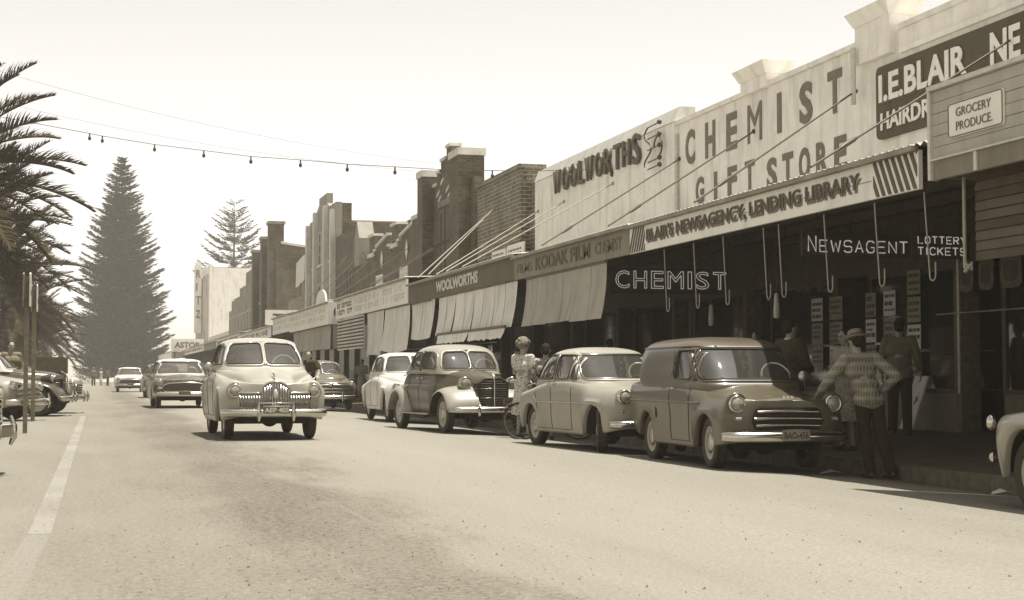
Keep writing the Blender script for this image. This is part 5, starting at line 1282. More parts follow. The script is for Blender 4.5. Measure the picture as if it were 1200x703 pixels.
# ---- same body as utility for other cars: white sedan seen behind the old one, near ones
def fj_front(r, B, paint):
    g = thing_part('grille', r)
    def gx(y): return B.nx(y, .62)+.01
    obj('surround', MB().tube([(gx(y)+.012, y, z) for y, z in rrect(-.56, .56, .50, .74, .1)], .024, 8, closed=True), 'chrome', g, local=True)
    for z in (.56, .62, .68): obj('bar', MB().tube([(gx(-.52+1.04*k/16)+.01, -.52+1.04*k/16, z) for k in range(17)], .014, 6), 'chrome', g, local=True)
    obj('backing', MB().grid([[(gx(-.54+1.08*k/20)-.01, -.54+1.08*k/20, .51), (gx(-.54+1.08*k/20)-.01, -.54+1.08*k/20, .73)] for k in range(21)]), 'under', g, local=True)
    for sg in (1, -1): headlight(r, B.nx(.62, .77)+.02, sg*.62, .77, .088); obj('parking_lamp', MB().ball((B.nx(.64, .56), sg*.64, .56), (.03, .05, .035)), 'lens', r, local=True)
    bumper(r, B.xf+.11, .84, .41, .13, .055, .15, .25, over=(-.3, .3)); plate(r, '', B.xf+.18, 0, .43)
c, B, C_ = sedan('white rounded sedan parked behind the old dark sedan with running boards', FXS, FXC, 'car_white', FXO, 'cars parked along the shop kerb')
fj_front(c, B, 'car_white'); doors(c, B, (.60, -.33, -.98), 1.06, .34, (-.22, -.45), .96)
obj('side_moulding', MB().tube([(x, .86+.005, .74) for x in (-.2, 0.2, 1.2)], .01, 5), 'chrome', c, local=True)
obj('windscreen_bar', MB().tube([C_.front(0, 1.13, .012), C_.front(0, 1.5, .012)], .018, 6), 'car_white', c, local=True)
place(c, 7.35, 37.0, -.3, rz_(7.0)+.02); c.scale = (1, 1, 1.05)
white_sedan = c
# pale car tail at the right edge
c, B, C_ = sedan('pale sedan at the right edge, only its rounded tail in view', FXS, FXC, 'car_pale', FXO, 'cars parked along the shop kerb')
bumper(c, -2.27, .66, .44, .11, .05, .12, .2, back=True)
for sg in (1, -1): obj('tail_lamp', MB().ball((-2.12, sg*.62, .74), (.05, .045, .07)), 'chrome', c, local=True)
place(c, 8.26, 9.9, 0, rz_(8.3)+.02)
tail_car = c

# ---- dark late forties sedan with heavy horizontal grille
DS = fifties_spec(2.45, 2.35, 1.84, 2.95, 1.02, 1.12, 1.04, .41, .35, .93, hood_w=.34, nose=(.52, 2.7), tail=(.7, 2.3), valley=.08, nose_drop=.20, rear_bulge=.05)
DC = [(1.04, .98, -1.75, .82), (1.16, .80, -1.58, .80), (1.30, .62, -1.4, .76), (1.44, .42, -1.15, .70), (1.52, .22, -.92, .62), (1.57, -.02, -.66, .44), (1.59, -.22, -.45, .2), (1.592, -.3, -.36, .001)]
DO = [('F', [(.03, 1.18), (.63, 1.18), (.64, 1.25), (.56, 1.44), (.50, 1.475), (.03, 1.49)]), ('F', [(-.63, 1.18), (-.03, 1.18), (-.03, 1.49), (-.50, 1.475), (-.56, 1.44), (-.64, 1.25)]),
      ('S', [(.50, 1.17), (-.28, 1.17), (-.28, 1.46), (.0, 1.46), (.26, 1.40)]), ('S', [(-.38, 1.17), (-1.15, 1.17), (-1.08, 1.28), (-.9, 1.42), (-.38, 1.46)], dict(r=.1)), ('R', [(-.45, 1.24), (.45, 1.24), (.38, 1.42), (-.38, 1.42)])]
def bar_grille(r, B, zs_, w=.6, rr_=.03, z0=.45, z1=.8, boss=True):
    g = thing_part('grille', r)
    def gx(y): return B.nx(y, .62)+.012
    obj('backing', MB().grid([[(gx(-w+2*w*k/20)-.02, -w+2*w*k/20, z0), (gx(-w+2*w*k/20)-.02, -w+2*w*k/20, z1)] for k in range(21)]), 'under', g, local=True)
    for z, ww in zs_: obj('bar', MB().tube([(gx(-ww+2*ww*k/16)+.012, -ww+2*ww*k/16, z-.05*(abs(-1+2*k/16)**2)) for k in range(17)], rr_, 8), 'chrome', g, local=True)
    if boss: obj('badge', MB().ball((B.xf+.05, 0, zs_[0][0]), (.04, .09, .06)), 'chrome', g, local=True)
c, B, C_ = sedan('dark sedan with broad curved chrome grille bars parked beyond the cyclist', DS, DC, 'car_brown', DO, 'cars parked along the shop kerb', wx=1.475, track=.72, wheelR=.35)
bar_grille(c, B, ((.80, .66), (.68, .70), (.57, .66)), .68); obj('bonnet_mascot', MB().tube([(B.xf-.1, -.22, .98), (B.xf-.06, 0, 1.01), (B.xf-.1, .22, .98)], .018, 6), 'chrome', c, local=True)
for sg in (1, -1): headlight(c, B.nx(.66, .80)+.01, sg*.68, .80, .09)
bumper(c, B.xf+.13, .92, .42, .14, .06, .16, .3, over=(-.35, .35)); obj('windscreen_bar', MB().tube([C_.front(0, 1.15, .012), C_.front(0, 1.5, .012)], .02, 6), 'paint_pale', c, local=True)
place(c, 7.05, 50.2, 1, rz_(7.0)+.02)
dark_sedan = c

# ---- wide mid fifties dark sedan, oncoming
US = fifties_spec(2.55, 2.42, 1.92, 2.93, .98, 1.06, 1.0, .42, .35, .93, hood_w=.52, nose=(.36, 3.6), tail=(.5, 3.0), valley=.02, nose_drop=.12, rear_bulge=.01)
UC = [(1.0, .96, -1.72, .84), (1.10, .80, -1.58, .83), (1.24, .58, -1.40, .80), (1.38, .38, -1.18, .75), (1.48, .22, -1.0, .69), (1.54, .0, -.74, .5), (1.562, -.2, -.5, .22), (1.565, -.3, -.4, .001)]
UO = [('F', [(-.68, 1.10), (.68, 1.10), (.70, 1.17), (.62, 1.42), (.56, 1.46), (-.56, 1.46), (-.62, 1.42), (-.70, 1.17)]), ('S', [(.44, 1.10), (-.30, 1.10), (-.30, 1.44), (.0, 1.44), (.20, 1.38)]), ('S', [(-.38, 1.10), (-1.20, 1.10), (-1.12, 1.22), (-.92, 1.38), (-.78, 1.44), (-.38, 1.44)]), ('R', [(-.6, 1.14), (.6, 1.14), (.52, 1.42), (-.52, 1.42)])]
c, B, C_ = sedan('wide dark fifties sedan with oval grille mouth driving behind the pale sedan', US, UC, 'car_dark', UO, name='moving_car', wx=1.465, track=.74, wheelR=.35, roof='car_white')
g = thing_part('grille', c); gx = lambda y: B.nx(y, .62)+.01
obj('surround', MB().tube([(gx(y)+.012, y, z) for y, z in [(-.62, .52), (-.70, .60), (-.62, .72), (-.45, .78), (0, .80), (.45, .78), (.62, .72), (.70, .60), (.62, .52), (0, .50)]], .022, 8, closed=True), 'chrome', g, local=True)
obj('backing', patch(round_poly([(-.60, .53), (-.66, .62), (-.58, .74), (.58, .74), (.66, .62), (.60, .53)]), lambda y, z: (gx(y)+.002, y, z), 20, 3), 'steel_dark', g, local=True)
for k in range(6):
    obj('bonnet_letter', MB().box(B.xf-.03, B.xf+.012, -.28+k*.1, -.22+k*.1, .875, .91), 'chrome', c, local=True)
for sg in (1, -1):
    headlight(c, B.nx(.74, .82)+.01, sg*.745, .81, .098); obj('parking_lamp', MB().lathe([(0, .03), (.05, .02), (.06, 0)], (B.nx(.74, .62)+.01, sg*.755, .62), 'x', 16), 'lens', c, local=True)
bumper(c, B.xf+.12, .96, .44, .16, .06, .14, .25); plate(c, '', B.xf+.185, 0, .47, .38, .13)
place(c, 2.62, 51.0, 1)
wide_dark = c
c = copy_tree(wide_dark); c['label'] = 'pale sedan seen head on, farthest of the oncoming cars, before the big pine'; place(c, 2.1, 101, 0)
def repaint(root, mp):
    for o in root.children_recursive:
        if o.type == 'MESH' and o.data.materials and o.data.materials[0].name in mp:
            o.data = o.data.copy(); o.data.materials[0] = M[mp[o.data.materials[0].name]]
repaint(c, {'car_dark': 'car_white', 'car_white': 'car_white'})
c = copy_tree(dark_sedan); c['label'] = 'dark old sedan mostly hidden behind the wide dark fifties sedan'; place(c, 3.0, 74, 0); del c['group']
c.name = 'moving_car'; repaint(c, {'car_brown': 'car_dark'})

# ---- small ponton sedan (pale, single brow grille)
CS = fifties_spec(2.07, 2.05, 1.63, 2.54, .95, 1.03, .98, .36, .325, .93, hood_w=.46, nose=(.30, 3.4), tail=(.45, 2.8), valley=.015, nose_drop=.12, rear_bulge=-.01, sill=.24)
CC = [(.96, .92, -1.62, .735), (1.06, .78, -1.50, .73), (1.20, .58, -1.32, .71), (1.34, .38, -1.10, .67), (1.44, .22, -.90, .60), (1.50, .0, -.68, .46), (1.53, -.2, -.46, .2), (1.532, -.3, -.38, .001)]
CS['cn'] = 3.6
CO = [('F', [(-.60, 1.06), (.60, 1.06), (.62, 1.12), (.56, 1.37), (.49, 1.415), (-.49, 1.415), (-.56, 1.37), (-.62, 1.12)], dict(trim='chrome', r=.10)), ('S', [(.44, 1.05), (.28, 1.05), (.28, 1.36)], dict(r=.02, margin=.02)), ('S', [(.22, 1.05), (-.26, 1.05), (-.26, 1.41), (.12, 1.405), (.2, 1.38)], dict(margin=.03)), ('S', [(-.34, 1.05), (-1.16, 1.05), (-1.06, 1.18), (-.86, 1.36), (-.74, 1.41), (-.34, 1.41)], dict(r=.10)), ('R', [(-.5, 1.10), (.5, 1.10), (.42, 1.36), (-.42, 1.36)])]
def consul(label):
    c, B, C_ = sedan(label, CS, CC, 'car_mid', CO, 'cars parked along the shop kerb', wx=1.27, track=.63, wheelR=.325, steer=R_(-22), roof='car_pale', cap=.36, seats=(.0, -.9))
    for sg in (1, -1):
        seam(c, B, [(-1.0, .78), (-.9, .70), (-.3, .70), (1.35, .70), (1.42, .66)], .006, .012, sg, 'side_moulding', 'chrome')
    doors(c, B, (.50, -.30), 1.02, .30, (-.18, -.42), .985)
    for sg in (1, -1): seam(c, B, [(-.30, .30), (-.30, 1.02)], sg=sg); seam(c, B, [(-.30, .30), (-.86, .30)], sg=sg); seam(c, B, [(-.98, 1.0), (-.98, .86), (-.88, .60)], sg=sg)
    gx = lambda y: B.nx(y, .62)+.008; g = thing_part('grille', c)
    obj('mouth', patch(round_poly([(-.40, .50), (.40, .50), (.44, .60), (.40, .68), (-.40, .68), (-.44, .60)], .07), lambda y, z: (gx(y), y, z), 20, 3), 'under', g, local=True)
    obj('brow', MB().tube([(gx(-.48+.96*k/16)+.012, -.48+.96*k/16, .70-.02*(k/8-1)**2) for k in range(17)], .018, 8), 'chrome', g, local=True)
    for z in (.56, .62): obj('bar', MB().tube([(gx(-.40+.8*k/12)+.004, -.40+.8*k/12, z) for k in range(13)], .008, 6), 'chrome_dull', g, local=True)
    for sg in (1, -1): headlight(c, B.nx(.60, .80)+.015, sg*.605, .80, .092); obj('parking_lamp', MB().ball((B.nx(.63, .60), sg*.63, .60), (.02, .03, .025)), 'lens', c, local=True)
    bumper(c, B.xf+.10, .80, .42, .12, .055, .12, .25, over=(-.30, .30)); 
    return c
c = consul('small pale sedan with one chrome side strip parked in front of the chemist')
place(c, 7.60, 22.5, 5, rz_(7.5)+.015); c.scale = (1, 1, 1.015); small_sedan = c

# ---- panel van
VS = fifties_spec(1.88, 1.92, 1.54, 2.21, .95, 1.05, 1.04, .35, .32, .90, hood_w=.42, nose=(.30, 3.4), tail=(.18, 4.0), valley=.02, nose_drop=.12, rear_bulge=.0, sill=.25, tuck=.05)
for k in ('zc', 'zh', 'zv', 'zf'):
    VS[k] = [(-1.88, {'zc': 1.06, 'zh': 1.05, 'zv': 1.02, 'zf': .96}[k]), (-.5, {'zc': 1.06, 'zh': 1.05, 'zv': 1.02, 'zf': .98}[k])]+[p for p in VS[k] if p[0] >= .2]
for k, v in (('wh', .60), ('wv', .71), ('wf', .745)): VS[k] = [(-1.88, v), (-.3, v)]+[p for p in VS[k] if p[0] >= .2]
VS['zs'] = [(-1.88, .38), (-1.5, .34), (-.7, .25), (.7, .25), (1.5, .30), (1.92, .36)]
VC = [(1.00, .98, -1.84, .745), (1.10, .88, -1.84, .735), (1.25, .74, -1.82, .715), (1.40, .58, -1.78, .69), (1.52, .42, -1.70, .64), (1.585, .22, -1.56, .54), (1.62, -.05, -1.30, .36), (1.635, -.35, -1.0, .14), (1.636, -.55, -.8, .001)]
VS['cn'] = 5.0
VO = [('F', [(-.62, 1.09), (.62, 1.09), (.64, 1.14), (.60, 1.42), (.54, 1.47), (-.54, 1.47), (-.60, 1.42), (-.64, 1.14)], dict(r=.09)), ('S', [(.66, 1.09), (.60, 1.09), (.50, 1.42)], dict(r=.02, margin=.02)), ('S', [(.54, 1.09), (.06, 1.09), (.06, 1.45), (.42, 1.45)], dict(r=.04, margin=.03)), ('R', [(-.5, 1.14), (-.04, 1.14), (-.04, 1.42), (-.46, 1.42)])]
v, B, C_ = sedan('grey panel van with three bar grille parked beside the man in the hat', VS, VC, 'car_van', VO, 'cars parked along the shop kerb', wx=1.105, track=.60, wheelR=.32, name='panel_van', cat='van', seats=(.25, None), cap=.40, hubm='chrome_dull', steer=R_(-4))
doors(v, B, (.62, -.08), 1.03, .32, (.06,), .97)
for sg in (1, -1):
    seam(v, B, [(-1.72, .80), (-.3, .80), (.95, .80)], .004, .012, sg, 'side_crease', 'car_van')
    obj('side_panel', patch(round_poly([(-.04, 1.12), (-1.66, 1.12), (-1.60, 1.44), (-.04, 1.45)], .05), lambda x, z: C_.side(x, z, sg, .006), 24, 6), 'car_van', v, local=True)
    obj('drip_rail', MB().tube([C_.side(.45-1.95*k/24, 1.50, sg, .008) for k in range(25)], .011, 6), 'car_van', v, local=True)
    obj('fuel_flap' if sg > 0 else 'vent', MB().ball((-.62, sg*(B.side_y(-.62, .66)+.0), .66), (.035, .012, .08)), 'under', v, local=True)
    obj('semaphore', MB().box(-.42, -.30, sg*(B.side_y(-.36, .975)+.001), sg*(B.side_y(-.36, .975)+.012), .965, .985), 'chrome', v, local=True)
    headlight(v, B.nx(.60, .80)+.015, sg*.60, .80, .095)
    obj('headlight_rim', MB().tube([(B.nx(.60, .80)-.01, sg*.60+.115*math.cos(a), .80+.115*math.sin(a)) for a in [k*math.pi/12 for k in range(24)]], .022, 6, closed=True), 'car_van', v, local=True)
    obj('parking_lamp', MB().tube([(B.nx(.60, .625)+.01, sg*.60-.035, .625), (B.nx(.60, .625)+.01, sg*.60+.035, .625)], .026, 8), 'lens', v, local=True)
gx = lambda y: B.nx(y, .62)+.008; g = thing_part('grille', v)
obj('mouth', patch(round_poly([(-.42, .50), (.42, .50), (.46, .60), (.40, .76), (-.40, .76), (-.46, .60)], .06), lambda y, z: (gx(y), y, z), 20, 4), 'under', g, local=True)
for z, w_ in ((.715, .38), (.635, .42), (.555, .40)): obj('bar', MB().tube([(gx(-w_+2*w_*k/14)+.012, -w_+2*w_*k/14, z-.01*(k/7-1)**2) for k in range(15)], .019, 8), 'chrome', g, local=True)
for k in range(3): obj('bonnet_badge', MB().box(B.xf-.03, B.xf+.012, -.07+k*.05, -.035+k*.05, .865, .893), 'chrome', v, local=True)
b = bumper(v, B.xf+.11, .78, .42, .13, .05, .10, .2, over=()); plate(v, 'BAO-456', B.xf+.165, .03, .44, .34, .13, 'paper_dim', 'steel_dark')
obj('mirror', MB().ball((.80, .70, 1.11), (.05, .085, .085)), 'chrome_dull', v, local=True); obj('mirror_stalk', MB().tube([(.92, .66, .97), (.82, .70, 1.09)], .009, 6), 'steel_dark', v, local=True)
for sg in (0, 1):
    wpr = obj('wiper', MB().tube([(.90, .30-.6*sg, 1.07), C_.front(.08-.5*sg, 1.12, .02)], .007, 5), 'chrome', v, local=True)
place(v, 7.86, 18.4, -2, rz_(7.9)+.02); van = v

# ---- old sedan with separate wings and running boards
def wing(P, Q, y0, y1, n=8, m=None):
    """P crown path (x,z), Q lower rim path (x,z), y0 root, y1 outer"""
    rows = []
    for i, (p, q) in enumerate(zip(P, Q)):
        row = []
        for j in range(n+1):
            t = j/n*math.pi/2; a = 1-math.cos(t); row.append((p[0]+(q[0]-p[0])*a, y0+(y1-y0)*math.sin(t), p[1]+(q[1]-p[1])*a))
        rows.append(row)
    return MB().grid(rows)
def smooth_path(pts, n=26):
    P = catmull(pts, 6); L = [0]
    for a, b in zip(P, P[1:]): L.append(L[-1]+math.hypot(b[0]-a[0], b[1]-a[1]))
    out = []
    for k in range(n+1):
        d = L[-1]*k/n; i = 0
        while i < len(L)-2 and L[i+1] < d: i += 1
        t = (d-L[i])/max(L[i+1]-L[i], 1e-9); out.append((P[i][0]+(P[i+1][0]-P[i][0])*t, P[i][1]+(P[i+1][1]-P[i][1])*t))
    return out
def old_sedan(label, paint, fend, grp, plate_txt, roofp=None, hubs='rim'):
    S = dict(xr=-2.15, xf=1.98, nose=(.14, 2.6), tail=(.8, 2.2), wz=.36, arch=[(-1.43, .40)],
        zc=[(-2.15, .62), (-2.0, .86), (-1.6, 1.10), (-.9, 1.18), (.7, 1.18), (1.0, 1.155), (1.7, 1.09), (1.98, .98)],
        wh=[(-2.15, .3), (-1.2, .66), (.4, .66), (.75, .46), (1.1, .30), (1.98, .17)], zh=[(-2.15, .58), (-1.6, 1.04), (-.9, 1.13), (.7, 1.12), (1.1, 1.08), (1.7, 1.02), (1.98, .92)],
        wv=[(-2.15, .5), (-1.2, .72), (.4, .72), (.75, .54), (1.1, .38), (1.98, .26)], zv=[(-2.15, .5), (-1.6, .92), (-.9, 1.04), (.7, 1.02), (1.1, .97), (1.98, .84)],
        wf=[(-2.15, .55), (-1.2, .75), (.4, .75), (.75, .59), (1.1, .41), (1.98, .30)], zf=[(-2.15, .45), (-1.6, .80), (-.9, .92), (.7, .90), (1.1, .85), (1.98, .74)],
        wm=[(-2.15, .58), (-1.2, .77), (.4, .77), (.75, .60), (1.1, .42), (1.98, .32)], zm=[(-2.15, .42), (-.9, .66), (1.98, .62)],
        ws=[(-2.15, .52), (-1.2, .74), (.4, .74), (.75, .58), (1.1, .42), (1.98, .30)], zs=[(-2.15, .34), (-1.0, .34), (.7, .34), (1.1, .42), (1.98, .42)])
    C0 = [(1.10, .84, -1.78, .74), (1.20, .76, -1.62, .735), (1.34, .64, -1.40, .715), (1.48, .50, -1.15, .67), (1.58, .34, -.95, .60), (1.645, .1, -.7, .46), (1.675, -.12, -.5, .22), (1.68, -.25, -.38, .001)]; S['cn'] = 4.0
    O = [('F', [(.022, 1.21), (.53, 1.21), (.55, 1.27), (.49, 1.47), (.43, 1.515), (.022, 1.535)], dict(r=.09)), ('F', [(-.53, 1.21), (-.022, 1.21), (-.022, 1.535), (-.43, 1.515), (-.49, 1.47), (-.55, 1.27)], dict(r=.09)),
         ('S', [(.52, 1.20), (-.16, 1.20), (-.16, 1.52), (.20, 1.52), (.36, 1.46)], dict(r=.09, margin=.035)), ('S', [(-.26, 1.20), (-.86, 1.20), (-.84, 1.44), (-.74, 1.52), (-.26, 1.52)], dict(r=.10, margin=.035)), ('R', [(-.4, 1.28), (.4, 1.28), (.34, 1.46), (-.34, 1.46)])]
    r = thing('parked_car', label, 'car', (0, 0, 0), grp); B = Body(S); Cb = Cabin(C0, 4.0)
    obj('body', B.mesh(), paint, r, local=True); obj('roof', Cb.mesh([(k, grow(round_poly(p, .08), .022)) for k, p, *_ in O]), roofp or paint, r, local=True)
    for i, (kind, poly, kw) in enumerate([(o + ({},))[:3] for o in O]):
        for sg in ((1, -1) if kind == 'S' else (1,)): opening(r, kind, poly, Cb, roofp or paint, sg=sg, o=.004+.0016*(i % 3), **kw)
    Pf = smooth_path([(.62, .37), (.72, .55), (.95, .78), (1.30, .885), (1.62, .87), (1.88, .77), (2.04, .60), (2.07, .46)])
    Qf = smooth_path([(.86, .36), (.92, .52), (1.08, .69), (1.42, .775), (1.68, .73), (1.82, .62), (1.92, .50), (1.96, .44)])
    Pr = smooth_path([(-.72, .36), (-.86, .58), (-1.08, .80), (-1.42, .90), (-1.80, .82), (-2.06, .60), (-2.20, .38)])
    Qr = smooth_path([(-1.0, .36), (-1.06, .54), (-1.2, .70), (-1.43, .76), (-1.68, .70), (-1.86, .52), (-1.98, .36)])
    for sg in (1, -1):
        obj('front_wing', wing(Pf, Qf, sg*.30, sg*.90), fend, r, local=True)
        obj('rear_wing', wing(Pr, Qr, sg*.60, sg*.91), fend, r, local=True)
        obj('wing_skirt', MB().grid([[(q[0], sg*.90, q[1]), (q[0]+(.0), sg*.86, q[1]-.01), (q[0], sg*.60, q[1]+.02)] for q in Qf]), 'under', r, local=True)
        obj('running_board', MB().box(-1.02, .90, sg*.72 if sg > 0 else -.93, sg*.93 if sg > 0 else -.72, .33, .365), 'steel_dark', r, local=True)
        obj('board_strip', MB().tube([(-1.0, sg*.935, .35), (.86, sg*.935, .35)], .012, 6), 'chrome', r, local=True)
        hl = obj('headlight_bowl', MB().lathe([(0, 1.46), (.05, 1.48), (.095, 1.56), (.118, 1.68), (.122, 1.74)], (0, sg*.47, .93), 'x', 24), fend, r, local=True)
        headlight(r, 1.745, sg*.47, .93, .108, bowl=.01)
        for x in (1.43, -1.43): wheel(r, x, sg*.75, .36, .155, 'chrome_dull', .64, .33, rim=hubs)
    doors(r, B, (.60, -.21, -.93), 1.12, .38, (-.08, -.34), 1.02)
    for sg in (1, -1): seam(r, B, [(-1.5, 1.06), (-.5, 1.13), (.8, 1.09), (1.7, .98)], .003, .011, sg, 'belt_moulding', paint)
    # tall grille: rows of fine bars each side of a centre rib
    g = thing_part('grille', r)
    obj('core', MB().prism([(-.30, .46), (.30, .46), (.30, .93), (.16, 1.02), (-.16, 1.02), (-.30, .93)], lambda y, z: (1.70, y, z), lambda y, z: (1.985+.03*(1-abs(y)/.3), y, z)), 'under', g, local=True)
    for k in range(12):
        z = .49+k*.043; hw = .30 if z < .93 else .22
        for sg in (1, -1): obj('bar', MB().tube([(2.03, sg*.012, z), (2.02, sg*hw*.55, z), (1.975, sg*hw*.95, z), (1.80, sg*(hw+.012), z)], .0075, 5), 'steel_dark' if k % 4 else 'chrome_dull', g, local=True)
    obj('centre_rib', MB().tube([(2.05, 0, .45), (2.055, 0, .95), (2.01, 0, 1.05), (1.90, 0, 1.12)], .017, 8), 'chrome', g, local=True)
    obj('valance', MB().grid([[(1.94+.08*(1-(abs(-.62+1.24*k/14)/.62)**2), -.62+1.24*k/14, .50), (2.0+.08*(1-(abs(-.62+1.24*k/14)/.62)**2), -.62+1.24*k/14, .40)] for k in range(15)]), fend, r, local=True)
    bumper(r, 2.20, .88, .45, .12, .045, .12, .2, over=(-.36, .36)); plate(r, plate_txt, 2.12, -.33*-1, .60, .38, .14, 'paint_faded', 'steel_dark')
    underbody(r, -1.9, 1.9, .62, [(1.43, .36), (-1.43, .36)], .36, .26, .5)
    interior(r, .05, -.85, .55, .82, 1.20, .34, .56); return r, B
c, B = old_sedan('old dark sedan with separate front wings and tall grille, third from the near kerb', 'car_grey', 'car_mid', 'cars parked along the shop kerb', 'AEV 071', 'car_mid')  # paler wing colour stands in for the highlight along their crowns
place(c, 6.96, 29.7, 5.5, rz_(6.9)+.01); c.scale = (1, 1, 1.02); old = c
obj('open_quarter_window', MB().box(.50, .53, -.95, -.74, 1.20, 1.50), 'glass', old, local=True)

# ------------------------------------------------------------ left side: angle parked noses
grpL = 'cars nose out on the park side'
def placeL(r, xn, y, L, yaw=0, z=0): r.rotation_euler = (0, 0, R_(yaw)); r.location = (xn-L, y, z); return r
c = copy_tree(white_sedan); c['label'] = 'blurred pale car nose with chrome bumper, nearest at the left edge'; c['group'] = grpL; placeL(c, -1.0, 16.6, 2.05, -14)
# pale sedan with wrapped chrome
c = copy_tree(tail_car); c['label'] = 'pale sedan with chrome wrapped bumper behind the nearer sign post'; c['group'] = grpL
for k in list(c.children):
    if k.name.startswith(('bumper', 'tail_lamp')):
        for q in list(k.children_recursive): bpy.data.objects.remove(q)
        bpy.data.objects.remove(k)
Bf = Body(FXS); bar_grille(c, Bf, ((.74, .60), (.64, .62), (.54, .60)), .62, .022, boss=False)
for sg in (1, -1): headlight(c, Bf.nx(.62, .77)+.02, sg*.62, .77, .088)
bumper(c, Bf.xf+.12, .90, .42, .15, .06, .12, .3, over=(-.55, .55)); repaint(c, {'car_pale': 'car_mid'})
placeL(c, -1.28, 37.0, 2.0, -24)
c, B = old_sedan('old dark car with sweeping black front wing between two pale cars', 'car_dark', 'car_black', grpL, '', 'car_white')
c.location = (-2.73, 40.6, 0); c.rotation_euler = (0, 0, R_(-6))
c = copy_tree(white_sedan); c['label'] = 'pale sedan with dusty nose farthest out from the row, beside the old black wing'; c['group'] = grpL; repaint(c, {'car_white': 'car_pale'}); placeL(c, -.24, 43.6, 2.22, -8)
# tray truck
t = thing('tray_truck', 'truck with a dark wooden tray standing behind the parked sedans', 'truck', (0, 0, 0), grpL)
for k in range(3):
    for (x0, x1, y0, y1) in ((-1.5, 1.9, -1.0, -.96), (-1.5, 1.9, .96, 1.0)): obj('tray_plank', MB().box(x0, x1, y0, y1, 1.08+k*.16, 1.23+k*.16), 'timber_dark', t, local=True)
    obj('tray_plank', MB().box(1.9, 1.94, -1, 1, 1.08+k*.16, 1.23+k*.16), 'timber_dark', t, local=True)
obj('tray_floor', MB().box(-1.5, 1.9, -1, 1, 1.0, 1.11), 'timber_dark', t, local=True)
obj('cab', MB().xz([(-3.0, .5), (-1.6, .5), (-1.6, 1.95), (-1.85, 2.0), (-2.7, 2.0), (-3.0, 1.5)], -.8, .8), 'car_grey', t, local=True)
obj('bonnet', MB().xz([(-4.2, .5), (-3.01, .5), (-3.01, 1.35), (-4.1, 1.2)], -.6, .6), 'car_grey', t, local=True)
obj('chassis', MB().box(-4.2, 1.8, -.45, .45, .5, .75), 'under', t, local=True)
for x in (.9, -3.5):
    for sg in (1, -1): wheel(t, x, sg*.85, .42, .2)
t.location = (-2.75, 47.6, 0)
c = copy_tree(small_sedan); c['label'] = 'white topped car roof showing far left behind the truck tray'; c['group'] = grpL; repaint(c, {'car_mid': 'car_white', 'car_pale': 'car_white'}); placeL(c, -3.1, 52.5, 2.1, 0, .1)
c = copy_tree(dark_sedan); c['label'] = 'dusty far car in the park side row, under the third palm'; c['group'] = grpL; repaint(c, {'car_brown': 'car_mid'}); placeL(c, -1.6, 66, 2.3, 0)
c = copy_tree(white_sedan); c['label'] = 'farthest pale car in the park side row, near the low palms'; c['group'] = grpL; placeL(c, -1.6, 84, 2.3, 0)
# further cars along the kerb on the shop side
for k, (src, x, y, lab) in enumerate(((dark_sedan, 7.4, 62, 'dark parked car hidden far behind the cyclist on the shop side'), (small_sedan, 7.6, 75, 'small pale parked car far down the shop side'), (white_sedan, 7.5, 92, 'farthest white parked car on the shop side'))):
    c = copy_tree(src); c['label'] = lab; c['group'] = 'cars parked along the shop kerb'; place(c, x, y, -2, rz_(x)+.02)

# ------------------------------------------------------------ sign posts
def post(label, x, y, h, plate_=True, w=.075):
    t = thing('sign_post', label, 'post', (x, y, 0), 'parking sign posts'); obj('post', MB().box(x-w/2, x+w/2, y-w/2, y+w/2, -.1, h), 'timber_grey', t)
    if plate_:
        s_ = obj('sign_plate', MB().prism([(y-.16, h-.52), (y+.16, h-.52), (y+.16, h+.02), (y, h+.06), (y-.16, h+.02)], lambda a, b: (x-w/2-.03, a, b), lambda a, b: (x-w/2-.006, a, b)), 'paint_faded', t)
        s2 = obj('sign_plate', MB().prism([(y-.16, h-.52), (y+.16, h-.52), (y+.16, h+.02), (y, h+.06), (y-.16, h+.02)], lambda a, b: (x+w/2+.006, a, b), lambda a, b: (x+w/2+.03, a, b)), 'paint_pale', t)
        obj('sign_mark', MB().box(x+w/2+.031, x+w/2+.034, y-.1, y+.1, h-.34, h-.26), 'paint_dark', s2)
    return t
post('nearer square sign post with narrow pale plate at its head', -1.18, 28.2, 2.74)
post('farther and darker sign post just behind the nearer one', -1.33, 35.6, 2.95, True, .085)

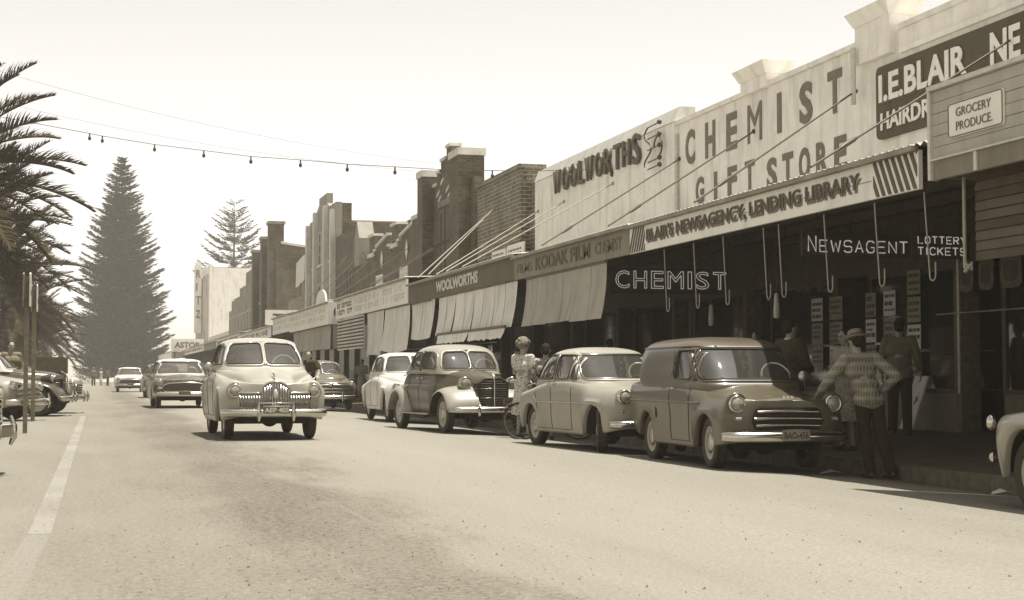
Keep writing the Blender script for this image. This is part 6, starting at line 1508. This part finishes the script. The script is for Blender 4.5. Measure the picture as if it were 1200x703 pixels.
# ------------------------------------------------------------ bicycles
def bicycle(label, R=.34, m='steel_dark', grp='bicycles', steer=0):
    t = thing('bicycle', label, 'bicycle', (0, 0, 0), grp)
    for x in (.52, -.52):
        w_ = bpy.data.objects.new('wheel', None); COL.objects.link(w_); w_.parent = t; w_.location = (x, 0, R)
        obj('tyre', MB().tube([((R-.02)*math.cos(a), 0, (R-.02)*math.sin(a)) for a in [k*math.pi/18 for k in range(36)]], .02, 8, closed=True), 'rubber', w_, local=True)
        sp_ = MB()
        for k in range(14): a = k*math.pi/7; sp_.tube([(0, .02*(-1)**k, 0), ((R-.03)*math.cos(a), 0, (R-.03)*math.sin(a))], .0025, 3, caps=False)
        obj('spokes', sp_, 'steel_pale', w_, local=True); obj('rim', MB().tube([((R-.045)*math.cos(a), 0, (R-.045)*math.sin(a)) for a in [k*math.pi/18 for k in range(36)]], .009, 6, closed=True), 'steel_pale', w_, local=True)
        obj('mudguard', MB().grid([[((R+.025)*math.cos(a), -.028, (R+.025)*math.sin(a)), ((R+.035)*math.cos(a), 0, (R+.035)*math.sin(a)), ((R+.025)*math.cos(a), .028, (R+.025)*math.sin(a))] for a in [R_(q) for q in range(20, 200, 12)]]), m, w_, local=True)
    f = MB(); head = (.40, 0, .78); bb = (-.06, 0, .29); st = (-.18, 0, .78); ra = (-.52, 0, R)
    for a, b in ((head, (.36, 0, .68)),): f.tube([a, b], .02, 8)
    for a, b in ((bb, (.42, 0, .70)), (bb, st), ((.40, 0, .76), (-.17, 0, .74)), (bb, ra), (st, ra)): f.tube([a, b], .015, 8)
    obj('frame', f, m, t, local=True); obj('fork', MB().tube([(.40, 0, .80), (.44, 0, .66), (.52, 0, R)], .013, 8), m, t, local=True)
    obj('handlebar', MB().tube([(.22, -.27, .98), (.34, -.24, 1.0), (.42, -.1, .96), (.40, 0, .92), (.42, .1, .96), (.34, .24, 1.0), (.22, .27, .98)], .012, 8), 'chrome', t, local=True); obj('stem', MB().tube([(.40, 0, .8), (.40, 0, .93)], .012, 8), 'chrome', t, local=True)
    obj('saddle', MB().grid([[(-.36+.28*k/6, (.09*(1-k/6)**.7+.015)*s_, .86-.02*(k/6)-.03*abs(s_)**2) for s_ in (-1, -.5, 0, .5, 1)] for k in range(7)]), 'rubber', t, local=True); obj('seat_post', MB().tube([st, (-.2, 0, .85)], .012, 8), 'chrome', t, local=True)
    obj('chain_wheel', MB().lathe([(.0, .03), (.09, .03), (.09, .036), (0, .036)], (bb[0], 0, bb[2]), 'y', 20), 'chrome_dull', t, local=True)
    pd = MB(); pd.tube([(bb[0], .05, bb[2]), (bb[0]+.16, .05, bb[2]-.04)], .01, 6).box(bb[0]+.12, bb[0]+.2, .05, .14, bb[2]-.055, bb[2]-.03).tube([(bb[0], -.05, bb[2]), (bb[0]-.16, -.05, bb[2]+.04)], .01, 6).box(bb[0]-.2, bb[0]-.12, -.14, -.05, bb[2]+.03, bb[2]+.055)
    obj('pedals', pd, 'steel_dark', t, local=True); return t
b1 = bicycle('black bicycle standing between the old sedan and the small pale sedan'); b1.location = (7.74, 26.0, rz_(7.6)); b1.rotation_euler = (0, 0, R_(174))
b2 = bicycle('bicycle ridden by the man in the dark shirt'); b2.location = (5.30, 40.8, rz_(5.3)); b2.rotation_euler = (0, 0, R_(-100))

# ============================================================ PEOPLE
def cap(mb, a, b, ra, rb=None, n=12):
    """tapered capsule from a to b"""
    rb = ra if rb is None else rb; a, b = Vector(a), Vector(b); d = b-a
    if d.length < 1e-5: d = Vector((0, 0, 1e-4))
    u = d.normalized(); path = []; rs = []
    for k in range(4): t = math.pi/2*k/4; path.append(a-u*ra*math.cos(t)); rs.append(max(ra*math.sin(t), .0008))
    for k in range(5): path.append(a+d*k/4); rs.append(ra+(rb-ra)*k/4)
    for k in range(1, 5): t = math.pi/2*k/4; path.append(b+u*rb*math.sin(t)); rs.append(max(rb*math.cos(t), .0008))
    mb.tube(path, rs, n)
def ell(mb, c, r): mb.ball(c, r, 14, 10)
def blend(name, mb, m, parent, voxel=.009, it=4, scale_pts=None):
    """welds overlapping capsules into one continuous skin"""
    me = bpy.data.meshes.new('tmp'); me.from_pydata(mb.v, [], mb.f); o = bpy.data.objects.new('tmp', me); COL.objects.link(o)
    a = o.modifiers.new('r', 'REMESH'); a.mode = 'VOXEL'; a.voxel_size = voxel; a.use_smooth_shade = True
    s = o.modifiers.new('s', 'SMOOTH'); s.factor = .5; s.iterations = it
    dg = bpy.context.evaluated_depsgraph_get(); nm = bpy.data.meshes.new_from_object(o.evaluated_get(dg)); bpy.data.objects.remove(o); bpy.data.meshes.remove(me)
    nm.name = name; nm.materials.clear(); nm.materials.append(M[m] if isinstance(m, str) else m); nm.polygons.foreach_set('use_smooth', [True]*len(nm.polygons))
    q = bpy.data.objects.new(name, nm); COL.objects.link(q); q.parent = parent; return q
def cloth_mat(name, v, v2=None, kind='plain', rough=.9):
    m = bpy.data.materials.new(name); m.use_nodes = True; n = m.node_tree.nodes; l = m.node_tree.links; b = n['Principled BSDF']; b.inputs['Roughness'].default_value = rough; b.inputs['Specular IOR Level'].default_value = .15
    tc = n.new('ShaderNodeTexCoord'); sp = n.new('ShaderNodeSeparateXYZ'); l.new(tc.outputs['Object'], sp.inputs[0]); fac = None
    if kind == 'bands':      # knitted pattern: rows of dark figures between plain rows
        def m_(op, a, c=None):
            r = n.new('ShaderNodeMath'); r.operation = op
            for i, q in enumerate((a, c)):
                if q is None: continue
                if isinstance(q, (int, float)): r.inputs[i].default_value = q
                else: l.new(q, r.inputs[i])
            return r.outputs[0]
        row = m_('FRACT', m_('MULTIPLY', sp.outputs[2], 10.0)); big = m_('GREATER_THAN', row, .58)
        yy = m_('ADD', sp.outputs[1], sp.outputs[0]); fig = m_('GREATER_THAN', m_('SINE', m_('MULTIPLY', yy, 150.0)), -.2)
        thin = m_('LESS_THAN', row, .13); fac = m_('MAXIMUM', m_('MULTIPLY', big, fig), m_('MULTIPLY', thin, .55))
    elif kind == 'spots':
        vo = n.new('ShaderNodeTexVoronoi'); vo.inputs['Scale'].default_value = 26; l.new(tc.outputs['Object'], vo.inputs['Vector'])
        r = n.new('ShaderNodeMapRange'); r.inputs[1].default_value = .28; r.inputs[2].default_value = .42; l.new(vo.outputs['Distance'], r.inputs[0]); fac = r.outputs[0]
    else:
        nz = n.new('ShaderNodeTexNoise'); nz.inputs['Scale'].default_value = 7; l.new(tc.outputs['Object'], nz.inputs['Vector']); fac = nz.outputs[0]
    mx = n.new('ShaderNodeMix'); mx.data_type = 'RGBA'; mx.inputs[6].default_value = sep(v); mx.inputs[7].default_value = sep(v2 if v2 is not None else v*.7); l.new(fac, mx.inputs[0]); l.new(mx.outputs[2], b.inputs['Base Color'])
    nz = n.new('ShaderNodeTexNoise'); nz.inputs['Scale'].default_value = 9; nz.inputs['Detail'].default_value = 3; l.new(tc.outputs['Object'], nz.inputs['Vector'])
    bp = n.new('ShaderNodeBump'); bp.inputs['Strength'].default_value = .7; bp.inputs['Distance'].default_value = .03; l.new(nz.outputs[0], bp.inputs['Height']); l.new(bp.outputs[0], b.inputs['Normal']); M[name] = m
cloth_mat('knit', .25, .11, 'bands'); cloth_mat('trouser_dark', .035); cloth_mat('trouser_mid', .03); cloth_mat('floral', .12, .46, 'spots'); cloth_mat('floral_dark', .07, .36, 'spots'); cloth_mat('suit', .05)
cloth_mat('shirt_white', .6); cloth_mat('shirt_grey', .15); cloth_mat('shirt_dark', .035); cloth_mat('dress_mid', .17, .30, 'spots'); cloth_mat('felt', .20); M['leather'] = mat('leather', .03, .4)
def hand(mb, wr, d, palm_n, side, L=.18, curl=.5):
    """palm with five separate fingers; d points along the hand, palm_n out of the palm, side towards the thumb"""
    wr, d, pn, sd = Vector(wr), Vector(d).normalized(), Vector(palm_n).normalized(), Vector(side).normalized()
    for k in (-1, 0, 1): cap(mb, wr+sd*.018*k+d*.012, wr+d*.075+sd*.024*k, .017, .0145)
    for k, (o, ln) in enumerate(((.034, .066), (.012, .076), (-.011, .070), (-.032, .054))):
        b = wr+d*.085+sd*o; c1 = math.radians(28*curl); c2 = math.radians(75*curl); c3 = math.radians(115*curl); p = b
        for ang, q, r in ((c1, .46, .0098), (c2, .30, .0090), (c3, .26, .0082)):
            nx_ = p+(d*math.cos(ang)+pn*math.sin(ang)+sd*o*.4)*ln*q; cap(mb, p, nx_, r, r*.93, 8); p = nx_
    t0 = wr+d*.025+sd*.03; t1 = t0+(d*.62+sd*.70+pn*.2).normalized()*.042; t2 = t1+(d*.85+sd*.25+pn*.45).normalized()*.034; cap(mb, t0, t1, .0135, .0115, 8); cap(mb, t1, t2, .011, .0092, 8)
DEF = dict(pelvis=(0, 0, .96), waist=(0, 0, 1.10), chest=(.0, 0, 1.28), neck=(-.005, 0, 1.47), head=(.015, 0, 1.615), sl=(-.01, .185, 1.415), sr=(-.01, -.185, 1.415), el=(-.03, .245, 1.13), er=(-.03, -.245, 1.13), wl=(.04, .26, .89), wr=(.04, -.26, .89),
           hl=(0, .09, .92), hr=(0, -.09, .92), kl=(.03, .10, .50), kr=(.03, -.10, .50), al=(-.01, .11, .09), ar=(-.01, -.11, .09), look=(1, 0, 0), handl=(.1, 0, -1), handr=(.1, 0, -1), nl=None, nr=None)
def person(label, loc, rz, pose={}, top='shirt_grey', sleeve=1.0, bottom='trouser_dark', skirt=None, hair='hair_dark', hairk='short', hat=None, height=1.75, female=False, fine=.009, group=None, collar=None, shoes=True, jacket=False, curl=.5, build=1.0):
    J = dict(DEF); J.update(pose); J = {k: (Vector(v) if v is not None else None) for k, v in J.items()}; t = thing('person', label, 'person', loc, group, rz); sc_f = height/1.735; t.scale = (sc_f, sc_f, sc_f)
    lk = J['look'].normalized(); hd = J['head']; sdv = Vector((0, 0, 1)).cross(lk).normalized(); upv = lk.cross(sdv)
    b = MB(); W = .88 if female else 1.0; W *= build
    # head with jaw, nose, ears
    def H(x, y, z): return hd+lk*x+sdv*y+upv*z
    rows = []
    def ellr(c, r):
        k0 = len(b.v); b.ball((0, 0, 0), r, 14, 10)
        for i in range(k0, len(b.v)): p = b.v[i]; b.v[i] = tuple(c+lk*p[0]+sdv*p[1]+upv*p[2])
    ellr(H(-.012, 0, .035), (.098, .078, .088)); ellr(H(.012, 0, -.02), (.080, .067, .085)); cap(b, H(.045, .018, -.085), H(.045, -.018, -.085), .028)
    cap(b, H(.088, 0, .015), H(.103, 0, -.018), .009, .013, 8); cap(b, H(.078, -.016, -.055), H(.078, .016, -.055), .012, .012, 8)
    cap(b, H(.075, -.035, .035), H(.075, .035, .035), .017, .017, 8)
    for s in (-1, 1): ellr(H(-.005, s*.078, -.005), (.018, .010, .030))
    cap(b, J['neck']-Vector((0, 0, .04)), hd+Vector((-.01, 0, -.06)), .056*W, .052)
    cap(b, J['chest']+Vector((0, -.08*W, 0)), J['chest']+Vector((0, .08*W, 0)), .115*W, .115*W); cap(b, J['waist']+Vector((0, -.05, 0)), J['waist']+Vector((0, .05, 0)), .105*W); cap(b, J['waist'], J['chest'], .12*W, .12*W); cap(b, J['pelvis'], J['waist'], .13*W, .115*W); cap(b, J['pelvis']+Vector((0, -.06, 0)), J['pelvis']+Vector((0, .06, 0)), .115*W)
    cap(b, J['sl'], J['sr'], .058*W, .058*W); cap(b, J['chest'], J['neck'], .10, .06)
    for s in 'lr':
        S, E, Wr = J['s'+s], J['e'+s], J['w'+s]; cap(b, S, E, .052*W, .040*W); cap(b, E, Wr, .039*W, .026*W)
        sg = 1 if s == 'l' else -1; hdv = J['hand'+s].normalized(); n_ = J['n'+s] or Vector((0, -sg, 0)); sdd = n_.cross(hdv)*(1 if s == 'l' else -1)
        if sdd.length < .1: sdd = Vector((1, 0, 0))
        hand(b, Wr, hdv, n_, sdd, curl=curl)
        cap(b, J['h'+s], J['k'+s], .085*W, .058*W); cap(b, J['k'+s], J['k'+s].lerp(J['a'+s], .35), .056*W, .055*W); cap(b, J['k'+s].lerp(J['a'+s], .3), J['a'+s], .056*W, .036*W)
        if s+'toe' not in J: f = Vector((.15, 0, -.055))
        cap(b, J['a'+s]+Vector((-.02, 0, -.04)), J['a'+s]+Vector((.14, 0, -.055)), .036, .028)
    blend('body', b, 'skin', t, fine, 3)
    # face
    for s in (-1, 1): e = obj('eye', MB().ball(H(.083, s*.031, .012), .011, 8, 6), 'hair_dark', t, local=True)
    # hair
    h = MB()
    def hl_(c, r):
        k0 = len(h.v); h.ball((0, 0, 0), r, 14, 10)
        for i in range(k0, len(h.v)): p = h.v[i]; h.v[i] = tuple(c+lk*p[0]+sdv*p[1]+upv*p[2])
    if hairk == 'curly':
        rn_ = random.Random(3)
        for k in range(70):
            a = rn_.uniform(0, 6.28); e = rn_.uniform(-.35, 1.5); x, y, z = math.cos(e)*math.cos(a), math.cos(e)*math.sin(a), math.sin(e)
            if x > .45 and z < .55: continue
            hl_(H(-.035+x*.112, y*.108, .030+z*.108), (.034, .034, .034))
        hl_(H(-.035, 0, .025), (.105, .098, .10))
        blend('hair', h, hair, t, .008, 1)
    else:
        hl_(H(-.028, 0, .045), (.098, .086, .092)); hl_(H(-.05, 0, -.01), (.07, .078, .085 if female else .065)); blend('hair', h, hair, t, .01, 3)
    # clothes
    c = MB(); k = .018 if not jacket else .030
    cap(c, J['sl'], J['sr'], .064*W+k*.6, .064*W+k*.6); cap(c, J['chest']+Vector((0, -.085*W, 0)), J['chest']+Vector((0, .085*W, 0)), .118*W+k); cap(c, J['waist']+Vector((0, -.06*W, 0)), J['waist']+Vector((0, .06*W, 0)), (.108 if not female else .088)*W+k); cap(c, J['chest'], J['neck']+Vector((0, 0, -.045)), .105*W+k, .055+k*.6)
    low = J['pelvis'] if not jacket else J['pelvis']-Vector((0, 0, .08))
    cap(c, low+Vector((0, -.07*W, -.02)), low+Vector((0, .07*W, -.02)), .118*W+k*.9); cap(c, low, J['waist'], .13*W+k, .12*W+k if not female else .10*W)
    if female: 
        for s in (-1, 1): cap(c, J['chest']+Vector((.06, s*.065, -.03)), J['chest']+Vector((.05, s*.06, .04)), .058, .05)
    for s in 'lr':
        S, E, Wr = J['s'+s], J['e'+s], J['w'+s]
        if sleeve > .6: cap(c, S, E, .060*W+k, .050*W+k); cap(c, E, E.lerp(Wr, min(1, (sleeve-.5)*2)*.92), .050*W+k*.9, .036*W+k*.7)
        else: cap(c, S, S.lerp(E, sleeve*1.3), .060*W+k, .056*W+k*.8)
    blend('shirt' if not jacket else 'jacket', c, top, t, max(fine, .009), 4)
    if collar: obj('collar', MB().tube([J['neck']+Vector((.055*math.cos(a), .06*math.sin(a), .0+.02*math.cos(a)*-1)) for a in [q*math.pi/8 for q in range(16)]], .017, 6, closed=True), collar, t, local=True)
    if skirt:
        rows = []; z0 = J['waist'].z; z1 = .42
        for i in range(15):
            f = i/14; row = []
            for j in range(40):
                a = 2*math.pi*j/40; r = (.118*W+k)+(skirt)*f**.8; r *= 1+.07*f*math.sin(a*9); cx = J['waist'].x+(J['pelvis'].x-J['waist'].x)*min(1, f*2.5); row.append((cx+r*math.cos(a)*.85, J['waist'].y+r*math.sin(a), z0+(z1-z0)*f))
            rows.append(row)
        obj('skirt', MB().grid(rows, wrap=True), bottom, t, local=True)
    else:
        q = MB()
        for s in 'lr': cap(q, J['h'+s], J['k'+s], .100*W, .080*W); cap(q, J['k'+s], J['a'+s]+Vector((0, 0, .0)), .080*W, .070*W)
        cap(q, J['pelvis']+Vector((0, -.06*W, 0)), J['pelvis']+Vector((0, .06*W, 0)), .126*W); cap(q, J['pelvis']-Vector((0, 0, .02)), J['waist']-Vector((0, 0, .03)), .135*W, .122*W)
        blend('trousers', q, bottom, t, .011, 4)
    for s in 'lr':
        a = J['a'+s]; q = MB(); cap(q, a+Vector((-.04, 0, -.045)), a+Vector((.05, 0, -.05)), .042, .042); cap(q, a+Vector((.04, 0, -.055)), a+Vector((.17, 0, -.06)), .040, .032); 
        blend('shoe', q, 'leather', t, .012, 2)
    if hat:
        hr_ = MB(); P = [(0, .150), (.05, .150), (.078, .138), (.090, .115), (.094, .060), (.098, .050), (.120, .046), (.140, .054), (.142, .050), (.120, .040), (.09, .040)]; hr_.lathe(P, (0, 0, 0), 'z', 28)
        for i in range(len(hr_.v)): x, y, z = hr_.v[i]; hr_.v[i] = tuple(H(-.012+x*1.08, y*.95, z+.01))
        ho = obj('hat', hr_, hat, t, local=True); bd = MB(); bd.lathe([(.094, .055), (.0965, .056), (.0955, .085), (.092, .085)], (0, 0, 0), 'z', 28)
        for i in range(len(bd.v)): x, y, z = bd.v[i]; bd.v[i] = tuple(H(-.012+x*1.09, y*.96, z+.012))
        obj('hat_band', bd, 'leather', ho, local=True)
    return t
up90 = R_(90)
# man in patterned jumper: back to the camera, left hand on the van, right hand on the hip
mz = rz_(8.9)
m1 = person('man in a patterned jumper and felt hat leaning a hand on the van', (8.84, 16.5, mz), up90, dict(
    pelvis=(0, -.01, .94), waist=(.02, .03, 1.09), chest=(.04, .08, 1.26), neck=(.05, .10, 1.45), head=(.09, .10, 1.585), sl=(.04, .27, 1.385), sr=(.03, -.09, 1.42), el=(.09, .45, 1.15), wl=(.22, .50, 1.02),
    handl=(.5, .05, -.55), nl=(-.3, 0, -1), er=(-.13, -.30, 1.19), wr=(.02, -.20, 1.02), handr=(.9, .35, -.3), nr=(0, 1, 0), hl=(0, .08, .92), hr=(0, -.10, .92), kl=(.04, .03, .50), kr=(.0, -.16, .50), al=(.0, -.02, .09), ar=(-.06, -.26, .09), look=(1, .15, -.28)),
    'knit', 1.0, 'trouser_mid', hat='felt', height=1.76, fine=.007, build=.92)
m2 = person('man in a dark suit with pale collar standing behind the van bonnet', (9.45, 19.9, fz(9.45)), R_(15), dict(el=(.05, .25, 1.16), wl=(.26, .12, 1.10), handl=(1, -.3, 0), nl=(0, -1, 0), er=(.05, -.25, 1.16), wr=(.28, -.08, 1.08), handr=(1, .3, 0), nr=(0, 1, 0), look=(1, -.1, -.2)), 'suit', 1.0, 'suit', jacket=True, collar='shirt_white', height=1.82)
w3 = person('woman with folded arms and dark hair beside the news posters', (9.93, 19.15, fz(9.9)), R_(-160), dict(el=(.05, .23, 1.16), wl=(.20, -.02, 1.18), handl=(.1, -1, 0), nl=(-1, 0, 0), er=(.06, -.23, 1.14), wr=(.22, .04, 1.14), handr=(.1, 1, 0.1), nr=(-1, 0, 0), look=(1, -.5, -.15)), 'dress_mid', .4, 'dress_mid', skirt=.12, female=True, height=1.66)
m4 = person('man in a grey shirt looking into the newsagent window', (11.95, 21.3, fz(11.95)), R_(55), dict(el=(.0, .26, 1.15), wl=(.10, .27, .92), er=(.0, -.27, 1.15), wr=(.12, -.30, .94), look=(1, .1, -.1)), 'shirt_grey', .9, 'trouser_dark', height=1.78)
w5 = person('woman with curly fair hair in a spotted dress beside the bicycle', (7.42, 26.62, rz_(7.42)), R_(35), dict(el=(.02, .22, 1.15), wl=(.20, .12, 1.08), handl=(1, -.1, -.2), nl=(0, -1, 0), er=(-.03, -.23, 1.15), wr=(.15, -.20, 1.02), handr=(1, .1, -.2), nr=(0, 1, 0), look=(1, -.2, -.42)), 'floral', .35, 'floral', skirt=.10, female=True, hair='hair_grey', hairk='curly', height=1.77)
w6 = person('dark haired woman in a spotted blouse seen from behind over the small sedan', (7.88, 26.75, rz_(7.9)), R_(75), dict(look=(1, -.15, -.3), el=(.02, .23, 1.15), wl=(.18, .16, 1.0)), 'floral_dark', .45, 'trouser_mid', skirt=.12, female=True, height=1.72)
cy = person('man in a dark short sleeved shirt riding a bicycle', (5.45, 40.8, rz_(5.45)), R_(-100), dict(pelvis=(-.24, 0, .93), waist=(-.18, 0, 1.08), chest=(-.06, 0, 1.24), neck=(.03, 0, 1.42), head=(.09, 0, 1.55), sl=(.0, .19, 1.37), sr=(.0, -.19, 1.37), el=(.10, .27, 1.13), er=(.10, -.27, 1.13), wl=(.24, .25, 1.02), wr=(.24, -.25, 1.02), handl=(1, 0, -.2), handr=(1, 0, -.2), nl=(0, -.2, -1), nr=(0, .2, -1),
    hl=(-.24, .09, .90), hr=(-.24, -.09, .90), kl=(.12, .11, .70), kr=(.08, -.11, .62), al=(.08, .10, .33), ar=(-.18, -.10, .40)), 'shirt_dark', .45, 'trouser_dark', height=1.76)
b2.location = (5.45, 40.8, rz_(5.45))
dr = person('driver at the wheel of the pale moving sedan', (2.66-.36, 25.9, .0), R_(-90), dict(pelvis=(-.10, 0, .50), waist=(-.13, 0, .64), chest=(-.13, 0, .84), neck=(-.11, 0, 1.03), head=(-.07, 0, 1.17), sl=(-.12, .18, .98), sr=(-.12, -.18, .98), el=(.08, .24, .80), er=(.08, -.24, .80), wl=(.27, .16, .92), wr=(.27, -.16, .92), handl=(1, 0, .3), handr=(1, 0, .3),
    hl=(-.10, .09, .48), hr=(-.10, -.09, .48), kl=(.30, .11, .56), kr=(.30, -.11, .56), al=(.62, .10, .30), ar=(.62, -.10, .30)), 'shirt_dark', .9, 'trouser_dark', height=1.735)
dr.location.z = .16
p9 = person('man standing among the parked cars on the park side', (-2.14, 42.15, 0), R_(-70), {}, 'shirt_grey', .9, 'trouser_dark', height=1.9)
def clone(src, label, loc, rz, group): c = copy_tree(src); c['label'] = label; c.location = loc; c.rotation_euler = (0, 0, rz); c['group'] = group; return c
for k, (src, x, y) in enumerate(((p9, -.2, 160), (w5, .55, 168), (m4, 1.2, 164))):
    clone(src, ['distant man in pale shirt left of the big pine at the street end', 'distant woman in a spotted dress near the big pine', 'distant man in grey, nearest the big pine trunk'][k], (x, y, 0), R_(-90+k*60), 'people at the beach end')
for k, (src, x, y, r) in enumerate(((m4, 10.6, 57, 200), (w3, 10.2, 60.5, 260), (m2, 10.8, 49, 100), (w6, 10.1, 45.2, 240), (p9, 9.9, 71, 120), (m4, 11.4, 33.5, 80), (w6, 10.9, 29.0, 20))):
    clone(src, ['man in grey under the awning with the round end plate', 'woman in mid dress far under the awning with the round plate', 'suited man under the striped blind awning', 'woman in spotted blouse under the middle canvas blind', 'farthest man in a pale shirt walking under the awnings', 'man in grey shirt under the film advertisement awning', 'woman in a spotted blouse looking into the chemist window'][k], (x, y, fz(x)), R_(r), 'people under the awnings')

# ---- goods hanging outside the shops
rail = thing('clothes_rail', 'long rail of clothes hanging outside the far shops', 'rail', (11.2, 48, 1.9)); obj('rail', MB().tube([(11.2, 43, 1.98), (11.2, 57, 1.98)], .015, 6), 'steel_pale', rail)
random.seed(12)
GL = ['nearest pale garment on the far clothes rail', 'second garment on the far clothes rail, dark', 'third garment on the far clothes rail, short and pale', 'fourth garment on the far clothes rail, long and pale', 'fifth garment on the far clothes rail, dark', 'sixth garment on the far clothes rail, narrow and pale', 'farthest pale garment on the far clothes rail']
for k in range(7):
    y = 43.8+k*1.9+random.uniform(-.3, .3); w_ = random.uniform(.09, .15); L = (.6, .8, .5, 1.0, .8, .6, .7)[k]; rows = []; pale = k not in (1, 4)
    for i in range(9):
        f = i/8; rows.append([(11.2+.06*math.cos(a), y+(w_*(.75+.35*f))*math.sin(a), 1.90-L*f+.02*math.sin(a*3)) for a in [2*math.pi*j/16 for j in range(16)]])
    g_ = thing('hanging_garment', '', 'garment', (11.2, y, 1.2), 'clothes hanging on the rail outside the far shops'); obj('cloth', MB().grid(rows, wrap=True), 'shirt_white' if pale else 'trouser_mid', g_); obj('hanger', MB().tube([(11.2, y-w_*.8, 1.88), (11.2, y, 1.96), (11.2, y+w_*.8, 1.88)], .01, 5), 'steel_dark', g_)
    g_['label'] = GL[k]
for k, (x, y) in enumerate(((11.0, 26.5), (10.6, 22.8))):
    t = thing('pendant_lamp', ['pale pendant lamp under the awning, above the middle of the van roof left', 'pale pendant lamp under the awning, right above the van roof'][k], 'lamp', (x, y, 3.5), 'pendant lamps under the awning')
    obj('cord', MB().tube([(x, y, 2.25), (x, y, 3.6)], .008, 5), 'steel_dark', t); obj('lamp_shade', MB().lathe([(.02, 2.32), (.035, 2.30), (.05, 2.1), (.05, 1.95), (.03, 1.93)], (x, y, 0), 'z', 14), 'paint_pale', t)
for k, (y, z) in enumerate(((29.5, 1.55), (28.7, 1.6), (34.0, 1.45))):
    t = thing('window_ornament', ['small white bell shaped ornament in the chemist window, left of the pair', 'small white bell shaped ornament in the chemist window, right of the pair', 'round pale jar in the window left of the chemist ornaments'][k], 'ornament', (12.9, y, z)); obj('bell', MB().lathe([(.02, z+.28), (.05, z+.22), (.06, z+.1), (.14, z)], (12.85, y, 0), 'z', 14), 'paper', t); obj('cord', MB().tube([(12.85, y, z+.28), (12.85, y, z+1.3)], .006, 4), 'steel_dark', t)

# ------------------------------------------------------------ sea-side haze
mb = MB(); mb.box(-3300, 3300, -3300, 3300, -1.6, 40.0)
hz_ = obj('haze', mb, M['paper']); hz_['kind'] = 'stuff'; hz_.data.materials.clear()
m = bpy.data.materials.new('haze'); m.use_nodes = True; n = m.node_tree.nodes; l = m.node_tree.links; n.clear()
pv = n.new('ShaderNodeVolumePrincipled'); pv.inputs['Density'].default_value = HAZE; pv.inputs['Color'].default_value = (1.0, .94, .80, 1); pv.inputs['Anisotropy'].default_value = 0.0
o_ = n.new('ShaderNodeOutputMaterial'); l.new(pv.outputs[0], o_.inputs['Volume']); hz_.data.materials.append(m)
